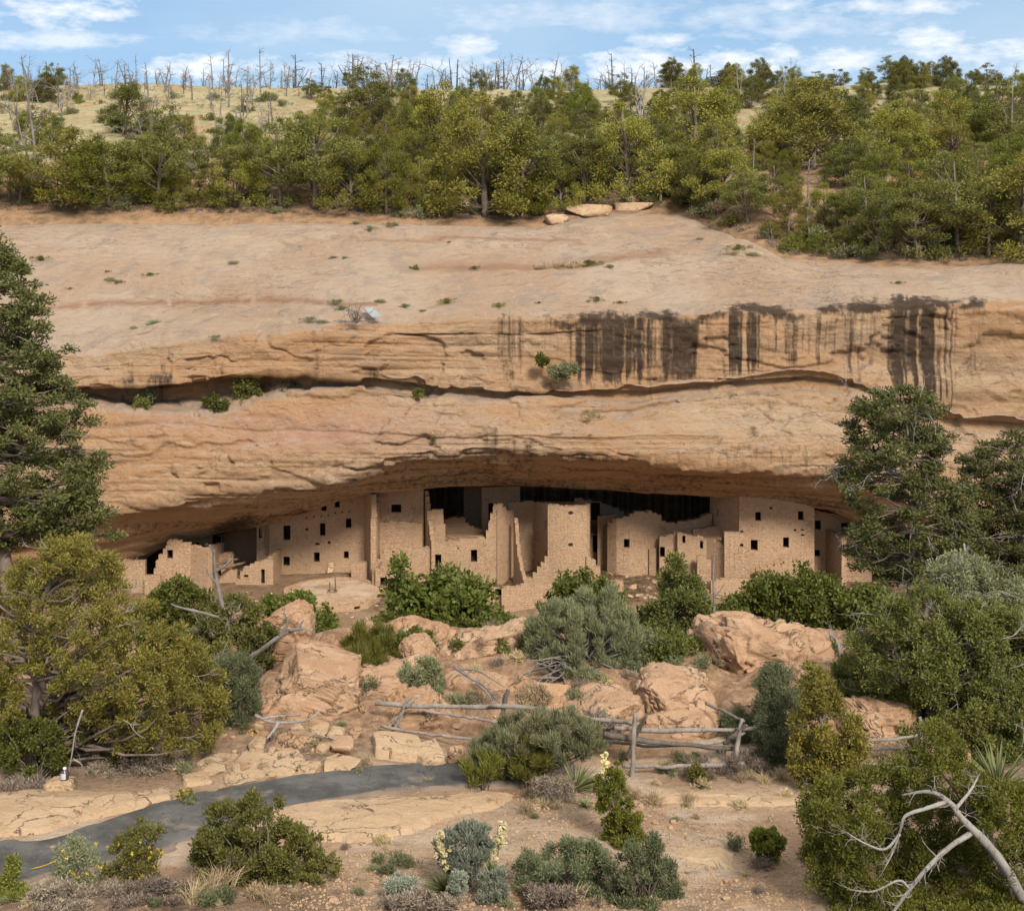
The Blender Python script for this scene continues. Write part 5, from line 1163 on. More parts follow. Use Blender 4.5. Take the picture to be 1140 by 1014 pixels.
CORNER, CB = plant('juniper_tree', 'bright green juniper with a bent silvery dead trunk in the bottom right corner', 'tree',
      [(1024, 800), (1048, 796), (1066, 820), (1082, 850), (1100, 866), (1140, 872), (1175, 900), (1175, 1060), (900, 1040), (930, 1006), (904, 986), (890, 952), (894, 922), (884, 900), (896, 880), (926, 864), (945, 856), (975, 850), (1000, 840), (1020, 825)], 19.8, 1.5, 800, .14, 190, .055, .0115, 'juniper_small', base=(1130, 1010), tr=.06, seed=11, up=.5, limbs=0, hole_p=1.0, dead=22, deadL=.35, twig_r=.007,
      holes=[[(980, 885), (1040, 872), (1085, 915), (1130, 985), (1110, 1014), (1000, 1014), (985, 960)]])
plant('shrub', 'grey green feathery shrub with bare twisted roots in the centre, above the rail fence', 'shrub',
      [(584, 704), (592, 690), (600, 694), (612, 666), (626, 670), (642, 650), (662, 660), (682, 654), (694, 676), (710, 680), (708, 700), (720, 708), (708, 735), (692, 752), (664, 764), (630, 758), (600, 742), (588, 726)], 32.6, 1.5, 190, .17, 230, .15, .0085, 'sage', base=(648, 795), tr=.09, seed=12, up=1.5, jit=.42, shell=.9, stems=130, bark='grey_snag')
plant('juniper_tree', 'small dark green pointed juniper right of the grey green shrub', 'tree',
      [(714, 690), (732, 655), (744, 622), (758, 610), (770, 640), (790, 660), (798, 690), (790, 716), (760, 738), (726, 732), (710, 708)], 36.5, 1.2, 130, .24, 190, .11, .022, 'juniper_dark', seed=13, tr=.12, up=.6, dead=10)
plant('oak', 'leafy bright green oak in front of the middle houses, behind the pitted crest', 'tree',
      [(428, 640), (446, 622), (460, 640), (474, 660), (492, 630), (512, 622), (532, 648), (546, 646), (548, 668), (575, 690), (606, 690), (604, 704), (560, 712), (440, 718), (420, 696), (430, 662)], 41, 1.5, 120, .36, 90, .20, .060, 'oak', base=(500, 740), tr=.09, seed=14, up=.1, stems=26)
plant('oak', 'low green oak bush in front of the gabled ruin, behind the left juniper', 'tree', [(163, 664), (180, 646), (200, 640), (226, 655), (242, 680), (254, 702), (190, 716), (163, 692)], 40, 1.1, 102, .26, 95, .13, .042, 'oak', base=(205, 740), tr=.07, seed=15, up=.1, stems=16)
plant('oak', 'low green oak bush below the round courtyard, left of the yellow green shrub', 'tree', [(292, 668), (325, 655), (352, 664), (374, 690), (388, 714), (340, 722), (300, 700)], 40.5, 1.0, 119, .22, 95, .13, .042, 'oak', base=(340, 750), tr=.07, seed=16, up=.1, stems=16)
plant('oak', 'dark green oak between the bright leafy oak and the small pointed juniper', 'tree', [(602, 654), (640, 636), (682, 644), (702, 660), (704, 705), (600, 710)], 41.5, 1.1, 119, .26, 95, .13, .042, 'oak', base=(660, 740), tr=.07, seed=17, up=.1, stems=16)
plant('oak', 'wide green oak thicket below the two storey house', 'tree', [(835, 645), (850, 630), (872, 642), (900, 632), (926, 645), (948, 660), (955, 704), (930, 728), (880, 712), (838, 704), (798, 700), (794, 672), (824, 662)], 42, 1.5, 255, .26, 90, .13, .042, 'oak', base=(880, 750), tr=.09, seed=18, up=.1, stems=26)
plant('shrub', 'spiky yellow green shrub beside the low oak bush, above the huge boulder', 'shrub', [(378, 714), (394, 696), (420, 690), (440, 705), (453, 735), (428, 746), (386, 740)], 33.2, .7, 70, .16, 150, .20, .008, 'ephedra', seed=19, tr=.03, up=1.6, stems=30, jit=.4)
plant('shrub', 'small round grey green shrub above the left end of the rails', 'shrub', [(444, 746), (460, 732), (486, 735), (498, 755), (490, 778), (456, 778), (442, 762)], 30.8, .55, 70, .13, 160, .07, .013, 'sage', seed=20, tr=.03, up=.7, stems=30)
plant('shrub', 'wide grey green shrub in front of the fence rails, left of the yucca', 'shrub', [(524, 832), (540, 810), (562, 800), (600, 788), (640, 795), (668, 806), (672, 830), (652, 852), (604, 862), (560, 858), (528, 852)], 26.1, 1.0, 170, .14, 220, .12, .0075, 'sage', base=(590, 868), seed=21, tr=.04, up=1.5, jit=.42, shell=.85, stems=60)
plant('shrub', 'dark spiky olive shrub at the end of the path', 'shrub', [(515, 850), (538, 832), (556, 838), (564, 870), (520, 878)], 25.6, .4, 45, .11, 160, .15, .007, 'ephedra', seed=22, tr=.02, up=1.6, stems=20, jit=.4)
plant('shrub', 'dark spiky olive shrub below the wide grey green shrub', 'shrub', [(574, 832), (598, 818), (614, 850), (600, 870), (568, 868)], 25.6, .4, 45, .11, 160, .15, .007, 'ephedra', seed=23, tr=.02, up=1.6, stems=20, jit=.4)
plant('juniper_tree', 'slender small bright green juniper standing alone below the fence', 'tree', [(672, 852), (690, 846), (696, 870), (702, 890), (716, 910), (720, 935), (692, 946), (668, 936), (672, 905), (656, 886), (664, 868)], 22.6, .45, 110, .085, 180, .05, .0125, 'juniper_small', seed=24, tr=.04, up=.7)
plant('shrub', 'silvery sage bush between two flowering yuccas at the bottom', 'shrub', [(488, 926), (520, 914), (546, 918), (552, 940), (536, 962), (528, 978), (508, 988), (492, 970), (486, 950)], 20.4, .4, 110, .085, 150, .07, .0095, 'silver', base=(520, 1000), seed=25, tr=.03, up=1.4, stems=40, jit=.4)
plant('shrub', 'low silvery sage sprig in front of the right flowering yucca', 'shrub', [(538, 970), (560, 968), (566, 1000), (545, 1012), (528, 1006)], 19.7, .2, 36, .06, 130, .06, .009, 'silver', seed=26, tr=.02, up=1.4, stems=20, jit=.4)
plant('shrub', 'tiny silvery sage sprig below the sage bush, in front of the left flowering yucca', 'shrub', [(500, 972), (516, 968), (524, 985), (510, 1000), (498, 996)], 19.7, .15, 26, .05, 120, .05, .009, 'silver', seed=27, tr=.02, up=1.4, stems=14, jit=.4)
plant('shrub', 'low dark green shrub right of the flowering yuccas', 'shrub', [(570, 956), (600, 936), (632, 930), (666, 940), (682, 965), (672, 1000), (602, 1006), (568, 986)], 20.5, .7, 120, .11, 150, .06, .0085, 'blue', seed=28, tr=.03, up=.6, stems=40)
plant('shrub', 'taller blue green shrub below the slender small juniper', 'shrub', [(672, 962), (700, 936), (736, 930), (757, 960), (757, 1000), (722, 1020), (680, 1008)], 20.2, .6, 110, .10, 150, .065, .009, 'blue', seed=29, tr=.03, up=.8, stems=40)
plant('shrub', 'dense dark green bush on the near side of the path at the left', 'shrub', [(224, 912), (240, 886), (262, 890), (276, 878), (300, 890), (312, 880), (326, 910), (346, 920), (374, 950), (386, 976), (342, 986), (262, 992), (214, 982), (214, 940)], 20.9, .9, 210, .12, 170, .055, .014, 'pinyon', base=(290, 992), seed=30, tr=.04, up=.8, stems=50)
plant('shrub', 'sparse olive sprig at the bottom left corner in front of the path', 'shrub', [(0, 966), (16, 952), (30, 985), (40, 1000), (0, 1010)], 20.2, .3, 40, .09, 120, .055, .013, 'ephedra', seed=31, tr=.02, up=.8, stems=16)
plant('shrub', 'thin yellow flowered shrub left of centre of the near path edge', 'shrub', [(60, 948), (84, 928), (110, 940), (122, 975), (92, 1000), (58, 985)], 20.4, .45, 60, .11, 95, .05, .009, 'sage', seed=32, tr=.02, up=.7, stems=40, bark='twig')
plant('shrub', 'taller thin yellow flowered shrub standing in front of the path', 'shrub', [(112, 958), (138, 920), (166, 905), (182, 930), (176, 960), (198, 985), (132, 1000)], 20.5, .5, 70, .11, 95, .05, .012, 'ephedra', seed=33, tr=.02, up=.7, stems=44, bark='twig')
plant('shrub', 'small round bright green juniper bush alone on the red earth', 'shrub', [(832, 936), (845, 922), (862, 922), (877, 938), (866, 958), (845, 959)], 21.7, .33, 60, .07, 170, .05, .0125, 'juniper_small', seed=34, tr=.03, up=.7, stems=14)
plant('shrub', 'blue grey feathery shrub at the right side of the big left juniper', 'shrub', [(234, 748), (260, 724), (288, 742), (293, 790), (272, 814), (240, 802)], 29.0, .8, 110, .17, 170, .10, .0085, 'blue', seed=35, tr=.04, up=.8, stems=40)
plant('shrub', 'tall blue green shrub at the right end of the rails', 'shrub', [(840, 764), (850, 740), (880, 745), (898, 770), (892, 832), (852, 852), (836, 802)], 28.2, .8, 120, .17, 150, .10, .0085, 'blue', seed=36, tr=.04, up=.8, stems=50)
plant('shrub', 'grey twiggy shrub between the wide grey green shrub and the slender juniper', 'shrub', [(588, 870), (610, 862), (640, 868), (640, 890), (600, 892)], 24.6, .35, 40, .10, 110, .07, .006, 'twig', seed=37, tr=.02, up=.7, stems=26, bark='grey_snag')
plant('shrub', 'pale silvery low sage left of the left flowering yucca', 'shrub', [(422, 985), (440, 972), (464, 978), (470, 1000), (440, 1010)], 19.9, .3, 36, .08, 120, .05, .009, 'silver', seed=38, tr=.02, up=1., stems=16)
plant('shrub', 'little yellow flowered plant under the third rail of the fence', 'shrub', [(762, 862), (772, 850), (786, 852), (790, 868), (775, 874)], 26.2, .2, 26, .07, 100, .05, .012, 'ephedra', seed=39, tr=.015, up=.8, stems=10)
plant('shrub', 'dry grey brush around the foot of the right fence post', 'shrub', [(740, 850), (800, 836), (850, 842), (870, 864), (800, 868), (745, 866)], 27.0, .5, 60, .11, 90, .09, .006, 'twig', seed=40, tr=.015, up=.8, stems=20, bark='grey_snag')
plant('shrub', 'dull green undergrowth between the oaks and the pitted boulder', 'shrub', [(700, 690), (720, 676), (800, 690), (830, 690), (800, 716), (720, 735)], 38, .8, 70, .25, 110, .12, .035, 'oak', seed=41, tr=.04, up=.4, stems=14)
plant('shrub', 'dry tawny brush below the deep green bush at right, beside the fence', 'shrub', [(960, 836), (1000, 822), (1040, 840), (1030, 866), (970, 866)], 27.4, .5, 50, .13, 90, .10, .007, 'straw', seed=42, tr=.015, up=.9, stems=20, bark='grey_snag')
plant('shrub', 'dark thicket under the left juniper boughs, beside the heap of slabs', 'shrub', [(90, 846), (140, 836), (200, 838), (215, 850), (200, 864), (100, 866)], 26.9, .6, 80, .12, 100, .09, .007, 'twig', seed=43, tr=.02, up=.5, stems=40, bark='grey_snag')
# low growth that runs along behind the rock crest
plant('oak', 'low dark oak scrub running behind the pitted crest and the yellow green shrub', 'tree', [(400, 700), (430, 686), (560, 690), (610, 690), (620, 716), (560, 722), (430, 730)], 39.5, 1.0, 153, .22, 90, .13, .042, 'oak', base=(520, 745), tr=.06, seed=44, up=.1, stems=14)
plant('oak', 'dark oak scrub at the right between the thicket and the firs', 'tree', [(930, 670), (960, 652), (1000, 660), (1010, 700), (980, 720), (940, 720)], 41, 1.0, 102, .26, 95, .13, .042, 'oak', base=(970, 750), tr=.06, seed=45, up=.1, stems=14)

plant('fir_tree', 'dark fir filling the gap between the sparse fir and the broad fir', 'tree', [(1036, 575), (1060, 540), (1082, 530), (1104, 570), (1112, 660), (1080, 690), (1036, 680), (1020, 640)], 45.5, 1.8, 230, .30, 125, .15, .025, 'fir', base=(1066, 720), tr=.2, seed=47, up=.15, flat=(1.2, 1.1, .58), limbs=.4, dead=20, deadL=.9, whorl=True, twig_r=.016)
plant('juniper_tree', 'dark juniper filling the slope between the fence end and the right edge', 'tree', [(1080, 770), (1110, 750), (1165, 760), (1170, 840), (1120, 850), (1086, 830)], 28.5, 1.0, 150, .19, 160, .08, .015, 'juniper_dark', seed=49, tr=.1, dead=12, deadL=.5)
plant('juniper_tree', 'dark juniper at the right edge below the broad fir', 'tree', [(1098, 640), (1130, 630), (1170, 640), (1170, 720), (1110, 720), (1094, 690)], 38, 1.4, 150, .26, 150, .11, .02, 'juniper_dark', seed=48, tr=.14, dead=14, deadL=.7)
# --- dead wood of the foreground
def branch_px(name, label, paths, mat='dead', k=8, seed=0, cat='dead wood', group=None, side=10, sideL=.25, parent=None):
    rg = np.random.default_rng(seed + 300); w = MB(); first = None
    for pts, r0, r1 in paths:
        q = smooth_path([P3(*p) for p in pts], max(8, 5 * len(pts)))
        w.tube(q, np.linspace(r0, r1, len(q)), k, wob=.14, rng=rg)
        for s in range(side):
            i = int(rg.integers(len(q) // 3, len(q))); twigs(w, q[i], (q[-1] - q[0]) / np.linalg.norm(q[-1] - q[0]) + rg.normal(size=3) * .8, sideL * rg.uniform(.4, 1.2), max(.004, r1 * .5), rg, 1, 2)
    o = w.build(name, M[mat], parent)
    if label: tag(o, label, cat, group)
    return o
dt = branch_px('dead_trunk', None, [
    ([(1138, 1000, 18.9), (1118, 965, 18.7), (1098, 938, 18.6), (1072, 912, 18.6), (1056, 892, 18.7), (1034, 881, 18.8), (1004, 885, 19)], .085, .016),
    ([(1052, 893, 18.7), (1030, 900, 18.5), (1008, 908, 18.5), (1002, 925, 18.5), (994, 948, 18.5), (986, 964, 18.4)], .032, .008), ([(1002, 928, 18.5), (985, 945, 18.4), (962, 938, 18.4), (942, 926, 18.5)], .022, .006),
    ([(1080, 928, 18.6), (1058, 942, 18.4), (1036, 962, 18.3), (1014, 988, 18.3), (992, 1018, 18.3)], .042, .022), ([(1012, 988, 18.3), (1000, 980, 18.3), (972, 992, 18.3), (945, 990, 18.3)], .022, .006),
    ([(1064, 900, 18.7), (1080, 880, 18.9), (1090, 862, 19.1)], .03, .008)], seed=1, side=16, k=12, sideL=.32)
dt.parent = CORNER; dt.location = [-float(v) for v in CB]; dt['label'] = 'bent silvery dead trunk with forked bare limbs'
branch_px('snag', 'grey dead trunk with forked tip in front of the gabled ruin', [([(256, 712, 35.5), (250, 685, 35.5), (243, 655, 35.5), (239, 630, 35.5), (238, 612, 35.5)], .09, .03), ([(242, 650, 35.5), (233, 640, 35.4), (229, 632, 35.4)], .035, .012), ([(240, 636, 35.5), (250, 630, 35.5), (258, 622, 35.5)], .045, .02), ([(252, 690, 35.4), (225, 682, 35), (200, 676, 34.8), (190, 672, 34.8)], .05, .02), ([(238, 615, 35.5), (233, 606, 35.5)], .03, .015)], 'grey_snag', seed=2, side=2)
branch_px('dead_branch', 'thick brown bare branch reaching over the huge boulder', [([(270, 738, 31), (290, 724, 30.6), (312, 708, 30.4), (330, 700, 30.3), (338, 690, 30.3)], .075, .02), ([(312, 708, 30.4), (320, 694, 30.4), (316, 682, 30.4)], .05, .015), ([(322, 702, 30.3), (340, 700, 30.2), (352, 706, 30.2)], .04, .012)], 'grey_snag', seed=3, side=3)
branch_px('dead_branch', 'silvery fallen branch lying on the broken slabs at the foot of the huge boulder', [([(284, 796, 27.9), (300, 803, 27.8), (325, 804, 27.8), (345, 800, 27.8), (358, 789, 27.9)], .042, .016), ([(290, 800, 27.8), (310, 797, 27.9), (335, 796, 28)], .035, .015), ([(310, 804, 27.8), (304, 814, 27.6), (297, 822, 27.5)], .05, .02), ([(330, 812, 27.7), (370, 822, 27.6), (398, 834, 27.4)], .012, .008)], seed=4, side=4)
branch_px('dead_branch', 'tangle of grey dead branches above the fence rails, left of the big grey green shrub', [([(506, 742, 30), (520, 752, 30), (540, 764, 30), (556, 782, 29.6)], .05, .02), ([(512, 745, 30), (530, 746, 30), (548, 756, 29.9), (562, 765, 29.6)], .03, .01), ([(530, 760, 30), (545, 775, 29.8), (550, 790, 29.4)], .03, .012)], 'grey_snag', seed=5, side=6, sideL=.4)
branch_px('dead_branch', 'upright white dead sticks beside the left end of the rails', [([(437, 818, 28.6), (447, 798, 28.7), (456, 775, 28.9)], .035, .02), ([(440, 805, 28.6), (460, 780, 28.8), (478, 768, 29)], .02, .008), ([(430, 806, 28.5), (446, 795, 28.6), (468, 776, 28.8)], .015, .006)], seed=6, side=2)
branch_px('dead_branch', 'white dead twig hanging from the big left juniper to the ground by the stone block', [([(92, 790, 24.9), (84, 815, 24.9), (80, 840, 24.9), (76, 862, 25.0)], .02, .01), ([(82, 845, 24.9), (90, 850, 24.9), (96, 862, 25)], .015, .008)], seed=7, side=4)
branch_px('snag', 'thin bare snag before the terrace wall between the small juniper and oak thicket', [([(795, 705, 39), (795, 670, 39), (794, 640, 39), (795, 615, 39)], .05, .02), ([(795, 665, 39), (802, 657, 39), (806, 650, 39)], .02, .01)], 'grey_snag', seed=8, side=2, sideL=.3)
branch_px('snag', 'bare spiky snag top rising among the right hand junipers', [([(1074, 690, 35), (1076, 655, 35), (1075, 620, 35), (1073, 605, 35)], .08, .025), ([(1075, 640, 35), (1062, 632, 35), (1050, 618, 35), (1042, 628, 35)], .04, .015)], 'dead', seed=9, side=4, sideL=.4)
branch_px('snag', 'pale forked snag in the brush right of the pitted boulder', [([(936, 732, 34), (932, 715, 34), (924, 705, 34)], .07, .025), ([(934, 725, 34), (942, 712, 34), (950, 706, 34)], .05, .02)], 'dead', seed=10, side=5, sideL=.5)
# --- bare roots hanging below the grey green shrub
rg = np.random.default_rng(77); w = MB()
for k in range(46):
    a = P3(640 + rg.normal() * 16, 752 + rg.uniform(-6, 8), 31.9 + rg.uniform(-.2, .4)); e = P3(640 + rg.normal() * 42, 790 + rg.uniform(-14, 16), 30.9 + rg.uniform(-.3, .6))
    if k % 4 == 0: e = P3(rg.uniform(578, 612), rg.uniform(730, 765), 31.2)
    bough(w, a, e, .03, .008, rg, sag=-.25, k=5, n=8)
tag(w.build('root_tangle', M['grey_snag']), 'grey bare stems arching down under the big grey green shrub', 'dead wood')

# --- yuccas
def yucca(label, c, n, L, wd, seed, stalk=None, skew=0.0):
    rg = np.random.default_rng(seed + 50); root = thing('yucca', label, 'yucca', c); V = []; Q = []; k = 0
    for i in range(n):
        az = rg.uniform(0, 6.283); el = math.asin(rg.uniform(.02, 1) ** .8) * .98; l = L * rg.uniform(.7, 1.1)
        d = np.array([math.cos(az) * math.cos(el) + skew, math.sin(az) * math.cos(el), math.sin(el)]); d /= np.linalg.norm(d); s = np.cross(d, [0, 0, 1.0]); s /= np.linalg.norm(s) + 1e-6; nn = np.cross(s, d)
        for q, t in enumerate((.04, .35, .7, 1.0)):
            p = d * l * t + np.array([0, 0, -.10 * l * t * t]); ww = wd * (.8, 1, .7, .04)[q]
            V += [p - s * ww + nn * ww * .5, p, p + s * ww + nn * ww * .5]
        for q in range(3):
            b = k + q * 3; Q += [(b, b + 1, b + 4, b + 3), (b + 1, b + 2, b + 5, b + 4)]
        k += 12
    mesh_obj('blades', V, np.array(Q), M['yucca'], root, False)
    if stalk is not None:
        top = np.asarray(stalk) - np.asarray(c); w = MB(); w.tube(smooth_path([np.zeros(3), top * .5 + [.02, 0, 0], top], 8), np.linspace(.014, .006, 8), 6); st = w.build('flower_stalk', M['yucca'], root)
        tt = rg.uniform(.42, 1.0, 34); C = top[None] * tt[:, None] + rg.normal(size=(34, 3)) * np.array([.055, .055, .03]) * (1.25 - tt[:, None] * .6)
        Vb, Qb = blades(C, .028, 26, .042, .017, rg, up=-.5, jit=.5, shell=.7); mesh_obj('flowers', Vb, Qb, M['flower'], st, False)
    return root
def gp(px, py): 
    p = hit(px, py); return p
yucca('green yucca rosette in front of the fence, left of the slender juniper', gp(640, 880), 60, .68, .022, 1)
q = gp(672, 882); yucca('yucca with a short cream flower head behind the top of the slender juniper', q, 30, .35, .017, 2, stalk=P3(673, 838, q[1]))
q = gp(496, 992); yucca('flowering yucca with a tilted cream flower stalk, left of the sage bush', q, 80, .55, .014, 3, stalk=P3(490, 925, q[1] - .2), skew=-.35)
q = gp(548, 982); yucca('flowering yucca with a cream flower stalk, right of the sage bush', q, 46, .48, .014, 4, stalk=P3(559, 914, q[1] - .1))
yucca('broad yucca behind the bottom right juniper at the right edge', gp(1112, 880), 80, 1.1, .03, 5)
yucca('small yucca clump at the left foot of the slender juniper', gp(652, 898), 40, .28, .012, 6)
# yellow flower heads of the roadside shrubs
def flowers(label, spots, r, mat, seed, group):
    rg = np.random.default_rng(seed)
    for q in spots:
        V, Q = blades(np.zeros((1, 3)), r, 16, r * 1.1, r * .4, rg, up=.3); o = mesh_obj('flower', V, Q, M[mat], None, False); o.location = P3(*q); tag(o, label, 'flower', group)
rg = np.random.default_rng(3)
flowers('tiny yellow flower on the thin shrubs in front of the path', [(rg.uniform(60, 185), rg.uniform(935, 985), rg.uniform(19.9, 20.2)) for _ in range(26)], .022, 'yellow', 1, 'flowers of the thin shrubs')
flowers('tiny yellow flower at the edge of the path beside the rock shelf', [(rg.uniform(196, 214), rg.uniform(878, 890), 24.6) for _ in range(14)], .022, 'yellow', 2, 'flowers beside the rock shelf')
flowers('tiny yellow flower among the stones left of the heap of slabs', [(rg.uniform(272, 288), rg.uniform(811, 818), 27.2) for _ in range(8)], .022, 'yellow', 3, 'flowers among the stones')
plant('shrub', 'low plant at the path edge by the end of the rock shelf', 'shrub', [(194, 884), (205, 876), (218, 886), (222, 898), (200, 898)], 24.7, .2, 24, .07, 90, .05, .012, 'sage', seed=46, tr=.012, up=.8, stems=10)
w = MB(); w.tube(smooth_path([P3(35, 967, 20.1), P3(50, 963, 20.1), P3(62, 958, 20.1)], 8), .010, 6); tag(w.build('stem', M['yellow']), 'thin bright yellow stem leaning over the path at the lower left', 'plant stem')

# --- grasses
def tuft(L, n, seed, mat='straw'):
    rg = np.random.default_rng(seed); p = rg.normal(size=(n, 3)) * [L * .16, L * .16, 0]; d = np.c_[rg.normal(size=(n, 2)) * .45, np.ones(n)]; d /= np.linalg.norm(d, axis=1)[:, None]
    l = L * rg.uniform(.5, 1.1, n)[:, None]; s = np.cross(d, rg.normal(size=(n, 3))); s /= np.linalg.norm(s, axis=1)[:, None]; w = .0045 * L / .3
    droop = np.c_[d[:, :2] * .35 * l, -.12 * l]
    V = np.stack([p - s * w, p + s * w, p + d * l * .6 + s * w * .7, p + d * l * .6 - s * w * .7, p + d * l + droop], 1); i = np.arange(n)[:, None] * 5
    return V.reshape(-1, 3), [np.c_[i, i + 1, i + 2, i + 3], np.c_[i + 3, i + 2, i + 4]]
TU = [mesh_obj('grass_tuft', *tuft(.34, 130, 60 + k), M['straw'], None, False) for k in range(3)]
GT = [(586, 905, 1.1, 'straw coloured grass tuft left of the slender juniper'), (603, 898, .9, None), (475, 872, .6, None), (728, 896, 1.3, 'big brown grass tuft right of the slender juniper'), (768, 894, 1.0, None), (548, 896, .7, None), (230, 1000, 1.5, 'tall pale grass beside the dark green bush at the bottom'), (246, 990, 1.6, None), (215, 1005, 1.2, None), (300, 1004, 1.0, None), (620, 900, .6, None), (890, 905, .6, None), (690, 865, .9, None), (850, 872, .9, None), (870, 868, 1.0, None), (825, 870, .8, None), (330, 1000, .8, None), (590, 1000, .9, None), (615, 1005, .9, None), (640, 1003, 1.0, None), (470, 1008, .6, None), (700, 880, .6, None), (520, 886, .6, None), (905, 892, .7, None), (762, 985, .5, None), (830, 975, .4, None), (400, 925, .35, None), (430, 945, .35, None)]
for i, (px, py, s, lb) in enumerate(GT):
    o = TU[i] if i < 3 else TU[i % 3].copy()
    if i >= 3: COL.objects.link(o)
    p = gp(px, py); o.location = p; o.scale = (s, s, s); o.rotation_euler = (0, 0, i * 1.3)
    tag(o, lb or 'dry straw coloured grass tuft on the near ground', 'grass', 'dry grass tufts on the near ground')
def litter():
    rg = np.random.default_rng(8); w = MB()
    for k in range(260):
        z = rg.random(); 
        px, py = (rg.uniform(0, 340), rg.uniform(985, 1012)) if z < .35 else ((rg.uniform(560, 860), rg.uniform(880, 1010)) if z < .75 else (rg.uniform(80, 240), rg.uniform(852, 868)))
        p = gp(px, py) + [0, 0, .02]; a = rg.uniform(0, 6.28); l = rg.uniform(.05, .3); d = np.array([math.cos(a), math.sin(a), rg.uniform(-.05, .3)]) * l
        w.tube([p, p + d * .5 + rg.normal(size=3) * l * .08, p + d], [.006, .005, .002], 4, cap=False)
    struct(w.build('twig_litter', M['grey_snag']), 'stuff')
litter()

# ------------------------------------------------------------------ rail fence
def rail(parent, pts, r0, r1, mat, name, seed, k=8):
    rg = np.random.default_rng(seed); q = smooth_path([P3(*p) for p in pts], 16); q = q + rg.normal(size=q.shape) * .008
    w = MB(); w.tube(q, np.linspace(r0, r1, 16) * (1 + .12 * np.sin(np.linspace(0, 9, 16) + seed)), k, wob=.08, rng=rg); return w.build(name, M[mat], parent)
fe = thing('rail_fence', 'weathered grey log rail fence running along the bank above the path', 'fence')
RL = [([(418, 783, 28.8), (480, 786, 28.6), (560, 787, 28.3)], .055, .05, 'rail'), ([(545, 785, 28.2), (610, 790, 27.8), (660, 800, 27.4), (716, 806, 27.0)], .05, .042, 'rail'), ([(424, 808, 28.4), (470, 816, 28.2), (535, 824, 27.9)], .038, .032, 'rail'),
      ([(470, 790, 28.4), (520, 798, 28.3), (556, 804, 28.1)], .034, .03, 'rail'), ([(556, 802, 28.0), (600, 806, 27.8), (640, 808, 27.6)], .03, .03, 'rail'),
      ([(684, 811, 27.0), (760, 813, 27.1), (850, 811, 27.4)], .055, .045, 'rail'), ([(672, 817, 27.1), (740, 827, 27.0), (850, 836, 27.4)], .07, .045, 'rail_dark'), ([(664, 824, 27.3), (730, 830, 27.2), (800, 826, 27.3), (830, 815, 27.4)], .034, .03, 'rail'),
      ([(692, 853, 26.6), (760, 853, 26.7), (828, 849, 26.9)], .045, .05, 'rail'), ([(786, 783, 29.4), (808, 793, 28.4), (828, 803, 27.4)], .034, .03, 'rail')]
for k, (p, a, b, m_) in enumerate(RL): rail(fe, p, a, b, m_, 'rail', 100 + k)
PL = [([(554, 826, 28.0), (558, 800, 28.1), (565, 768, 28.2)], .06, .045, 'rail_dark'), ([(560, 815, 28.1), (560, 790, 28.2), (562, 772, 28.3)], .04, .035, 'rail'), ([(703, 874, 26.5), (705, 840, 26.6), (707, 793, 26.7)], .058, .048, 'rail'), ([(697, 845, 27.1), (708, 820, 27.0), (720, 796, 26.8)], .045, .035, 'rail_dark'),
      ([(817, 862, 26.8), (821, 830, 27.0), (826, 800, 27.1)], .05, .042, 'rail'), ([(806, 828, 27.2), (818, 818, 27.1), (832, 806, 27.0)], .05, .045, 'rail_dark'), ([(437, 815, 28.5), (444, 800, 28.6), (454, 778, 28.7)], .03, .028, 'rail')]
for k, (p, a, b, m_) in enumerate(PL): rail(fe, p, a, b, m_, 'post', 200 + k)
fe = thing('rail_fence', 'end of a rail fence half hidden behind the bottom right juniper', 'fence')
for k, (p, a, b, m_) in enumerate([([(960, 824, 27.0), (1000, 822, 27.0), (1030, 816, 27.0)], .035, .03, 'rail'), ([(955, 834, 27.0), (1000, 832, 27.0), (1034, 824, 27.0)], .035, .03, 'rail_dark'), ([(950, 850, 26.9), (1000, 850, 26.9), (1036, 849, 26.8)], .035, .03, 'rail')]): rail(fe, p, a, b, m_, 'rail', 300 + k)
rail(fe, [(1030, 866, 26.8), (1027, 835, 26.9), (1024, 798, 27.0)], .05, .04, 'rail', 'post', 310)

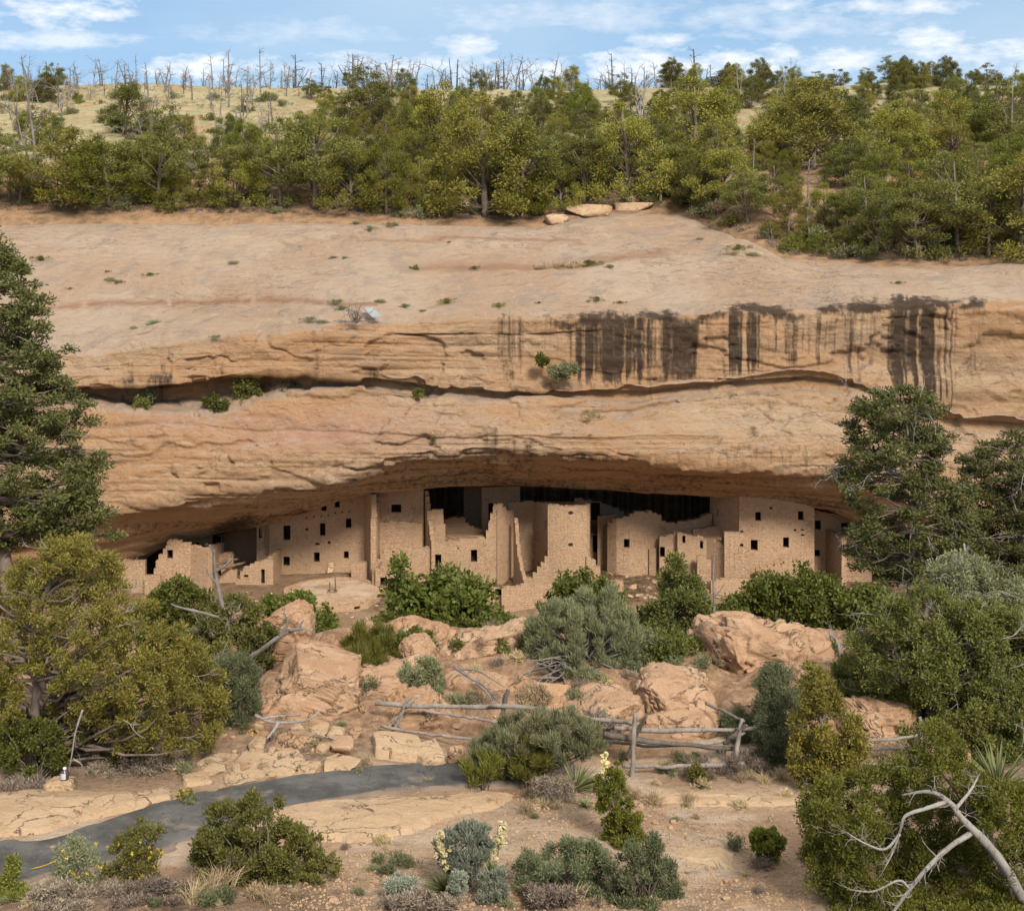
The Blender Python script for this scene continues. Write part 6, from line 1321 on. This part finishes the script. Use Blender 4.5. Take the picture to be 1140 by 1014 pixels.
# --- more growth that closes the gaps of the bank
for i_, (ol, Y_, m_, lb) in enumerate([
    ([(836, 800), (850, 786), (880, 800), (884, 850), (850, 858)], 27.4, 'blue', 'low blue green growth at the right fence post'),
    ([(926, 742), (946, 728), (970, 740), (972, 780), (936, 784)], 31.0, 'pinyon', 'deep green bush between the slim juniper and the dark olive mass'),
    ([(1088, 700), (1120, 690), (1165, 700), (1165, 770), (1100, 770)], 30.5, 'juniper_dark', 'olive juniper crown at the right edge under the broad fir'),
    ([(196, 742), (225, 726), (246, 745), (240, 780), (206, 790)], 31.5, 'oak', 'green bush between the big left juniper and the blue grey shrub'),
    ([(150, 690), (190, 700), (216, 716), (210, 745), (150, 740)], 33.5, 'pinyon', 'dark green growth behind the right shoulder of the big left juniper'),
    ([(262, 710), (290, 690), (312, 705), (305, 742), (268, 748)], 32.2, 'juniper_dark', 'olive bush over the left side of the huge boulder'),
    ([(690, 700), (715, 690), (735, 712), (722, 752), (692, 748)], 33.0, 'sage', 'grey green growth filling the right side of the central shrub'),
    ([(446, 700), (470, 690), (500, 694), (498, 712), (450, 714)], 37.5, 'oak', 'low leafy growth above the small rounded pinkish rock'),
    ([(880, 712), (905, 704), (930, 716), (930, 736), (886, 734)], 36.0, 'ephedra', 'yellow green brush right of the pitted boulder'),
    ([(800, 800), (830, 792), (846, 806), (840, 826), (806, 824)], 29.2, 'blue', 'small blue green plant behind the right fence post'),
    ([(640, 800), (665, 792), (690, 800), (688, 820), (646, 820)], 28.2, 'twig', 'dry grey brush behind the crossing rails'),
    ([(576, 770), (600, 760), (616, 776), (606, 792), (580, 790)], 30.4, 'straw', 'dry tawny growth left of the bare roots'),
    ([(0, 880), (22, 866), (50, 872), (48, 884), (4, 886)], 25.6, 'twig', 'dry dark brush at the left edge behind the rock shelf'),
    ([(120, 980), (180, 972), (214, 985), (200, 1010), (120, 1012)], 19.9, 'twig', 'dry grey brush under the thin yellow flowered shrubs'),
    ([(24, 985), (70, 978), (110, 990), (100, 1014), (30, 1014)], 19.8, 'twig', 'dry grey brush at the bottom left corner'),
    ([(580, 985), (650, 990), (670, 1006), (590, 1012)], 19.7, 'twig', 'brown dry brush at the foot of the low dark green shrub'),
    ([(426, 1000), (470, 992), (520, 1004), (520, 1014), (430, 1014)], 19.4, 'twig', 'dry dark brush below the left flowering yucca')]):
    g_ = (ol[0][0] + ol[2][0]) / 2
    plant('shrub', lb, 'shrub', ol, Y_, .5, 60, .14 if Y_ > 24 else .09, 150, .09 if Y_ > 24 else .06, .009 if m_ not in ('oak', 'pinyon', 'juniper_dark') else .02, m_, seed=600 + i_, tr=.03, up=.8, stems=24, bark='bark' if m_ in ('oak', 'pinyon', 'juniper_dark') else 'grey_snag')

# ------------------------------------------------------------------ plants on the cliff
def crag_plant(label, outline, Y, mat, seed, n=30, r=.35, per=90, L=.2, Wd=.05, base=None, name='shrub', up=.4, tr=.05, flat=(1, 1, 1)):
    by = max(p[1] for p in outline) - 1
    return plant(name, label, 'shrub', outline, Y, .6, n, r, per, L, Wd, mat, seed=seed, stems=8, tr=tr, by=by, up=up, flat=flat)
crag_plant('dark green bush growing on the ledge of the upper cliff at left', [(260, 412), (276, 405), (292, 414), (290, 440), (276, 454), (262, 448)], 96.0, 'pinyon', 501, 46, .42)
crag_plant('small green bush on the cliff ledge, leftmost of the ledge plants', [(144, 446), (152, 440), (168, 446), (166, 458), (150, 462)], 95.6, 'pinyon', 502)
crag_plant('sparse olive bush hanging above the leftmost ledge bush', [(148, 428), (160, 424), (176, 430), (172, 444), (150, 440)], 96.4, 'sage', 503, 20)
crag_plant('bright grassy green clump left of the dark ledge bush', [(224, 444), (240, 440), (254, 448), (250, 456), (236, 458)], 95.4, 'oak', 504, 24, .28)
crag_plant('dull brown green bush in the dark recess right of the dark ledge bush', [(304, 432), (318, 426), (334, 430), (334, 440), (308, 440)], 96.4, 'sage', 505, 20, .32)
crag_plant('small bright green bush on the streaked cliff face', [(596, 398), (606, 394), (612, 402), (604, 409), (597, 406)], 94.2, 'oak', 506, 14, .25)
crag_plant('grey green bush on the streaked cliff face beside the bright one', [(608, 408), (622, 402), (640, 404), (646, 414), (632, 422), (614, 420)], 94.1, 'sage', 507, 30, .32)
crag_plant('tuft of dry grass hanging below the cliff ledge in the middle', [(634, 462), (650, 458), (674, 460), (676, 468), (650, 472), (636, 470)], 94.2, 'straw', 508, 22, .25, 70, .2, .02)
crag_plant('tiny green plant on the lower cliff band', [(478, 488), (484, 486), (488, 489), (484, 492)], 92.4, 'pinyon', 509, 6, .15, 50, .1, .03)
crag_plant('dark plant hanging at the ledge left of the middle of the cliff', [(460, 434), (468, 434), (472, 444), (464, 448)], 94.8, 'pinyon', 510, 8, .22)
# bare shrub on the brow
w = MB(); rg = np.random.default_rng(31)
for k in range(16): twigs(w, P3(396, 360, 94.7), [rg.normal() * .8, -.2, 1], 1.5 * rg.uniform(.5, 1.1), .04, rg, 2, 3)
tag(w.build('bare_shrub', M['grey_snag']), 'leafless grey shrub on the brow of the cliff beside the pale panel', 'shrub')

# ------------------------------------------------------------------ hillside wood
def proto_live(kind, seed):
    """One tree of the far wood, about six metres high, root at the origin."""
    rg = np.random.default_rng(seed); H = 6.0; root = thing('juniper_tree' if kind in ('juniper', 'dark', 'bright') else 'pinyon_tree', '', 'tree')
    C = []; rad = []; w = MB(); lean = rg.normal(size=2) * .35
    tr = .16 if kind != 'pinyon' else .14
    path = smooth_path([[0, 0, 0], [lean[0] * .3, lean[1] * .3, H * .35], [lean[0], lean[1], H * .9]], 12); w.tube(path, np.linspace(tr, .03, 12), 7, wob=.15, rng=rg)
    n = 70 if kind != 'pinyon' else 46
    lob = [(rg.uniform(0, 6.28), rg.uniform(.25, .95), rg.uniform(.6, 1.25)) for _ in range(7)]
    for k in range(n):
        t = rg.uniform(.06 if kind != 'pinyon' else .3, 1.0); az = rg.uniform(0, 6.28)
        if kind == 'pinyon': R_ = 2.3 * (math.sin(min(1, (t - .22) / .78) * math.pi * .80 + .35)) ** .7
        else: R_ = 2.35 * max(0, 1 - t ** 2.2) ** .6 * (.70 + .30 * min(1, t * 4)) + .2
        for (la, lt, lr) in lob: R_ *= 1 + (lr - 1) * math.exp(-((math.cos(az - la) - 1) ** 2) * 2 - ((t - lt) / .22) ** 2)
        q = R_ * rg.uniform(.25, 1.0) ** .5
        c = np.array([lean[0] * t + q * math.cos(az), lean[1] * t + q * math.sin(az), t * H * .97]); C.append(c); rad.append(rg.uniform(.34, .80) * (1.0 if t < .85 else .65))
        if rg.random() < .5:
            i = int(np.clip(t * 9, 1, 10)); bough(w, path[i], c, .05, .015, rg, k=4, n=5)
    flat = (1, 1, .62) if kind == 'pinyon' else (1, 1, .9)
    V, Q = blades(np.array(C), np.array(rad) * 1.0, 245, .155, .027, rg, up=.35, flat=flat, jit=.7, shell=.75)
    mesh_obj('crown', V, Q, M[dict(juniper='juniper', dark='juniper_dark', bright='juniper_small', pinyon='pinyon')[kind]], root, False)
    w.build('trunk', M['bark'], root)
    return root
def proto_snag(mat, seed, H=7.0, nb=9, up=.9):
    rg = np.random.default_rng(seed); w = MB(); lean = rg.normal(size=2) * .6
    path = smooth_path([[0, 0, -.3], [lean[0] * .2, lean[1] * .2, H * .35], [lean[0] * .8, lean[1] * .8, H * .75], [lean[0] * 1.2, lean[1] * 1.2, H]], 14)
    w.tube(path, np.linspace(.17, .045, 14), 6, wob=.2, rng=rg)
    for k in range(nb):
        i = int(rg.integers(3, 13)); az = rg.uniform(0, 6.28); d = np.array([math.cos(az), math.sin(az), rg.uniform(.2, 1.3) * up])
        twigs(w, path[i], d, H * rg.uniform(.12, .32) * (1 - i / 22), .10 * (1 - i / 18), rg, 2, 3, 4, .6, .22)
    if rg.random() < .5:   # a second stem
        twigs(w, path[1], [rg.normal() * .35, rg.normal() * .35, 1], H * .75, .11, rg, 3, 3, 5, .5, .14)
    o = w.build('snag', M[mat]); o['top'] = float(max(v.co.z for v in o.data.vertices)); return o
LIVE = {k: [proto_live(k, 900 + 10 * j + i) for i in range(n)] for j, (k, n) in enumerate((('juniper', 4), ('dark', 3), ('bright', 2), ('pinyon', 4)))}
SNAG = {'grey': [proto_snag('grey_snag', 950 + i, 7.0, 10) for i in range(5)], 'pale': [proto_snag('dead', 960 + i, 6.5, 11, .8) for i in range(3)], 'burnt': [proto_snag('burnt', 970 + i, 6.5, 6) for i in range(4)]}
_used = set()
def place(proto, x, Y, z, h, ref, label, group, rg, wide=1.0):
    o = proto
    if proto.name in _used: o = dup(proto) if proto.children else proto.copy()
    if proto.name in _used and not proto.children: COL.objects.link(o)
    _used.add(proto.name); s = h / (o.get('top') or ref)
    o.location = (x, Y, z); o.scale = (s * wide, s * wide, s); o.rotation_euler = (0, 0, rg.uniform(0, 6.28)); o['label'] = label; o['group'] = group; o['category'] = 'tree' if proto.children else 'dead tree'
    return o
def hill_hit(px, py):
    """Where the sight line meets the hillside."""
    Y = np.linspace(112, 300, 900); p = fan(px, py, Y); d = p[:, 2] - hill_z(p[:, 0], Y); i = int(np.argmax(d < 0)) if (d < 0).any() else len(Y) - 1
    return p[i, 0], Y[i], float(hill_z(p[i, 0], Y[i]))
KN = dict(juniper='olive green juniper', dark='dark green juniper', bright='bright green juniper', pinyon='rounded pinyon')
def zone(px): return 'left of the grassy slope' if px < 330 else ('in the middle' if px < 760 else 'on the right')
def wood():
    rg = np.random.default_rng(44)
    # trees that stand out, measured one by one: column, base row, top row, kind, width factor, label
    T = [(72, 214, 138, 'juniper', 1.35, 'wide olive juniper at the far left of the front row above the slickrock'), (122, 212, 150, 'bright', 1.4, 'broad bright green juniper second from the left in the front row above the slickrock'),
         (138, 152, 90, 'dark', 1.15, 'dark solitary juniper standing on the dry grass slope at left'), (176, 214, 112, 'pinyon', .8, 'tall open pinyon right of the broad bright juniper'), (22, 216, 160, 'pinyon', 1.2, 'low pinyon at the left edge of the front row'),
         (200, 226, 186, 'juniper', 1.2, 'low rounded juniper in the gap of the front row at left'), (238, 232, 170, 'pinyon', 1.0, 'pinyon with a dark gap beneath it, left of the tall front junipers'), (262, 226, 160, 'juniper', 1.1, 'olive juniper left of the leaning pinyon in the front row'),
         (312, 226, 130, 'pinyon', 1.0, 'leaning pinyon of the front row left of the tallest crowns'), (350, 236, 118, 'pinyon', 1.0, 'tall pinyon above the middle left of the slickrock'), (392, 240, 150, 'juniper', 1.0, 'olive juniper of the front row beside the tall middle left pinyon'),
         (416, 150, 70, 'pinyon', 1.1, 'tall pinyon whose crown stands against the sky, left of middle'), (430, 236, 150, 'bright', .75, 'slim bright juniper in the front row left of the bare trunks'), (452, 240, 178, 'juniper', .9, 'low juniper by the small bare trunks in the front row'),
         (478, 250, 205, 'dark', 1.0, 'grey green shrubby juniper standing out on the slickrock edge'), (490, 200, 88, 'juniper', .95, 'tall olive juniper pointed against the skyline, left of middle'), (540, 214, 104, 'juniper', 1.0, 'olive juniper with a high crown in the middle of the wood'),
         (586, 240, 122, 'pinyon', 1.15, 'large layered pinyon in the middle of the front row'), (575, 246, 188, 'bright', 1.4, 'broad low juniper at the slickrock edge under the large layered pinyon'), (625, 242, 180, 'juniper', 1.0, 'rounded juniper by the ledge block at the slickrock edge'),
         (650, 226, 140, 'pinyon', 1.1, 'pinyon with a dark trunk behind the thick ledge block'), (700, 222, 110, 'juniper', .9, 'olive juniper behind the pale forked snag'), (735, 226, 150, 'pinyon', 1.0, 'pinyon right of the pale forked snag'), (778, 238, 168, 'dark', 1.25, 'dense rounded dark juniper at the bend of the slickrock edge'),
         (775, 180, 82, 'juniper', 1.3, 'big olive juniper crown on the skyline right of the snags'), (800, 200, 132, 'pinyon', 1.0, 'pinyon behind the dense rounded dark juniper'), (905, 190, 84, 'juniper', 1.3, 'large olive juniper crown right of the pale bare trunks'), (930, 180, 95, 'dark', 1.0, 'dark juniper beside the large olive crown at right'),
         (1020, 286, 205, 'pinyon', 1.15, 'large layered pinyon at the slickrock edge on the right'), (1066, 284, 165, 'pinyon', 1.0, 'tall pinyon behind the large layered one on the right'), (1100, 288, 196, 'pinyon', 1.1, 'dense pinyon second from the right edge by the slickrock'), (1136, 286, 165, 'juniper', 1.1, 'tall juniper at the right edge above the slickrock'),
         (910, 292, 258, 'bright', .9, 'small bright pointed juniper beside the tall thin snag'), (935, 294, 272, 'bright', 1.7, 'small round bright green bush at the slickrock edge on the right'), (853, 284, 254, 'bright', 1.0, 'small bright juniper on the dead brush at right'), (945, 284, 240, 'pinyon', .9, 'small feathery pinyon behind the round bright bush'),
         (975, 268, 214, 'dark', 1.0, 'dark juniper left of the large layered pinyon on the right'), (872, 222, 190, 'bright', 1.0, 'small bright juniper in the open red soil at right'), (832, 214, 176, 'dark', 1.0, 'dark low juniper at the edge of the open soil'), (990, 190, 110, 'juniper', 1.1, 'olive juniper in the upper right of the wood'), (1060, 170, 96, 'juniper', 1.2, 'wide juniper near the skyline at right'), (1125, 180, 84, 'pinyon', 1.2, 'tall pinyon near the skyline at the right edge')]
    pts = []
    for (px, by, ty, k, wd, lb) in T:
        a_ = float(li(px, A_Y)); by = a_ - 3 - (px * 7.3) % 6 if a_ - by < 34 else by
        x, Y, z = hill_hit(px, by - 1); h = (by - ty) / F * Y * .97
        place(LIVE[k][int(rg.integers(len(LIVE[k])))], x, Y, z - .1, h, 6.0, lb, 'junipers and pinyons of the wood above the slickrock', rg, wd * 1.22); pts.append((px, by))
    n = 0; g = 0
    while n < 245 and g < 14000:
        g += 1; px = rg.uniform(-70, 1210); a = float(li(px, A_Y)); py = a - 5 - (a - 5 - 98) * rg.random() ** 1.35
        if px < 340:
            if rg.random() > (.32 if py > 165 else .015): continue
        if 805 < px < 965 and 190 < py < 285 and rg.random() < .85: continue
        if 480 < px < 560 and py > 215 and rg.random() < .8: continue
        if 340 < px < 760 and py < 122 and rg.random() < .55: continue
        dmin = 5 + 16 * (py - 95) / 150
        if any(abs(px - q[0]) < dmin and abs(py - q[1]) < dmin * .6 for q in pts): continue
        x, Y, z = hill_hit(px, py); k = ('juniper', 'pinyon', 'juniper', 'dark', 'pinyon', 'bright')[int(rg.integers(6))]
        h = rg.uniform(4.0, 6.8) * (1.0 if py > 130 else .9); b = int(rg.integers(len(LIVE[k])))
        place(LIVE[k][b], x, Y, z - .1, h, 6.0, '%s %s of the crowded wood above the slickrock' % (KN[k], 'on the grassy left side' if px < 330 else ('in the middle part' if px < 760 else 'in the right part')), '%ss %s of the wood' % (KN[k], 'on the left' if px < 330 else ('in the middle' if px < 760 else 'on the right')), rg, rg.uniform(1.0, 1.4)); pts.append((px, py)); n += 1
    # dead trees
    D = [(242, 160, 88, 'grey', 'twisted dark trunk leaning on the dry grass slope'), (40, 200, 62, 'grey', 'tall grey snag with red brown broken boughs at the left'), (708, 212, 62, 'pale', 'tall pale forked snag standing above the thick ledge block'), (898, 264, 172, 'grey', 'tall thin grey snag with short stubs at the open red soil'), (496, 214, 150, 'grey', 'bare thin trunk in the front row gap'), (822, 118, 70, 'pale', 'cluster of pale bare trunks on the skyline right of middle'), (875, 130, 66, 'pale', 'pale many stemmed snag left of the large olive crown'), (1100, 165, 115, 'pale', 'whitish snag among the junipers at the upper right'), (255, 120, 52, 'grey', 'tall dark snag standing against the sky on the left ridge'), (290, 112, 48, 'grey', 'tallest bare snag on the left skyline'), (152, 108, 60, 'pale', 'pale snag on the skyline behind the solitary dark juniper'), (10, 222, 150, 'grey', 'grey leafless tree at the left edge of the wood'), (78, 226, 186, 'pale', 'tangled low dead tree under the wide olive juniper'), (860, 276, 246, 'grey', 'sprawling dead tree at the edge of the slickrock at right'), (838, 222, 150, 'grey', 'bare branching dead tree beside the open red soil')]
    for (px, by, ty, k, lb) in D:
        x, Y, z = hill_hit(px, by); place(SNAG[k][int(rg.integers(len(SNAG[k])))], x, Y, z, (by - ty) / F * Y, 6.8, lb, 'bare dead trees of the hillside', rg, .7)
    n = 0
    while n < 285:
        z_ = rg.random() if n < 170 else 2.0
        if z_ < .60: px, py = rg.uniform(-30, 360), rg.uniform(96, 112)
        elif z_ < .93: px, py = rg.uniform(-30, 345), 110 + 90 * rg.random() ** 1.4
        elif z_ < 1.5: px, py = rg.uniform(760, 1150), rg.uniform(97, 150)
        else: px, py = rg.uniform(320, 800), rg.uniform(96, 104)
        x, Y, z = hill_hit(px, py)
        if z_ > 1.5 or (z_ < .5 and rg.random() < .5): Y = rg.uniform(262, 320); x = (px - CX) / F * Y; z = float(hill_z(x, Y))
        k = ('grey', 'grey', 'burnt', 'grey', 'pale', 'burnt')[int(rg.integers(6))]; h = rg.uniform(3.6, 7.6) * (.66 if k == 'burnt' and z_ < 1.5 else 1) + (2.0 if z_ > 1.5 else 0)
        nm = dict(grey='grey bare snag', pale='pale bare snag', burnt='charred black snag')[k]; zn = 'along the skyline' if py < 113 else ('on the dry grass slope' if px < 400 else 'among the green trees at right')
        place(SNAG[k][int(rg.integers(len(SNAG[k])))], x, Y, z, h, 6.8, '%s %s above the wood' % (nm, zn) if py < 113 else '%s standing %s' % (nm, zn), '%ss %s' % (nm, zn), rg, rg.uniform(.9, 1.35)); n += 1
    # skyline crowns
    for k in range(62):
        px = rg.uniform(740, 1200) if k < 52 else rg.uniform(-20, 70); Y = rg.uniform(240, 300); x = (px - CX) / F * Y; z = float(hill_z(x, Y)); kd = ('juniper', 'dark', 'pinyon')[k % 3]
        place(LIVE[kd][k % 3], x, Y, z - .2, rg.uniform(4, 7), 6.0, '%s whose crown shows on the skyline at the %s' % (KN[kd], 'right' if k < 52 else 'left'), '%ss on the %s skyline' % (KN[kd], 'right' if k < 52 else 'left'), rg, rg.uniform(.9, 1.3))
    for v in list(LIVE.values()) + list(SNAG.values()):
        for o in v:
            if o.name not in _used:
                for c in list(o.children): bpy.data.objects.remove(c)
                bpy.data.objects.remove(o)
wood()
def hill_shrubs():
    rg = np.random.default_rng(66); P_ = []
    for k, m_ in enumerate(('sage', 'straw', 'pinyon', 'ephedra')):
        C = rg.normal(size=(14, 3)) * [.45, .45, .18] + [0, 0, .35]; V, Q = blades(C, .3, 60, .22, .03, rg, up=.8); P_.append(mesh_obj('shrub', V, Q, M[m_], None, False))
    us = set(); nm = ['grey green', 'straw coloured', 'dark green', 'yellow green']
    def put(px, p, s, lb, gr, k, flat=1.0):
        o = P_[k]
        if k in us: o = o.copy(); COL.objects.link(o)
        us.add(k); o.location = p; o.scale = (s, s, s * flat); o.rotation_euler = (0, 0, rg.uniform(0, 6)); tag(o, lb, 'shrub', gr)
    n = 0
    while n < 130:
        px = rg.uniform(-20, 345) if n < 105 else rg.uniform(800, 1000); py = rg.uniform(104, 205) if n < 105 else rg.uniform(190, 280)
        if py > float(li(px, A_Y)) - 8: continue
        x, Y, z = hill_hit(px, py); k = int(rg.integers(4)); put(px, (x, Y, z), rg.uniform(.6, 1.7), 'low %s shrub on the %s' % (nm[k], 'dry grass slope at left' if n < 105 else 'open red soil at right'), '%s shrubs on the %s' % (nm[k], 'grass slope' if n < 105 else 'red soil'), k); n += 1
    n = 0
    while n < 85:    # brush along the back edge of the slickrock
        px = rg.uniform(-10, 1150); a = float(li(px, A_Y)); x, Y, z = hill_hit(px, a - rg.uniform(1, 20)); k = (0, 0, 2, 3, 1)[int(rg.integers(5))]
        put(px, (x, Y, z), rg.uniform(.6, 1.9), 'low %s brush along the back edge of the slickrock' % nm[k], '%s brush at the slickrock edge' % nm[k], k); n += 1
    return P_, us
HS = hill_shrubs()
# tufts in the cracks of the slickrock: dropped on the cliff from above
def slick_tufts():
    bpy.context.view_layer.update(); dg = bpy.context.evaluated_depsgraph_get(); cl = bpy.data.objects['cliff']; rg = np.random.default_rng(71)
    T = [(45, 290, 1.3, 2), (124, 313, 1.0, 0), (133, 315, .8, 0), (167, 307, .8, 2), (78, 322, .5, 2), (170, 361, 1.0, 0), (150, 366, .6, 0), (240, 377, .8, 0), (262, 294, .9, 0), (370, 288, .7, 0), (384, 288, .6, 0), (461, 300, 1.0, 3), (345, 358, 1.1, 0), (360, 360, .8, 0), (380, 345, 1.0, 0), (374, 338, 1.0, 0), (425, 337, .8, 0), (450, 342, .8, 0), (497, 338, 1.3, 2), (470, 347, .5, 0), (555, 342, 1.0, 2), (600, 338, .5, 2), (640, 298, 1.6, 1), (622, 297, 1.5, 1), (600, 300, 1.2, 1), (655, 296, 1.4, 2), (528, 300, .9, 2), (665, 335, 1.0, 2), (678, 298, .8, 0), (1000, 316, .6, 2), (815, 284, 1.2, 1), (822, 278, 1.4, 2), (840, 285, 1.0, 0), (780, 267, .6, 0), (500, 270, .4, 0), (120, 303, .5, 0), (690, 338, .6, 2), (395, 250, 1.0, 0), (412, 256, 1.2, 0), (435, 252, 1.3, 0)]
    nm = ['grey', 'straw coloured', 'dull green', 'yellow green']
    for (px, py, s, k) in T:
        d = Vector(P3(px, py, 1.0)).normalized(); ok, loc, nr, fi = cl.ray_cast(Vector((0, 0, 0)), d)
        if not ok: continue
        o = HS[0][k].copy(); COL.objects.link(o); o.location = loc; o.scale = (s * .75, s * .6, s * .42); o.rotation_euler = (0, 0, rg.uniform(0, 6)); tag(o, '%s tuft growing in a crack of the bare slickrock' % nm[k], 'tuft', '%s tufts on the slickrock' % nm[k])
slick_tufts()

def rubble():
    """Fallen stones on the slope below the houses, dropped on the rock along sight lines."""
    bpy.context.view_layer.update(); cl = bpy.data.objects['cliff']; rg = np.random.default_rng(91); src = []
    for k, (V, T) in enumerate(PRO): src.append(mesh_obj('stone', V, T, M['slab' if k % 2 else 'boulder']))
    n = 0; g = 0; us = set()
    while n < 130 and g < 3000:
        g += 1; z = rg.random()
        px, py = (rg.uniform(655, 800), rg.uniform(612, 668)) if z < .55 else ((rg.uniform(800, 965), rg.uniform(632, 668)) if z < .8 else (rg.uniform(255, 440), rg.uniform(655, 695)))
        ok, loc, nr, fi = cl.ray_cast(Vector((0, 0, 0)), Vector(P3(px, py, 1.0)).normalized())
        if not ok or abs(nr.z) < .3 or loc.y > 100: continue
        k = int(rg.integers(6)); o = src[k]
        if k in us: o = o.copy(); COL.objects.link(o)
        us.add(k); s = rg.uniform(.10, .42) * (1 if z < .8 else .6); o.location = loc; o.scale = (s, s * .8, s * .6); o.rotation_euler = (rg.uniform(-.3, .3), rg.uniform(-.3, .3), rg.uniform(0, 6)); n += 1
        tag(o, 'fallen stone on the slope below the stone houses', 'stone', 'fallen stones below the houses')
    for k in range(6):
        if k not in us: bpy.data.objects.remove(src[k])
rubble()
def scrub():
    """Small dry plants on the near ground."""
    rg = np.random.default_rng(93); P_ = []; nm = ['dry brown', 'grey green', 'straw coloured', 'dull green']
    for k, (m_, w_) in enumerate((('twig', .005), ('sage', .006), ('straw', .005), ('blue', .007))):
        C = rg.normal(size=(9, 3)) * [.06, .06, .03] + [0, 0, .07]; V, Q = blades(C, .08, 60, .075, w_, rg, up=1.0); P_.append(mesh_obj('low_plant', V, Q, M[m_], None, False))
    us = set(); n = 0
    zones = [((300, 905, 905, 1010), 'on the open ground at the bottom', 30), ((560, 880, 872, 900), 'between the path end and the fence', 14), ((690, 860, 838, 868), 'at the foot of the fence', 18), ((400, 900, 705, 800), 'on the rocky bank behind the fence', 50), ((180, 420, 800, 862), 'among the broken slabs', 18), ((0, 300, 992, 1012), 'under the roadside shrubs', 26)]
    for (x0, x1, y0, y1), where, m in zones:
        for i in range(m):
            px, py = rg.uniform(x0, x1), rg.uniform(y0, y1); k = int(rg.integers(4)); o = P_[k]; p = hit(px, py)
            if px < 560 and 880 < py < 935: continue
            if k in us: o = o.copy(); COL.objects.link(o)
            us.add(k); s = rg.uniform(.5, 1.3) * (1.5 if py < 810 else 1); o.location = p; o.scale = (s, s, s * rg.uniform(.6, 1.1)); o.rotation_euler = (0, 0, rg.uniform(0, 6))
            tag(o, 'small %s plant %s' % (nm[k], where), 'plant', 'small %s plants %s' % (nm[k], where))
scrub()

def hill_cover():
    """Dry grass and low brush that clothes the open slope, as one mass each."""
    rg = np.random.default_rng(97)
    for nm_, m_, n, L, w_ in (('dry_grass', 'straw', 2600, .32, .03), ('low_brush', 'sage', 800, .28, .035)):
        px = rg.uniform(-60, 420, n); px[: n // 5] = rg.uniform(420, 1180, n // 5); Y = rg.uniform(150, 290, n); x = (px - CX) / F * Y
        k = fbm(S3(x * .08, Y * .08, 0 * x), 3, 55 + len(nm_)) > -.15; x, Y = x[k], Y[k]; z = hill_z(x, Y)
        V, Q = blades(np.c_[x, Y, z + .12], rg.uniform(.25, .7, len(x)), 26, L, w_, rg, up=1.3, flat=(1, 1, .35)); struct(mesh_obj(nm_, V, Q, M[m_], None, False), 'stuff')
    n = 1500; px = rg.uniform(-40, 1180, n); a = li(px, A_Y) - 1 - 18 * rg.random(n) ** 1.4; Y = np.array([hill_hit(u, v)[1] for u, v in zip(px, a)]); x = (px - CX) / F * Y; z = hill_z(x, Y)
    V, Q = blades(np.c_[x, Y, z + .1], rg.uniform(.15, .5, n), 22, .26, .022, rg, up=.8, flat=(1, 1, .4)); struct(mesh_obj('dead_brush', V, Q, M['twig'], None, False), 'stuff')
hill_cover()
